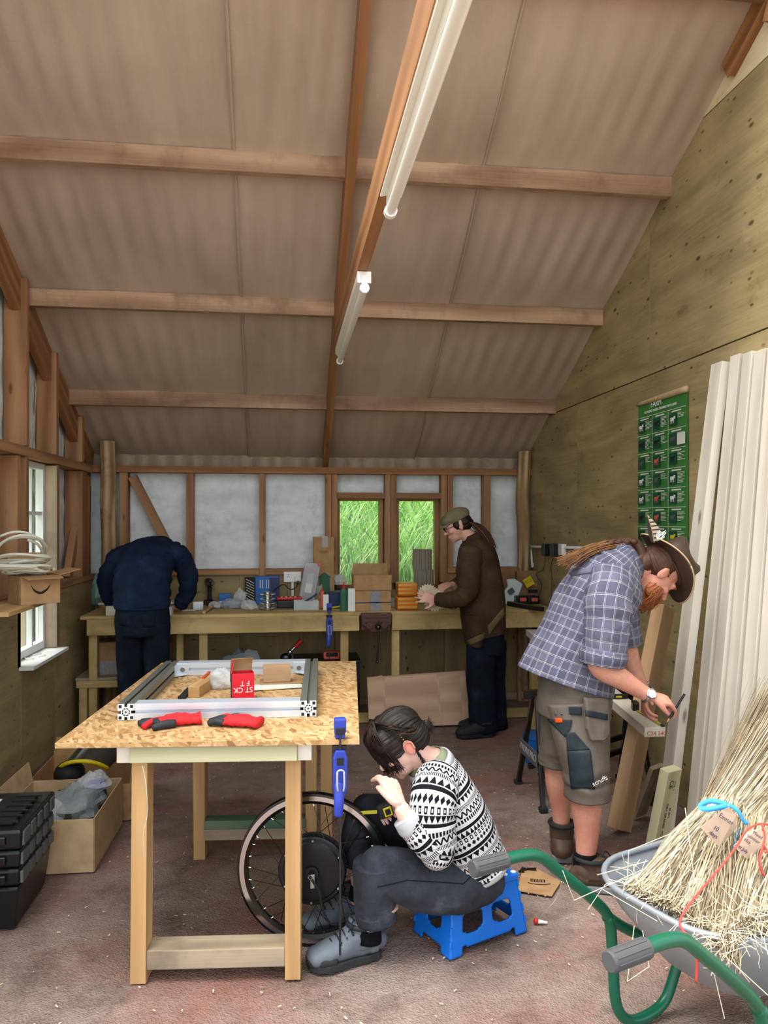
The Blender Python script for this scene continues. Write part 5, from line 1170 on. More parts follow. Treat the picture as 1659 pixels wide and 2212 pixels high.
# right end of the bench: flattened cartons, white parcel, yellow card, tools
t = thing('flat_carton', 'flattened brown carton with a black label strip leaning in the corner', 'box', (1.93, 6.2, BZ)); m = MB(); a, b = at(1120, 1300, 6.22), at(1186, 1232, 6.3); m.box(((a.x + b.x) / 2, 6.28, (BZ + b.z) / 2), (b.x - a.x, .05, b.z - BZ), RX(-3)); obj('carton', m, 'cardboard_dark', t, bevel=.003)
m = MB(); a, b = at(1142, 1281, 6.23), at(1182, 1274, 6.23); m.box(((a.x + b.x) / 2, 6.245, (a.z + b.z) / 2), (b.x - a.x, .004, .028)); obj('label_strip', m, 'black_matte', t)
m = MB(); m.box(((a.x + b.x) / 2, 6.245, a.z + .07), (b.x - a.x, .003, .03)); obj('printed_panel', m, 'cardboard', t)
t = thing('flat_carton', 'flattened brown carton standing behind the person in the cardigan', 'box', (1.75, 6.33, BZ)); m = MB(); a, b = at(1080, 1300, 6.33), at(1124, 1228, 6.33); m.box(((a.x + b.x) / 2, 6.35, (BZ + b.z) / 2), (b.x - a.x, .04, b.z - BZ)); obj('carton', m, 'cardboard_dark', t, bevel=.003)
t = thing('parcel_bag', 'white crumpled posting bag propped against the flat carton', 'parcel', at(1108, 1300, 6.1)); m = MB(); P = [(1090, 1308), (1086, 1285), (1098, 1266), (1095, 1252), (1113, 1250), (1130, 1262), (1122, 1285), (1102, 1310)]
q = [at(a, b, 6.12 + .0006 * (1310 - b)) for a, b in P]; m.add(q + [v + V((.0, .04, 0)) for v in q], [list(range(8))[::-1], list(range(8, 16))] + [(i, (i + 1) % 8, 8 + (i + 1) % 8, 8 + i) for i in range(8)]); obj('bag', m, 'glass_white', t, bevel=.012, seg=3)
m = MB(); a = at(1104, 1277, 6.12); m.box(a + V((0, -.004, 0)), (.05, .003, .045), RY(-35)); obj('grey_label', m, 'grey_plastic', t)
p = at(1142, 1257, 6.18); t = thing('yellow_card', 'square yellow card with black print pinned at an angle', 'card', p); m = MB(); m.box(p, (.078, .003, .078), RY(-30)); obj('card', m, 'yellow', t)
xa = RY(-30) @ V((1, 0, 0)); za = RY(-30) @ V((0, 0, 1)); text('NEXT TIME', .013, basis(p + V((0, -.002, 0)) + za * .014, xa, za), 'ink_black', t); text('& BEYOND', .013, basis(p + V((0, -.002, 0)) - za * .002, xa, za), 'ink_black', t)
for px, lab in ((1135, 'black and red cordless tool lying by the flat carton'), (1160, 'black and red battery charger at the bench end')):
    p = onb(px, 1308) + V((0, .12, 0)); t = thing('power_tool', lab, 'power tool', p, 'red and black tools at the bench end'); m = MB(); m.box(p + V((0, 0, .035)), (.1, .09, .07)); obj('housing', m, 'black_plastic', t, bevel=.012, seg=3); m = MB(); m.box(p + V((.005, -.045, .04)), (.055, .02, .03)); obj('red_panel', m, 'salmon', t, bevel=.006)
t = thing('saw_rail', 'black square tube lying along the bench end', 'tube', onb(1140, 1315)); m = MB(); m.beam(onb(1100, 1309) + V((0, .02, .02)), onb(1172, 1322) + V((0, .0, .02)), .035, .035); obj('tube', m, 'black_plastic', t, bevel=.004)
# timber and tools by the man in navy
block('bench_block', 'pale timber block under the board the man in navy works on', 'wood block', 'pale_pine', onb(242, 1330) + V((0, .05, 0)), (.09, .1, .07), 0)
block('bench_block', 'pale timber block at the right of the board in front of the man in navy', 'wood block', 'pale_pine', onb(364, 1330) + V((0, .05, 0)), (.04, .1, .06), 0)
block('bench_board', 'thin pale board across the blocks under the man in navy', 'board', 'pale_pine', onb(303, 1326) + V((0, .08, .07)), (.6, .16, .014), 0)
m = MB(); p = at(252, 1196, 6.2); m.box((p.x, 6.33, 1.06), (.07, .04, .39)); tag(obj('upright_board', m, 'cardboard', None, bevel=.002), 'brown board standing behind the man in navy', 'board')
t, w_, h_, d_ = cbox('metal_tin', 'small steel tin with clear lid beside the hammer handle', 'tin', 416, 438, 1300, 1318, .06, 'steel', 8)
m = MB(); p = onb(405, 1320); m.box(p + V((0, .04, .004)), (.1, .07, .006), RZ(12)); tag(obj('paper_slip', m, 'paper', None), 'white paper slip on the bench beside the man in navy', 'paper')
# under the bench
t = local('storage_crate', 'black storage crate on the floor under the bench', 'crate', (.32, 6.05, .001)); m = MB(); m.box((0, 0, .23), (.5, .36, .46)); obj('body', m, 'black_matte', t, bevel=.01); m = MB(); m.box((0, 0, .455), (.52, .38, .02)); obj('lid', m, 'black_plastic', t, bevel=.004)
t = thing('red_torch', 'red handled tool with a chrome valve lying under the bench', 'tool', (.1, 6.0, .47)); a, b = at(637, 1398, 5.95), at(652, 1383, 5.95); m = MB(); m.cyl(a, b, .017, .02, 14); obj('handle', m, 'red_paint', t, 40); m = MB(); m.cyl(a, a + (a - b) * .7, .012, n=10); m.ball(a + (a - b) * .7, .022); obj('valve', m, 'chrome', t, 40); m = MB(); m.ball(a + (a - b) * 1.3 - V((0, 0, .01)), (.045, .035, .035)); obj('body', m, 'dark_steel', t, True)
t = thing('red_sander', 'red and black power sander under the bench by the leg', 'power tool', (.45, 5.95, .47)); p = at(716, 1414, 5.95); p.z = .50; m = MB(); m.box(p, (.13, .09, .06)); obj('body', m, 'salmon', t, bevel=.015, seg=3); m = MB(); m.box(p + V((0, -.03, .01)), (.09, .05, .03)); obj('vent', m, 'black_matte', t, bevel=.005)
bag('plastic_bag', 'big clear sack of packaging under the bench', V((-.33, 6.08, .26)), (.22, .17, .24), 'film_grey', 51)
t = local('shelf_carton', 'taped brown carton on the low shelf under the bench', 'box', (-1.27, 5.95, .411), (0, 0, .05)); m = MB(); m.box((0, 0, .12), (.22, .22, .24)); obj('body', m, 'cardboard', t, bevel=.003); m = MB(); m.box((0, -.1105, .05), (.22, .002, .1)); obj('clear_tape', m, 'film_grey', t)
t = local('shelf_carton', 'second brown carton on the low shelf, between the legs of the man', 'box', (-.98, 6.0, .411), (0, 0, -.06)); m = MB(); m.box((0, 0, .1), (.2, .22, .2)); obj('body', m, 'cardboard', t, bevel=.003)
# flat card and scraps on the floor
t = thing('flat_card', 'flat brown parcel card with barcode and smile mark on the floor', 'card', onz(1165, 1905)); q = [onz(a, b, .004) for a, b in ((1118, 1925), (1192, 1937), (1212, 1905), (1150, 1872), (1128, 1880))]; m = MB(); m.add(q, [list(range(5))]); o = obj('card', m, 'cardboard', t); o.modifiers.new('s', 'SOLIDIFY').thickness = .003; o.modifiers['s'].offset = 1
gx = (onz(1180, 1905, .008) - onz(1150, 1903, .008)).normalized(); gy = V((-gx.y, gx.x, 0)); c = onz(1163, 1905, .0085)
for k in range(9): m = MB(); m.box(c + gx * (-.03 + .007 * k) + gy * .012, (.003 if k % 2 else .005, .026, .0006), Matrix((gx, gy, V((0, 0, 1)))).transposed()); obj('barcode_bar', m, 'ink_black', t)
m = MB(); m.tube([c - gx * .045 - gy * .012, c - gx * .02 - gy * .022, c + gx * .02 - gy * .022, c + gx * .05 - gy * .01], .0016, 6, 5); obj('smile_mark', m, 'ink_black', t)
m = MB(); rs = random.Random(9)
for k in range(4): a = onz(1120 + 6 * k, 1883 - 2 * k, .01); m.beam(a, a + V((rs.uniform(.01, .04), rs.uniform(-.02, .02), .006)), .012, .006)
tag(obj('metal_scraps', m, 'black_plastic', None), 'small black and steel scraps on the floor behind the stool', 'scraps')
t = thing('plastic_nozzle', 'little white nozzle with red tip on the floor by the stool', 'nozzle', onz(1165, 1990)); a, b = onz(1158, 1990, .01), onz(1182, 1993, .006); m = MB(); m.cyl(a, b, .009, .004, 10); obj('nozzle', m, 'white_plastic', t, 40); m = MB(); m.ball(a, .011); obj('red_tip', m, 'red_paint', t, True)
m = MB(); m.tube([onz(1162, 1985, .012), at(1185, 1962, 2.6), at(1205, 1935, 2.5), at(1213, 1905, 2.4)], .0014, 5, 5); tag(obj('trailing_string', m, 'straw_c', None), 'pale string rising from the floor nozzle to the barrow handle', 'string')
m = MB(); rs = random.Random(77)
for k in range(420):
    a = V((rs.uniform(-1.4, 1.9), rs.uniform(2.2, 5.2), .004)); an = rs.uniform(0, 6.28); L_ = rs.uniform(.004, .014); m.beam(a, a + V((math.cos(an) * L_, math.sin(an) * L_, .003 * rs.random())), .002 + .003 * rs.random(), .0015)
o = tag(obj('wood_shavings', m, 'straw_c', None), 'scattered wood shavings and chips over the floor', 'shavings'); o['kind'] = 'stuff'
# ================================================================ people
from mathutils.bvhtree import BVHTree
def plaid():
    g = G('plaid_shirt', .85, 0, .12); u, v = g.uv(); x, y, z = g.obj()
    base = g.ramp(g.noise(g.vec(x, y, z), 9, 3), [(.3, '56566a'), (.7, '727286')])
    def lines(t, per, w, off): return ((t / per + off).frac() - .5).abs() < w
    P = .040
    band = lines(u, P * 2, .22, .0) * .5 + lines(v, P * 2, .22, .0) * .5
    col = g.mix(band * .45, base, '3e4152')
    for t in (u, v):
        for off, w, k in ((.0, .022, .58), (.12, .018, .45)): col = g.mix(lines(t, P, w, off) * k, col, 'c9cbd0')
    f = g.noise(g.vec(x, y, z), 300, 2)
    g.col(col).bump(f, .15, .001); M['plaid_shirt'] = g.mat
plaid()
def fairisle():
    g = G('patterned_knit', .9, 0, .1); u, v = g.uv(); H = .021
    vb = v / H; fv = vb.frac(); idx = (vb.floor() / 9.0).frac() * 9.0 + .5
    def fu(p): return (u / p).frac()
    def tri(p): return ((fu(p) - .5).abs() * 2.0)
    pats = [fv < (1.0 - tri(.019)), fv < .55, (fu(.0125) < .62) * (((fv - .5).abs()) < .32), ((fv - tri(.026)).abs() < .28), (fu(.0065) < .5) * (((fv - .5).abs()) < .36),
            fv > tri(.027), ((fv - .5).abs() < .3), (((fu(.02) - .5).abs() + (fv - .5).abs()) < .42), ((fu(.021) < .55) * (((fv - .5).abs()) < .38)) - ((((fu(.021) - .28).abs()) < .12) * (((fv - .5).abs()) < .18))]
    blk = None
    for i, p in enumerate(pats):
        sel = ((idx.floor() - float(i)).abs() < .4) * p
        blk = sel if blk is None else blk.max(sel)
    x, y, z = g.obj(); n = g.noise(g.vec(x, y, z), 250, 2)
    g.col(g.mix(blk, 'c6c7cb', '17171c')).bump(n, .2, .001); M['patterned_knit'] = g.mat
fairisle()
CAMP = V((0, 0, CAM_H))
def bvh(mb): return BVHTree.FromPolygons([tuple(v) for v in mb.v], mb.f)
def decal(tree, quad, nu, nv, off, mt, parent, name, thick=.002, label=None):
    """a patch of cloth lying on a surface, outlined by four picture points"""
    q = [V((*p, 0)) for p in quad]; m = MB(); pts = {}
    for j in range(nv + 1):
        for i in range(nu + 1):
            a, b = i / nu, j / nv; p = q[0].lerp(q[1], a).lerp(q[3].lerp(q[2], a), b); r = ray(p.x, p.y).normalized()
            h, nn, _, _ = tree.ray_cast(CAMP, r)
            if h is not None:
                if nn.dot(r) > 0: nn = -nn
                pts[(i, j)] = h + nn * off
    idx = {k: i for i, k in enumerate(pts)}
    m.add(list(pts.values()), [[idx[k] for k in c] for c in ([(i, j), (i, j + 1), (i + 1, j + 1), (i + 1, j)] for i in range(nu) for j in range(nv)) if all(k in idx for k in c)])
    if not m.f: return None
    o = obj(name, m, mt, parent, True, label=label); s_ = o.modifiers.new('s', 'SOLIDIFY'); s_.thickness = thick; s_.offset = 0
    return o
def hit(tree, px, py, off=.004):
    r = ray(px, py).normalized(); h, nn, _, _ = tree.ray_cast(CAMP, r)
    return (h - r * off) if h is not None else None
def head(mb, c, up, fwd, s=1.0, nose=1.0):
    up = V(up).normalized(); fwd = V(fwd); fwd = (fwd - up * fwd.dot(up)).normalized(); rt = fwd.cross(up); R = Matrix((rt, fwd, up)).transposed()
    def P(x, y, z): return c + R @ V((x, y, z)) * s
    def B(x, y, z, a, b, d): mb.ball(P(x, y, z), (a * s, b * s, d * s), 20, 14, R)
    B(0, -.012, .035, .075, .095, .085); B(0, .03, -.02, .066, .068, .075); B(0, .045, -.065, .050, .052, .05); B(0, .072, -.098, .022, .02, .02)
    B(0, .078, .022, .055, .02, .016)
    for sx in (-1, 1):
        B(sx * .04, .066, -.025, .024, .025, .02); B(sx * .032, .079, .005, .014, .012, .009)
        B(sx * .074, -.008, -.012, .008, .020, .032); B(sx * .078, -.014, .004, .007, .014, .018)
    mb.tube([P(0, .09, .012), P(0, .105, -.012), P(0, .118 + .006 * (nose - 1), -.032)], [.009 * s, .011 * s, .013 * s], 10, 4); B(0, .114, -.034, .016, .013, .010)
    B(0, .094, -.062, .022, .012, .007); B(0, .091, -.073, .019, .012, .007)
    return P, R
def hand(mb, w, d, n, sd, curl=.5, spread=1.0, sc=1.0, thumb=(.6, .7, .2), curls=None):
    """palm and five fingers; d wrist to knuckles, n the way the palm faces, sd which side the thumb is on"""
    d = V(d).normalized(); n = V(n); n = (n - d * n.dot(d)).normalized(); l = d.cross(n) * sd
    mb.loft([(w, .024 * sc, .019 * sc), (w + d * .03 * sc, .032 * sc, .017 * sc), (w + d * .06 * sc, .040 * sc, .015 * sc), (w + d * .088 * sc, .039 * sc, .011 * sc)], l, 18, 4, 2.4)
    tips = []
    for i, (off, ln) in enumerate(((.030, .072), (.011, .080), (-.009, .075), (-.028, .058))):
        p = w + d * (.084 - .006 * abs(i - 1)) * sc + l * off * sc; a = 0; pts = [p]; dd = (d + l * (off * 3.5 * spread)).normalized(); cu = curls[i] if curls else (curl, curl * 1.1, curl * .7)
        for k, f in enumerate((.45, .32, .23)):
            a += cu[k]; pts.append(pts[-1] + (dd * math.cos(a) + n * math.sin(a)) * ln * f * sc)
        mb.tube(pts, [.0098 * sc, .0090 * sc, .0082 * sc, .0068 * sc], 10, 3); mb.ball(pts[-1], .0068 * sc, 10, 6); tips.append(pts[-1])
    b = w + d * .022 * sc + l * .026 * sc; td = (l * thumb[0] + d * thumb[1] + n * thumb[2]).normalized(); q = b + td * .04 * sc; r = q + (td * .7 + d * .5 + n * .25).normalized() * .032 * sc
    mb.tube([w + d * .01 * sc + l * .012 * sc, b, q, r], [.016 * sc, .015 * sc, .0115 * sc, .0085 * sc], 10, 4); mb.ball(r, .0085 * sc, 10, 6); tips.append(r)
    return tips
def strands(parent, mt, roots, n, seed, rad=.0012, jit=.006, name='hair_strands', k=4):
    """roots(rs) -> control points of one lock"""
    rs = random.Random(seed); m = MB()
    for _ in range(n):
        P = roots(rs); m.tube([V(p) + V((rs.gauss(0, jit), rs.gauss(0, jit), rs.gauss(0, jit))) * (.3 + .7 * i / len(P)) for i, p in enumerate(P)], [rad, rad, rad * .5], 3, k, False)
    return obj(name, m, mt, parent, True)
def groove(me, c, R, amp=.004, fa=15, fl=5, seed=0, ax=1):
    """comb grooves into a mass of hair, running along head axis ax"""
    Ri = R.inverted(); o = [i for i in range(3) if i != ax]
    NN = [v.normal.copy() for v in me.vertices]
    for v, nn in zip(me.vertices, NN):
        p = Ri @ (v.co - c); a = math.atan2(p[o[1]] - .02, p[o[0]])
        v.co += nn * (amp * (noise.noise(V((a * fa, p[ax] * fl, seed))) + .6 * noise.noise(V((a * fa * 2.3, p[ax] * fl * 2, seed + 4)))))
    return me
def boot(parent, heel, toe, upper, sole, lace, h=.13, Ls=None, collar=None, name='boot', wd=1.0):
    heel, toe = V(heel), V(toe); d = (toe - heel); d.z = 0; L = Ls or d.length; d.normalize(); s = V((-d.y, d.x, 0)); z = V((0, 0, 1)); heel = V((heel.x, heel.y, .001))
    b = bpy.data.objects.new(name, None)
    m = MB(); ol = []
    for t, w_ in ((0, .55), (.05, .85), (.2, .95), (.4, .9), (.6, 1.05), (.78, 1.12), (.92, .85), (1.0, .35)): ol.append((t, w_))
    poly = [heel + d * t * L + s * w_ * .045 * wd for t, w_ in ol] + [heel + d * t * L - s * w_ * .045 * wd for t, w_ in ol[::-1]]
    n = len(poly)
    m.skin([[p.copy() for p in poly], [p + z * .012 for p in poly], [p + z * .026 for p in poly]])
    up = MB(); up.loft([(heel + d * .02 * L + z * .055, .034 * wd, .036), (heel + d * .14 * L + z * .066, .043 * wd, .052), (heel + d * .35 * L + z * .07, .043 * wd, .056), (heel + d * .55 * L + z * .055, .044 * wd, .042), (heel + d * .75 * L + z * .046, .048 * wd, .034), (heel + d * .92 * L + z * .04, .040 * wd, .028)], s, 22, 4, 2.3, dome=1.0, fold=(.006, 24, 1, 2))
    sh = MB(); sh.loft([(heel + d * .24 * L + z * .05, .044 * wd, .066), (heel + d * .23 * L + z * .10, .045 * wd, .060), (heel + d * .21 * L + z * h, .049 * wd, .060)], s, 22, 4, fold=(.004, 30, 1, 5))
    up.add(sh.v, sh.f)
    o = obj(name, up, upper, parent, True); obj('sole', m, sole, o, bevel=.004)
    c = MB(); cc = heel + d * .21 * L + z * h; c.tube([cc + s * (.048 * wd * math.cos(a * .524)) + d * (.060 * math.sin(a * .524)) for a in range(13)], .010, 8); obj('padded_collar', c, collar or upper, o, True)
    rd = MB(); rd.loft([(heel + d * .70 * L + z * .034, .0505 * wd, .024), (heel + d * .86 * L + z * .034, .046 * wd, .026), (heel + d * .965 * L + z * .032, .031 * wd, .020)], s, 22, 4, 2.3, dome=.9); obj('toe_rand', rd, sole, o, True)
    hc_ = MB(); hc_.loft([(heel + d * .01 * L + z * .045, .030 * wd, .026), (heel + d * .07 * L + z * .05, .0415 * wd, .034), (heel + d * .16 * L + z * .045, .0455 * wd, .026)], s, 20, 4, 2.3, dome=.8); obj('heel_cup', hc_, upper, o, True)
    ek = MB()
    for k in range(4):
        for sg in (-1, 1): ek.ball(heel + d * (.34 + .085 * k) * L + s * sg * .030 * wd + z * ((.117, .108, .097, .086)[k]), .0042, 8, 6)
    obj('lace_hooks', ek, 'dark_steel', o, True)
    lm = MB()
    for k in range(5):
        t = .34 + .085 * k; zz = .138 - .021 * k if k < 2 else .122 - .013 * k; zz = (.132, .124, .112, .100, .088)[k]
        lm.tube([heel + d * t * L + s * .034 * wd + z * (zz - .022), heel + d * (t + .02) * L + z * zz, heel + d * t * L - s * .034 * wd + z * (zz - .022)], .0028, 6, 3)
    lm.tube([heel + d * .36 * L + z * .136, heel + d * .42 * L + s * .03 + z * .15, heel + d * .5 * L + s * .04 + z * .12], .0026, 6, 3); lm.tube([heel + d * .36 * L + z * .136, heel + d * .42 * L - s * .03 + z * .15, heel + d * .52 * L - s * .05 + z * .10], .0026, 6, 3)
    obj('laces', lm, lace, o, True); return o
def person(label, base): return thing('person', label, 'person', base)

# ---------------------------------------------------------------- person in the hat
Yc = 3.2
pa = person('person in leather hat, plaid shirt and work shorts bending over to mark the board', onz(1240, 1890))
body = MB(); up_, fw_ = V((.88, 0, .47)), V((.47, .05, -.88)); hc = at(1420, 1236, Yc - .02)
P, R = head(body, hc, up_, fw_, 1.0, 1.6)
body.loft([(at(1335, 1235, Yc), .07, .07), (at(1375, 1226, Yc), .064, .066), (at(1408, 1225, Yc - .01), .06, .06)], (0, 1, 0), 20, 4)
body.loft([(at(1240, 1470, Yc), .15, .12), (at(1275, 1330, Yc), .17, .11), (at(1335, 1240, Yc), .12, .09)], (0, 1, 0), 20, 5)
for pts in ([(1316, 1275, 3.05, .06), (1302, 1380, 2.98, .055), (1296, 1436, 2.97, .050), (1335, 1462, 2.955, .046), (1380, 1490, 2.94, .033), (1405, 1504, 2.935, .028)], [(1330, 1290, 3.36, .055), (1350, 1385, 3.38, .05), (1366, 1440, 3.37, .043), (1385, 1480, 3.35, .031), (1396, 1502, 3.34, .027)]):
    body.tube([at(a, b, c) for a, b, c, r in pts], [p[3] for p in pts], 18, 5)
for pts in ([(1250, 1540, 3.1, .09), (1262, 1690, 3.08, .066), (1267, 1745, 3.085, .064), (1268, 1800, 3.085, .05), (1265, 1850, 3.085, .041), (1263, 1880, 3.085, .042)], [(1225, 1540, 3.32, .09), (1205, 1640, 3.36, .060), (1205, 1690, 3.37, .056), (1211, 1745, 3.38, .043), (1213, 1790, 3.38, .038), (1213, 1815, 3.38, .04)]):
    body.tube([at(a, b, c) for a, b, c, r in pts], [p[3] for p in pts], 20, 5)
w1 = at(1404, 1503, 2.935); t1 = hand(body, w1, at(1450, 1516, 2.93) - w1, (-.25, .35, -.9), -1, .62, .7, .98, (.35, .8, .5), [(.5, .6, .5), (.6, .75, .6), (.65, .8, .6), (.7, .8, .6)])
w2 = at(1395, 1500, 3.34); t2 = hand(body, w2, at(1392, 1530, 3.30) - w2, (.2, -.5, -.6), 1, .55, .6, .95)
bo = obj('body', fuse(body, .0045, 5), 'skin_ruddy', pa)
# shirt
sh = MB(); fold = (.018, 8, .35, 3.1)
sh.loft([(at(1221, 1472, Yc), .195, .205), (at(1236, 1425, Yc), .195, .188), (at(1254, 1378, Yc), .195, .168), (at(1285, 1305, Yc), .205, .165), (at(1317, 1248, Yc), .195, .142), (at(1343, 1222, Yc), .125, .100), (at(1358, 1213, Yc), .082, .086)], (0, 1, 0), 64, 10, 2.3, False, fold)
so = obj('shirt', sh, 'plaid_shirt', pa, True); so.modifiers.new('s', 'SOLIDIFY').thickness = .003
sl = MB(); sl.loft([(at(1322, 1245, 3.07), .085, .09), (at(1316, 1290, 3.0), .095, .098), (at(1312, 1345, 2.97), .09, .094), (at(1306, 1398, 2.965), .084, .086), (at(1301, 1432, 2.965), .078, .080)], (0, 1, 0), 44, 8, 2, True, (.009, 13, .5, 7.7)); obj('sleeve', sl, 'plaid_shirt', so, True)
cf = MB(); cf.loft([(at(1306, 1402, 2.965), .092, .094), (at(1303, 1420, 2.965), .094, .095), (at(1301, 1436, 2.965), .085, .087)], (0, 1, 0), 40, 5, 2, True, (.005, 18, .5, 2)); obj('rolled_cuff', cf, 'plaid_shirt', so, True)
s2_ = MB(); s2_.loft([(at(1330, 1262, 3.33), .08, .085), (at(1340, 1320, 3.37), .085, .082), (at(1352, 1392, 3.38), .075, .068)], (0, 1, 0), 36, 8, 2, True, (.008, 13, .5, 1.7)); obj('sleeve', s2_, 'plaid_shirt', so, True)
cm = MB(); ctr = at(1360, 1214, Yc); ax = (at(1395, 1198, Yc) - at(1345, 1222, Yc)).normalized(); tt, cx_, cy_ = frame(ax, V((0, 1, 0)))
cm.skin([cm.ring(ctr - ax * .028, cx_, cy_, .098, .104, 36), cm.ring(ctr + ax * .004, cx_, cy_, .086, .092, 36), cm.ring(ctr + ax * .020, cx_, cy_, .078, .084, 36)], False); o = obj('collar', cm, 'plaid_shirt', so, True); o.modifiers.new('s', 'SOLIDIFY').thickness = .006
tree = bvh(sh); decal(tree, [(1218, 1232), (1285, 1228), (1288, 1236), (1225, 1246)], 14, 2, .003, 'plaid_shirt', so, 'yoke_seam')
# shorts
sr = MB(); sr.loft([(at(1245, 1470, Yc), .165, .15), (at(1240, 1510, Yc), .175, .155), (at(1238, 1545, Yc), .175, .15)], (0, 1, 0), 40, 5, 2.2, True)
sr.loft([(at(1246, 1515, 3.12), .10, .135), (at(1255, 1585, 3.10), .105, .118), (at(1264, 1655, 3.085), .1, .096), (at(1267, 1690, 3.085), .098, .092), (at(1268, 1722, 3.085), .097, .091)], (0, 1, 0), 40, 7, 2.2, True, (.008, 11, .5, 5))
sr.loft([(at(1228, 1515, 3.30), .1, .125), (at(1216, 1580, 3.335), .1, .105), (at(1207, 1625, 3.36), .092, .088), (at(1205, 1650, 3.365), .09, .086)], (0, 1, 0), 36, 7, 2.2, True, (.008, 11, .5, 9))
st_ = obj('shorts', sr, 'canvas', pa, True); tree = bvh(sr)
decal(tree, [(1183, 1553), (1236, 1555), (1232, 1575), (1222, 1592)], 10, 6, .004, 'canvas_dark', st_, 'hip_patch')
decal(tree, [(1224, 1582), (1242, 1582), (1275, 1620), (1226, 1622)], 10, 8, .004, 'canvas_dark', st_, 'thigh_patch')
decal(tree, [(1226, 1622), (1275, 1620), (1285, 1704), (1235, 1703)], 12, 14, .004, 'canvas_dark', st_, 'knee_panel')
decal(tree, [(1228, 1526), (1256, 1527), (1256, 1545), (1230, 1543)], 8, 4, .005, 'canvas_dark', st_, 'tool_loop')
decal(tree, [(1200, 1550), (1216, 1551), (1217, 1560), (1202, 1561)], 6, 4, .007, 'orange_tag', st_, 'brand_tag')
po = MB(); q0 = [hit(tree, a, b, .012) for a, b in ((1258, 1503), (1312, 1506), (1314, 1586), (1300, 1598), (1272, 1600), (1262, 1572))]
if all(q0):
    cc = sum(q0, V()) / 6; outer = [p + V((0, -.03, 0)) for p in q0]; po.skin([q0, [p.lerp(cc + V((0, -.03, 0)), .08) + V((0, -.028, 0)) for p in q0]]); hp = obj('holster_pocket', po, 'canvas', st_, bevel=.008, seg=3)
    tr2 = bvh(po); decal(tr2, [(1258, 1532), (1312, 1543), (1312, 1556), (1259, 1546)], 8, 3, .003, 'canvas_dark', hp, 'pocket_band')
for px, py in ((1200, 1543), (1213, 1543)):
    p = hit(tree, px, py, .003)
    if p: m = MB(); m.ball(p, .004, 8, 6); obj('rivet', m, 'dark_steel', st_)
p = hit(tree, 1296, 1687, .014)
if p: text('scruffs', .028, basis(p, (.93, .1, .35), (-.3, 0, .95)), 'tile_white', st_)
for cpx, cpy, Y, r, lab in ((1264, 1852, 3.085, .047, 1), (1213, 1786, 3.38, .045, 2)):
    m = MB(); m.loft([(at(cpx, cpy - 12, Y), r, r), (at(cpx, cpy + 5, Y), r * 1.03, r * 1.05), (at(cpx, cpy + 35, Y), r, r * 1.1)], (0, 1, 0), 24, 4, fold=(.003, 30, .3, lab)); obj('sock', m, 'sock', pa, True)
h1 = onz(1243, 1916); boot(pa, h1, h1 + V((.27, -.10, 0)), 'boot_brown', 'sole_grey', 'lace', .125, .30, 'black_rubber')
h2 = onz(1206, 1856); h2.y = 3.30; boot(pa, h2 + V((0, 0, 0)), h2 + V((.09, .25, 0)), 'boot_brown', 'sole_grey', 'lace', .16, .29, 'black_rubber', wd=1.15)
# head wear, hair, beard
bea = MB()
for x, y, z, a, b, c_ in ((0, .075, -.088, .052, .045, .042), (0, .085, -.125, .036, .036, .04), (-.045, .045, -.065, .019, .04, .045), (.045, .045, -.065, .019, .04, .045), (0, .108, -.052, .03, .012, .011)): bea.ball(P(x, y, z), (a, b, c_), 16, 10, R)
bb = obj('beard', groove(fuse(bea, .003, 3, 'beard'), hc, R, .005, 14, 12, 2, 2), 'beard_red', pa)
def brd(rs):
    x = math.copysign(rs.random() ** .5 * .066, rs.uniform(-1, 1)); s0 = P(x, .02 + .09 * (1 - abs(x) / .08) + .02 * rs.random(), -.035 - .06 * rs.random()); return [s0, s0 + R @ V((x * .12, .012, -.025)), s0 + R @ V((-x * .1, .022, -.055))]
strands(bb, 'beard_red', brd, 700, 4, .0013, .005, 'beard_strands', 3)
hr = MB(); hr.ball(P(0, -.03, .03), (.082, .092, .088), 20, 14, R); hr.ball(P(0, -.07, -.03), (.06, .045, .06), 16, 10, R); hm = obj('hair', groove(fuse(hr, .004, 3, 'hair'), hc, R, .004, 12, 6, 1), 'hair_brown', pa)
bp = [P(0, -.09, -.03), at(1375, 1176, Yc - .01), at(1345, 1172, Yc), at(1310, 1178, Yc - .02), at(1270, 1190, Yc - .03), at(1222, 1213, Yc - .04)]
m = MB(); m.tube(bp[:4], [.028, .024, .022, .02], 14, 6); obj('braid', m, 'hair_brown', hm, True)
def pony(rs):
    o = V((rs.gauss(0, .008), rs.gauss(0, .014), rs.gauss(0, .007))); return [bp[2] + o, bp[3] + o, bp[4] + o * 1.3, bp[5] + o * 1.5 + V((rs.uniform(-.03, .05), 0, rs.uniform(-.01, .01)))]
strands(hm, 'hair_light', pony, 260, 8, .0016, .004)
rs = random.Random(3)
for k in range(9): m = MB(); a = bp[1].lerp(bp[3], k / 8) + V((0, -.012 * (1 if k % 2 else -1), .012)); m.ball(a, (.018, .014, .014)); obj('plait', m, 'hair_brown', hm, True)
ht = MB(); HC = hc + up_.normalized() * .052; upn = R @ V((0, 0, 1)); fwn = R @ V((0, 1, 0)); rtn = R @ V((1, 0, 0))
def brim(a, r):
    rx, ry = .082 + (.150 - .082) * r, .100 + (.175 - .100) * r; s_ = math.sin(a); c_ = math.cos(a)
    return HC + rtn * (rx * c_) + fwn * (ry * s_ - .005) + upn * (.030 * r * r * c_ * c_ - .030 * r * r * s_ * s_)
m = MB(); m.skin([[brim(2 * math.pi * i / 56, r / 6) for i in range(56)] for r in range(7)], False); hat = obj('hat_brim', m, 'leather_brown', pa, True); hat.modifiers.new('s', 'SOLIDIFY').thickness = .004; hat.name = 'hat'
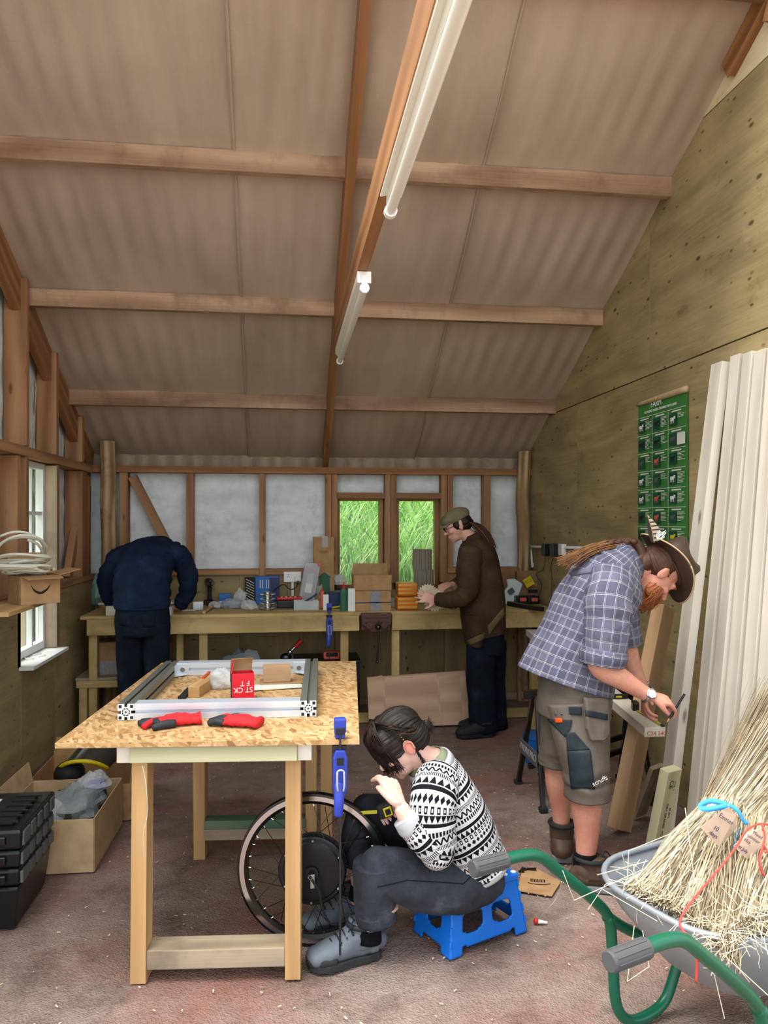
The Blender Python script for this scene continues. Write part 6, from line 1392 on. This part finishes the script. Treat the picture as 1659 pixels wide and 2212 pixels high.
m = MB(); m.tube([brim(2 * math.pi * i / 56, 1) for i in range(57)], .0035, 6); obj('brim_edge', m, 'cardboard_pale', hat, True)
m = MB(); rows_ = []
for zz, kx, ky in ((-.004, 1, 1), (.03, 1.0, 1.0), (.07, .97, .96), (.105, .88, .88), (.118, .6, .7), (.110, .25, .5), (.106, .02, .05)):
    rows_.append([HC + rtn * (.084 * kx * math.cos(a)) + fwn * (.102 * ky * math.sin(a)) + upn * (zz - (.018 * math.cos(2 * a) if zz > .08 else 0)) for a in [2 * math.pi * i / 40 for i in range(40)]])
m.skin(rows_); obj('crown', m, 'leather_brown', hat, True)
for a, zz in ((math.pi + .35, .045), (math.pi - .05, .045)):
    for cc in (a,):
        p = HC + rtn * (.0855 * math.cos(cc)) + fwn * (.1035 * math.sin(cc)) + upn * zz; nn = (rtn * math.cos(cc) + fwn * math.sin(cc)).normalized(); m = MB(); m.lathe([(.003, .001), (.0035, .003), (.007, .003), (.0075, .0)], p, nn, 16); obj('eyelet', m, 'gold', hat, 40)
fe = MB(); f0, f1 = at(1413, 1172, 3.10), at(1404, 1113, 3.09); fd = (f1 - f0).normalized(); fs_ = V((1, 0, .1)); 
def fth(a, b): w_ = .036 * math.sin(math.pi * min(1, .12 + .88 * b)) ** .6 * (1 - .55 * b); return f0.lerp(f1, b) + fs_ * ((a - .3) * 2 * w_) + V((-.012 * b * b, .006 * (a - .5) ** 2, 0))
g = G('feather_barred', .6); u, v = g.uv(); g.col(g.mix((((v * 7.0).frac()) < .38) * (u > .35), g.mix(u > .35, '2a231e', 'b9ac9a'), '3a322a')); M['feather'] = g.mat
fe.grid(fth, 6, 16, 1, 1); fo = obj('feather', fe, 'feather', hat, True); fo.modifiers.new('s', 'SOLIDIFY').thickness = .0008
m = MB(); m.tube([f0, f0.lerp(f1, .5) + V((-.003, -.001, 0)), f1 + V((-.012, 0, 0))], [.0016, .0012, .0005], 5, 3); obj('quill', m, 'cardboard_pale', fo)
m = MB(); rs = random.Random(1)
for k in range(14): m.tube([at(1420, 1166, 3.09), at(1424 + rs.uniform(-6, 12), 1158 + rs.uniform(-8, 4), 3.085), at(1428 + rs.uniform(-8, 12), 1150 + rs.uniform(-5, 10), 3.085)], .0012, 4, 3)
obj('down_tuft', m, 'tile_white', fo)
er = MB(); er.ball(P(-.079, -.012, -.008), (.006, .018, .028), 16, 10, R); er.tube([P(-.084, -.028, -.02), P(-.086, -.03, .005), P(-.085, -.014, .02), P(-.083, .003, .012)], .0045, 8, 4); obj('ear', er, 'skin_ear', bo, True)
for sx in (-1, 1): m = MB(); m.tube([P(sx * .02, .091, .004), P(sx * .033, .092, .0), P(sx * .046, .082, .004)], .0016, 6, 3); obj('eyelid_line', m, 'hair_brown', bo); m = MB(); m.tube([P(sx * .016, .098, .024), P(sx * .034, .097, .028), P(sx * .052, .082, .022)], .0035, 6, 3); obj('eyebrow', m, 'beard_red', bo, True)
# watch, wristband
dv = (at(1405, 1504, 2.935) - at(1380, 1490, 2.94)).normalized(); wc_ = at(1398, 1500, 2.936); t_, a_, b_ = frame(dv, V((0, 1, 0))); wt = MB(); wt.tube([wc_ + a_ * (.031 * math.cos(k * .3491)) + b_ * (.031 * math.sin(k * .3491)) for k in range(19)], .007, 8); wo = obj('wrist_watch', wt, 'steel', pa, True)
fd_ = (V((0, 0, CAM_H)) - wc_).normalized() + V((0, 0, .35)); fd_ = (fd_ - dv * fd_.dot(dv)).normalized(); m = MB(); m.lathe([(.019, 0), (.021, .004), (.021, .009), (.018, .011), (.017, .010)], wc_ + fd_ * .028, fd_, 26); obj('watch_case', m, 'chrome', wo, 40); m = MB(); m.lathe([(.0165, .0112), (.001, .0114)], wc_ + fd_ * .028, fd_, 20); obj('dial', m, 'watch_face', wo)
wc2 = at(1386, 1480, 3.35); dv = (at(1396, 1502, 3.34) - at(1385, 1480, 3.35)).normalized(); t_, a_, b_ = frame(dv, V((0, 1, 0))); m = MB(); m.tube([wc2 + a_ * (.034 * math.cos(k * .3491)) + b_ * (.034 * math.sin(k * .3491)) for k in range(19)], .0035, 8); obj('wristband', m, 'collar_grey', pa, True)
# pencil, tape measure, square on the board
pc0, pc1 = t1[0].lerp(t1[4], .5), at(1479, 1499, 2.90); t = thing('marking_pencil', 'black pencil held in the hand over the board', 'pencil', pc0); m = MB(); dd = (pc1 - pc0).normalized(); m.cyl(pc0 - dd * .012, pc1, .0052, n=8); obj('shaft', m, 'black_plastic', t, 40); m = MB(); m.cyl(pc0 - dd * .012, pc0 - dd * .03, .0052, .001, 8); obj('point', m, 'pine', t)
t = thing('tape_measure', 'black tape measure with its blade out along the marked board', 'tape measure', BA.lerp(BB, .12)); a, b = BA + bs * .036 + bu * .026 + bd * .005, BA.lerp(BB, .105) + bs * .01 + bu * .027; m = MB(); m.beam(a, b, .016, .0012, bu); obj('blade', m, 'tape_yellow', t); m = MB(); m.box(b + bd * .03 + bu * .012, (.055, .032, .05), RZ(75)); obj('case', m, 'black_plastic', t, bevel=.006); m = MB(); m.box(a + bu * .002, (.022, .014, .008), RZ(80)); obj('hook', m, 'dark_steel', t)
t = thing('spirit_level', 'small black spirit level lying on the marked board', 'level', BA.lerp(BB, .2)); p = BA.lerp(BB, .2) + bu * .036 - bs * .01; m = MB(); m.beam(p - bs * .06 - bd * .0, p + bs * .05, .022, .02, (0, 0, 1)); obj('body', m, 'black_plastic', t, bevel=.002); m = MB(); m.cyl(p - bs * .015 - bd * .012, p + bs * .015 - bd * .012, .005, n=8); obj('vial', m, 'tape_yellow', t)

# ---------------------------------------------------------------- person seated on the stool
Yd = 2.76
pb = person('person in black and white patterned jumper sitting on the stool, measuring the wheel', onz(930, 2000))
body = MB(); up_, fw_ = V((-.60, 0, .80)), V((-.80, -.08, -.60)); hc = at(866, 1604, Yd - .02); P, R = head(body, hc, up_, fw_, .93, .8)
body.loft([(at(935, 1655, Yd), .085, .07), (at(912, 1640, Yd - .01), .055, .055), (at(888, 1618, Yd - .02), .052, .052)], (0, 1, 0), 20, 4)
body.loft([(at(1030, 1850, Yd), .14, .09), (at(985, 1770, Yd), .15, .1), (at(945, 1680, Yd), .14, .08)], (0, 1, 0), 20, 5)
for pts in ([(938, 1700, 2.61, .05), (928, 1770, 2.57, .048), (945, 1835, 2.56, .045), (905, 1795, 2.545, .040), (878, 1765, 2.55, .031), (866, 1742, 2.56, .026)], [(938, 1700, 2.92, .05), (915, 1770, 2.95, .048), (925, 1815, 2.92, .04), (885, 1785, 2.86, .035), (866, 1770, 2.84, .026)]):
    body.tube([at(a, b, c) for a, b, c, r in pts], [p[3] for p in pts], 18, 5)
for pts in ([(830, 1940, 2.64, .06), (805, 1985, 2.66, .041), (796, 2010, 2.665, .038)], [(775, 1800, 2.84, .05), (776, 1870, 2.84, .041), (780, 1915, 2.84, .036), (778, 1950, 2.84, .038)]):
    body.tube([at(a, b, c) for a, b, c, r in pts], [p[3] for p in pts], 18, 5)
w1 = at(864, 1738, 2.565); t1 = hand(body, w1, at(842, 1692, 2.60) - w1, (-.6, .75, -.2), 1, .55, .5, .95, (.25, .9, .3), [(.30, .75, .5), (.45, .8, .6), (.55, .8, .6), (.6, .9, .6)])
w2 = at(864, 1768, 2.835); t2 = hand(body, w2, at(838, 1752, 2.80) - w2, (-.1, -.9, -.2), 1, .7, .6, .92, (.5, .6, .5))
bo = obj('body', fuse(body, .0042, 5), 'skin_pale', pb)
# jumper
jm = MB(); jm.loft([(at(1036, 1856, Yd), .168, .098), (at(1014, 1818, Yd), .176, .112), (at(987, 1770, Yd), .182, .122), (at(960, 1715, Yd), .182, .116), (at(942, 1678, Yd), .165, .102), (at(930, 1655, Yd), .115, .088)], (0, 1, 0), 64, 10, 2.3, False, (.007, 9, .4, 4)); ju = obj('jumper', jm, 'patterned_knit', pb, True); ju.modifiers.new('s', 'SOLIDIFY').thickness = .004
sl = MB(); sl.loft([(at(945, 1690, 2.64), .075, .08), (at(935, 1735, 2.585), .078, .082), (at(935, 1785, 2.565), .074, .078), (at(944, 1825, 2.56), .068, .070), (at(942, 1845, 2.555), .058, .052)], (0, 1, 0), 44, 8, 2, True, (.006, 14, .5, 6), 1.0)
sl.loft([(at(950, 1842, 2.56), .056, .052), (at(930, 1825, 2.55), .060, .056), (at(905, 1800, 2.545), .054, .052), (at(886, 1780, 2.548), .047, .046)], (0, 1, 0), 40, 8, 2, True, (.005, 16, .5, 2), .9); obj('sleeve', sl, 'patterned_knit', ju, True)
s2_ = MB(); s2_.loft([(at(945, 1690, 2.9), .07, .075), (at(918, 1765, 2.95), .066, .066), (at(920, 1812, 2.93), .058, .056), (at(888, 1790, 2.87), .048, .046)], (0, 1, 0), 36, 8, 2, True); obj('sleeve', s2_, 'patterned_knit', ju, True)
cf = MB(); cf.loft([(at(893, 1787, 2.547), .049, .048), (at(884, 1778, 2.549), .050, .049), (at(872, 1764, 2.553), .044, .043)], (0, 1, 0), 32, 5, 2, True, (.003, 30, .4, 1)); obj('cuff', cf, 'collar_grey', ju, True)
ctr = at(926, 1648, Yd); ax = (at(905, 1615, Yd) - at(935, 1665, Yd)).normalized(); tt, cx_, cy_ = frame(ax, V((0, 1, 0)))
m = MB(); m.skin([m.ring(ctr - ax * .022, cx_, cy_, .125, .094, 36), m.ring(ctr + ax * .002, cx_, cy_, .112, .088, 36), m.ring(ctr + ax * .004, cx_, cy_, .104, .082, 36)], False); o = obj('neckband', m, 'collar_grey', ju, True); o.modifiers.new('s', 'SOLIDIFY').thickness = .006
m = MB(); m.skin([m.ring(ctr - ax * .006, cx_, cy_, .108, .084, 36), m.ring(ctr + ax * .012, cx_, cy_, .092, .075, 36), m.ring(ctr + ax * .026, cx_, cy_, .076, .066, 36)], False); o = obj('inner_shirt', m, 'sage', pb, True); o.modifiers.new('s', 'SOLIDIFY').thickness = .004
hm = MB(); hm.loft([(at(1034, 1853, Yd), .172, .102), (at(1040, 1864, Yd), .168, .098)], (0, 1, 0), 48, 3, 2.3, False); o = obj('hem_band', hm, 'collar_grey', ju, True); o.modifiers.new('s', 'SOLIDIFY').thickness = .005
# jeans
jn = MB(); jn.loft([(at(1052, 1876, Yd), .145, .075), (at(1024, 1883, Yd), .165, .095), (at(985, 1880, Yd), .16, .10)], (0, 1, 0), 36, 5, 2.3, True, None, .7)
jn.loft([(at(1042, 1890, 2.70), .085, .092), (at(985, 1905, 2.67), .088, .108), (at(905, 1903, 2.64), .084, .102), (at(845, 1885, 2.62), .075, .088), (at(805, 1873, 2.61), .066, .072)], (0, 1, 0), 40, 8, 2.1, True, (.013, 8, .6, 3), .7)
jn.loft([(at(808, 1862, 2.61), .066, .070), (at(808, 1900, 2.62), .070, .074), (at(810, 1945, 2.64), .068, .074), (at(812, 1978, 2.655), .062, .068)], (0, 1, 0), 36, 7, 2.1, True, (.006, 12, .6, 8), .0); je = obj('jeans', jn, 'denim_grey', pb, True)
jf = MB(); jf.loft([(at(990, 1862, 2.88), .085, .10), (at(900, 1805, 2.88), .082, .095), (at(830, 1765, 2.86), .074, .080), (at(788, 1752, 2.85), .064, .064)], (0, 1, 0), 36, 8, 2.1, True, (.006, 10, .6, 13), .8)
jf.loft([(at(785, 1748, 2.85), .062, .062), (at(775, 1790, 2.84), .060, .062), (at(772, 1830, 2.84), .058, .056), (at(774, 1862, 2.84), .056, .054)], (0, 1, 0), 32, 7, 2.1, True, (.006, 12, .6, 18)); obj('far_leg', jf, 'denim_shaded', je, True)  # far leg of the same jeans, shade painted in with a darker denim
cu = MB(); cu.loft([(at(811, 1960, 2.65), .070, .076), (at(813, 1984, 2.657), .067, .073)], (0, 1, 0), 32, 4, 2.1, True, (.004, 20, .5, 2)); obj('turn_up', cu, 'denim_grey', je, True)
tree = bvh(jn); 
for a, b, c_, d_ in (((815, 1915), (880, 1900), (880, 1902), (815, 1917)), ((880, 1900), (1000, 1908), (1000, 1910), (880, 1902)), ((1000, 1908), (1040, 1870), (1042, 1872), (1001, 1910))): decal(tree, [a, b, c_, d_], 14, 1, .002, 'denim_blue', je, 'seam_stitch', .001)
for c_, Y, r in (((797, 2006), 2.665, .043), ((780, 1915), 2.84, .042)): m = MB(); m.loft([(at(c_[0] + 1, c_[1] - 5, Y), r, r), (at(c_[0] - 1, c_[1] + 25, Y), r * 1.05, r * 1.1)], (0, 1, 0), 20, 4); obj('sock', m, 'sock', pb, True)
h1, q1 = onz(818, 2058), onz(672, 2094); boot(pb, h1, q1, 'boot_grey', 'boot_sole', 'lace', .125, .262, 'glove_black', wd=1.15)
h2, q2 = onz(795, 1985), onz(655, 2018); boot(pb, h2, q2, 'boot_grey', 'boot_sole', 'lace', .13, .262, 'glove_black', wd=1.1)
# hair
hr = MB()
for x, y, z, a, b, c_ in ((0, -.02, .05, .084, .098, .084), (0, -.05, .0, .080, .07, .075), (-.03, .05, .055, .058, .055, .05), (.03, .05, .055, .058, .055, .05), (0, .085, .035, .055, .022, .045), (-.068, .035, .03, .016, .045, .05), (.068, .035, .03, .016, .045, .05)): hr.ball(P(x, y, z), (a * .95, b * .95, c_ * .95), 18, 12, R)
bun = at(921, 1568, Yd - .01); hr.tube([P(0, -.085, .01), bun], [.03, .017], 12, 3); hr.ball(bun, .021); hm = obj('hair', groove(fuse(hr, .003, 3, 'hair'), hc, R, .0055, 9, 7), 'hair_dark', pb)
def lk(rs):
    th = rs.uniform(-1.25, 1.25); sx = math.sin(th); r0 = P(sx * .02, rs.uniform(-.05, .07), .135); fwdk = rs.random()
    if fwdk < .55: return [P(sx * .03, .04, .138), P(sx * .085, .108 - .05 * abs(sx), .092), P(sx * .078, .115 - .06 * abs(sx), .01 - .02 * rs.random()), P(sx * .072, .118 - .06 * abs(sx), -.02 - .05 * rs.random())]
    return [P(sx * .03, .03, .128), P(sx * .098, .0, .06 + .05 * rs.random()), P(sx * .092, -.055, .02 + .03 * rs.random()), P(sx * .03, -.10, .015)]
strands(hm, 'hair_dark', lk, 620, 5, .0026, .006); strands(hm, 'hair_brown', lk, 160, 15, .0016, .006, 'hair_streaks')
def wsp(rs): s_ = P(-.07, -.03, -.02 + .02 * rs.random()); return [s_, s_ + R @ V((-.008, .005, -.04)), s_ + R @ V((-.004, .015 * rs.random(), -.075 - .02 * rs.random()))]
strands(hm, 'hair_dark', wsp, 40, 6, .0008, .004, 'loose_wisps')
def bunw(rs): d = V((rs.uniform(.2, 1), rs.uniform(-.6, .6), rs.uniform(-.8, .8))).normalized(); return [bun, bun + d * .02, bun + d * .03 + V((0, 0, rs.uniform(-.015, .012)))]
strands(hm, 'hair_dark', bunw, 60, 7, .001, .003, 'bun_wisps')
er = MB(); er.ball(P(-.082, -.012, -.012), (.006, .017, .027), 16, 10, R); er.tube([P(-.087, -.026, -.024), P(-.089, -.028, .004), P(-.088, -.012, .016), P(-.086, .004, .008)], .004, 8, 4); obj('ear', er, 'skin_ear', bo, True)
for k in range(6): m = MB(); m.ball(P(-.093 + .001 * k, -.012, .022 + .011 * k), .0026, 8, 6); obj('hair_clip_bead', m, 'gold', hm)
m = MB(); m.tube([P(-.02, .107, -.063), P(-.012, .111, -.065), P(.0, .113, -.066), P(.02, .107, -.063)], .0035, 6, 3); obj('lips', m, 'skin_ear', bo, True)
m = MB(); rg = t1[1].lerp(w1, .35); m.lathe([(.0095, -.0015), (.0105, 0), (.0095, .0015)], t1[2].lerp(w1, .42), (w1 - t1[2]), 14); obj('finger_ring', m, 'chrome', bo, 40)
# tape measure in hand
tcn = at(832, 1750, 2.73); t = thing('tape_measure', 'black and yellow tape measure held against the wheel rim', 'tape measure', tcn); m = MB(); m.box(tcn, (.055, .034, .05), RY(-18)); obj('case', m, 'black_rubber', t, bevel=.009, seg=3); m = MB(); m.box(tcn + V((.008, -.0165, .0)), (.03, .004, .034), RY(-18)); obj('yellow_panel', m, 'yellow', t, bevel=.004); m = MB(); m.box(tcn + V((.008, -.018, .0)), (.02, .004, .022), RY(-18)); obj('dark_label', m, 'black_matte', t, bevel=.003)
a, b = tcn + V((-.03, -.002, -.004)), wp(math.radians(56), .257, -.012); b = at(763, 1757, 2.765); m = MB(); m.beam(a, b, .012, .0015, (0, -1, .6)); obj('blade', m, 'tape_yellow', t); m = MB(); m.box(b, (.006, .016, .02), RY(-25)); obj('hook', m, 'steel', t)

# ---------------------------------------------------------------- person in the flat cap
Ye = 5.42
pc_ = person('person in flat cap and brown cardigan standing at the workbench', onz(1040, 1588))
body = MB(); up_, fw_ = V((-.40, 0, .92)), V((-.92, .1, -.40)); hc = at(989, 1133, Ye); P, R = head(body, hc, up_, fw_, .97)
body.loft([(at(1026, 1172, Ye), .08, .07), (at(1012, 1158, Ye), .055, .055), (at(1000, 1145, Ye), .052, .052)], (0, 1, 0), 18, 4)
body.loft([(at(1045, 1340, Ye), .14, .1), (at(1036, 1240, Ye), .16, .11), (at(1026, 1175, Ye), .13, .08)], (0, 1, 0), 18, 5)
body.tube([at(1015, 1200, 5.25), at(1010, 1270, 5.22), at(965, 1298, 5.3), at(944, 1298, 5.36)], [.05, .045, .036, .027], 16, 6)
body.tube([at(1015, 1200, 5.6), at(1005, 1260, 5.66), at(985, 1268, 5.62), at(975, 1262, 5.58)], [.05, .045, .034, .027], 16, 6)
for lx in ((1040, 5.36), (1066, 5.54)): body.tube([at(lx[0], 1340, lx[1]), at(lx[0], 1460, lx[1]), at(lx[0], 1570, lx[1])], [.09, .06, .04], 16, 5)
w1 = at(944, 1297, 5.36); hand(body, w1, at(918, 1290, 5.36) - w1, (0, .95, -.1), 1, .12, 2.6, 1.0, (.8, .5, .1)); w2 = at(975, 1262, 5.58); hand(body, w2, at(958, 1268, 5.56) - w2, (-.1, .3, -.9), -1, .6, .6, .95)
bo = obj('body', fuse(body, .006, 4), 'skin_fair', pc_)
cg = MB(); cg.loft([(at(1050, 1368, Ye), .185, .135), (at(1046, 1345, Ye), .195, .148), (at(1041, 1305, Ye), .205, .163), (at(1036, 1250, Ye), .205, .152), (at(1031, 1200, Ye), .195, .135), (at(1027, 1168, Ye), .13, .10), (at(1021, 1152, Ye), .075, .07)], (0, 1, 0), 48, 9, 2.2, True, (.012, 7, .35, 3)); ca = obj('cardigan', cg, 'brown_knit', pc_, True)
fl = MB(); fl.loft([(at(1022, 1392, Ye - .03), .15, .055), (at(1024, 1365, Ye - .03), .16, .075), (at(1026, 1330, Ye - .02), .17, .10)], (0, 1, 0), 36, 6, 2.3, True, (.006, 9, .4, 5)); obj('front_panel', fl, 'brown_knit', ca, True)
sl = MB(); sl.loft([(at(1018, 1190, 5.28), .085, .085), (at(1012, 1230, 5.22), .088, .085), (at(1012, 1272, 5.2), .08, .078), (at(995, 1292, 5.22), .068, .066), (at(968, 1297, 5.28), .058, .056), (at(947, 1296, 5.34), .05, .05)], (0, 1, 0), 32, 8, 2, True, (.010, 10, .5, 6)); obj('sleeve', sl, 'brown_knit', ca, True)
s2_ = MB(); s2_.loft([(at(1015, 1195, 5.6), .08, .08), (at(1004, 1250, 5.66), .07, .07), (at(982, 1266, 5.61), .052, .05)], (0, 1, 0), 28, 6, 2, True); obj('sleeve', s2_, 'brown_knit', ca, True)
tree = bvh(cg); hb_ = MB(); hb_.v += fl.v; hb_.f += fl.f
decal(tree, [(1053, 1352), (1087, 1312), (1090, 1326), (1056, 1372)], 10, 3, .006, 'knit_edge', ca, 'hem_rib')
tr3 = bvh(fl); decal(tr3, [(1004, 1386), (1056, 1362), (1056, 1376), (1006, 1399)], 10, 3, .006, 'knit_edge', ca, 'hem_rib'); decal(tree, [(998, 1330), (1022, 1322), (1021, 1330), (999, 1337)], 6, 2, .006, 'brown_knit', ca, 'pocket_welt')
jn = MB(); jn.loft([(at(1050, 1320, Ye), .15, .12), (at(1050, 1370, Ye), .165, .125), (at(1050, 1410, Ye), .16, .12)], (0, 1, 0), 32, 5, 2.3)
jn.loft([(at(1042, 1385, 5.36), .10, .118), (at(1038, 1450, 5.35), .092, .105), (at(1042, 1520, 5.36), .092, .105), (at(1047, 1578, 5.37), .095, .108)], (0, 1, 0), 32, 7, 2.2, True, (.010, 8, .7, 4)); jn.loft([(at(1062, 1385, 5.52), .10, .11), (at(1064, 1460, 5.53), .09, .095), (at(1068, 1572, 5.54), .09, .095)], (0, 1, 0), 32, 7, 2.2, True, (.010, 8, .7, 14)); obj('jeans', jn, 'denim_blue', pc_, True)
for Y, px in ((5.33, 1072), (5.52, 1085)): h_ = onz(px, 1591) if Y < 5.4 else V((onz(px, 1585).x, 5.50, 0)); boot(pc_, V((h_.x - .02, Y, 0)), V((h_.x - .28, Y - .02, 0)), 'black_rubber', 'black_matte', 'lace', .10, .27)
cpm = MB()
for x, y, z, a, b, c_ in ((0, -.012, .062, .086, .104, .062), (0, .045, .06, .078, .075, .042)): cpm.ball(P(x, y, z), (a, b, c_), 20, 12, R)
cap = obj('flat_cap', fuse(cpm, .005, 4, 'cap'), 'cap_cloth', pc_); m = MB()
m.grid(lambda a, b: P((a - .5) * .15 * (1 - .25 * b), .085 + .058 * b - .05 * (2 * a - 1) ** 2 * (.6 + .4 * b), .052 - .022 * b - .012 * (2 * a - 1) ** 2), 14, 6); o = obj('peak', m, 'cap_cloth', cap, True); o.modifiers.new('s', 'SOLIDIFY').thickness = .008
m = MB(); m.ball(P(-.03, -.05, .118), .006, 8, 6); obj('cap_badge', m, 'red_paint', cap)
hr = MB(); hr.ball(P(0, -.045, .005), (.080, .065, .075), 16, 10, R); hr.ball(P(-.06, .01, .005), (.022, .035, .035), 12, 8, R); hr.ball(P(.06, .01, .005), (.022, .035, .035), 12, 8, R); hr.tube([P(0, -.09, -.01), at(1018, 1135, Ye)], [.03, .02], 12, 3); hm = obj('hair', groove(fuse(hr, .004, 3, 'hair'), hc, R, .005, 10, 6, 3), 'hair_dark', pc_)
def pny(rs): o = V((rs.gauss(0, .012), rs.gauss(0, .018), 0)); return [at(1010, 1127, Ye - .03) + o * .4, at(1026, 1133, Ye - .06) + o, at(1044, 1150, Ye - .1) + o * 1.3, at(1060, 1182, Ye - .13) + o * 1.2 + V((0, 0, rs.uniform(-.03, .03)))]
strands(hm, 'hair_brown', pny, 260, 9, .0028, .006); strands(hm, 'hair_light', pny, 50, 19, .0022, .008, 'hair_streaks')
for sx in (-1, 1): m = MB(); m.tube([P(sx * .034 + .024 * math.cos(a * .5236), .108, .002 + .02 * math.sin(a * .5236)) for a in range(13)], .0022, 6); m.tube([P(sx * .058, .105, .006), P(sx * .078, .0, .008)], .002, 6); obj('spectacles', m, 'black_gloss', pc_, True)
def cog(label, c, r, n, tilt):
    poly = []
    for i in range(2 * n): a = math.pi * i / n; rr = r if i % 2 else r * .82; poly.append((rr * math.cos(a), rr * math.sin(a)))
    m = MB(); m.prism(poly, .012, Matrix.Translation(c) @ (RZ(tilt) @ RX(78)).to_4x4()); t = thing('card_cog', label, 'cardboard cog', c, 'cardboard cogs'); obj('disc', m, 'card_cog', t); return t
cog('pale toothed card disc held upright by the person in the cap', at(937, 1296, 5.44), .088, 22, 6); cog('second toothed card disc behind the held one', at(924, 1284, 5.52), .08, 22, -8)
bag('plastic_bag', 'white foil bag held beside the card cogs', at(912, 1284, 5.6), (.03, .03, .05), 'film', 61)

# ---------------------------------------------------------------- person in navy, seen from behind
pd = person('person in navy sweatshirt and dark jeans bending over the workbench, back to the camera', onz(305, 1605))
body = MB(); up_, fw_ = V((.12, .75, -.25)), V((.1, .2, -.95)); hc = at(352, 1190, 5.98); P, R = head(body, hc, up_, fw_, 1.0)
body.loft([(at(308, 1310, 5.36), .15, .1), (at(318, 1220, 5.52), .15, .1), (at(338, 1190, 5.75), .12, .08), (at(348, 1188, 5.9), .055, .055)], (1, 0, 0), 18, 5)
body.tube([at(282, 1200, 5.65), at(236, 1240, 5.7), at(238, 1302, 5.78), at(262, 1320, 5.86)], [.05, .045, .035, .027], 14, 5); body.tube([at(382, 1200, 5.65), at(407, 1240, 5.7), at(402, 1290, 5.78), at(382, 1312, 5.86)], [.05, .045, .035, .027], 14, 5)
for px in (278, 336): body.tube([at(px, 1340, 5.36), at(px, 1470, 5.36), at(px, 1590, 5.36)], [.085, .06, .04], 14, 5)
w1 = at(262, 1318, 5.86); hand(body, w1, V((.5, .8, -.1)), (0, 0, -1), 1, .5); w2 = at(382, 1312, 5.86); hand(body, w2, V((-.5, .8, -.1)), (0, 0, -1), -1, .5)
bo = obj('body', fuse(body, .006, 4), 'skin_fair', pd)
sw = MB(); sw.loft([(at(307, 1310, 5.34), .18, .125), (at(307, 1288, 5.35), .19, .138), (at(310, 1245, 5.43), .19, .13), (at(318, 1212, 5.55), .19, .12), (at(328, 1190, 5.68), .175, .095), (at(338, 1180, 5.8), .12, .075), (at(345, 1180, 5.87), .07, .06)], (1, 0, 0), 44, 8, 2.3, True, (.016, 7, .5, 2)); sw_ = obj('sweatshirt', sw, 'navy_knit', pd, True)
for pts, sd_ in (([(290, 1196, 5.64, .085), (258, 1208, 5.67, .082), (238, 1240, 5.70, .075), (236, 1278, 5.75, .066), (244, 1306, 5.8, .052)], 1), ([(374, 1194, 5.64, .085), (392, 1208, 5.67, .080), (405, 1240, 5.70, .072), (405, 1278, 5.75, .064), (392, 1304, 5.8, .05)], 2)):
    m = MB(); m.loft([(at(a, b, c), r, r) for a, b, c, r in pts], (0, 1, 0), 30, 8, 2, True, (.014, 9, .5, sd_), .8); obj('sleeve', m, 'navy_knit', sw_, True)
m = MB(); m.loft([(at(307, 1314, 5.34), .178, .122), (at(307, 1306, 5.34), .187, .130), (at(307, 1297, 5.345), .189, .134)], (1, 0, 0), 44, 4, 2.3, True); obj('waist_rib', m, 'navy_knit', sw_, True)
jn = MB(); jn.loft([(at(308, 1300, 5.35), .165, .11), (at(308, 1335, 5.35), .182, .13), (at(308, 1372, 5.35), .175, .125)], (1, 0, 0), 36, 5, 2.4)
for px, s_ in ((280, 1), (338, 2)): jn.loft([(at(px, 1345, 5.35), .092, .115), (at(px + (1 if s_ == 1 else 0), 1420, 5.35), .09, .1), (at(px + 3, 1500, 5.37), .082, .088), (at(px + 2, 1596, 5.37), .08, .09)], (1, 0, 0), 30, 7, 2.2, True, (.008, 8, .7, s_))
je = obj('jeans', jn, 'denim_blue', pd, True); tree = bvh(jn)
for q in ([(258, 1324), (286, 1326), (284, 1352), (259, 1350)], [(306, 1326), (336, 1326), (334, 1354), (308, 1354)]): decal(tree, q, 6, 5, .004, 'denim_blue', je, 'back_pocket')
for px in (278, 338): h_ = onz(px, 1608); boot(pd, V((h_.x, 5.29, 0)), V((h_.x, 5.57, 0)), 'black_rubber', 'black_matte', 'lace', .11, .28)
hr = MB(); hr.ball(P(0, -.03, .03), (.084, .09, .088), 16, 10, R); obj('hair', hr, 'hair_dark', pd, True)
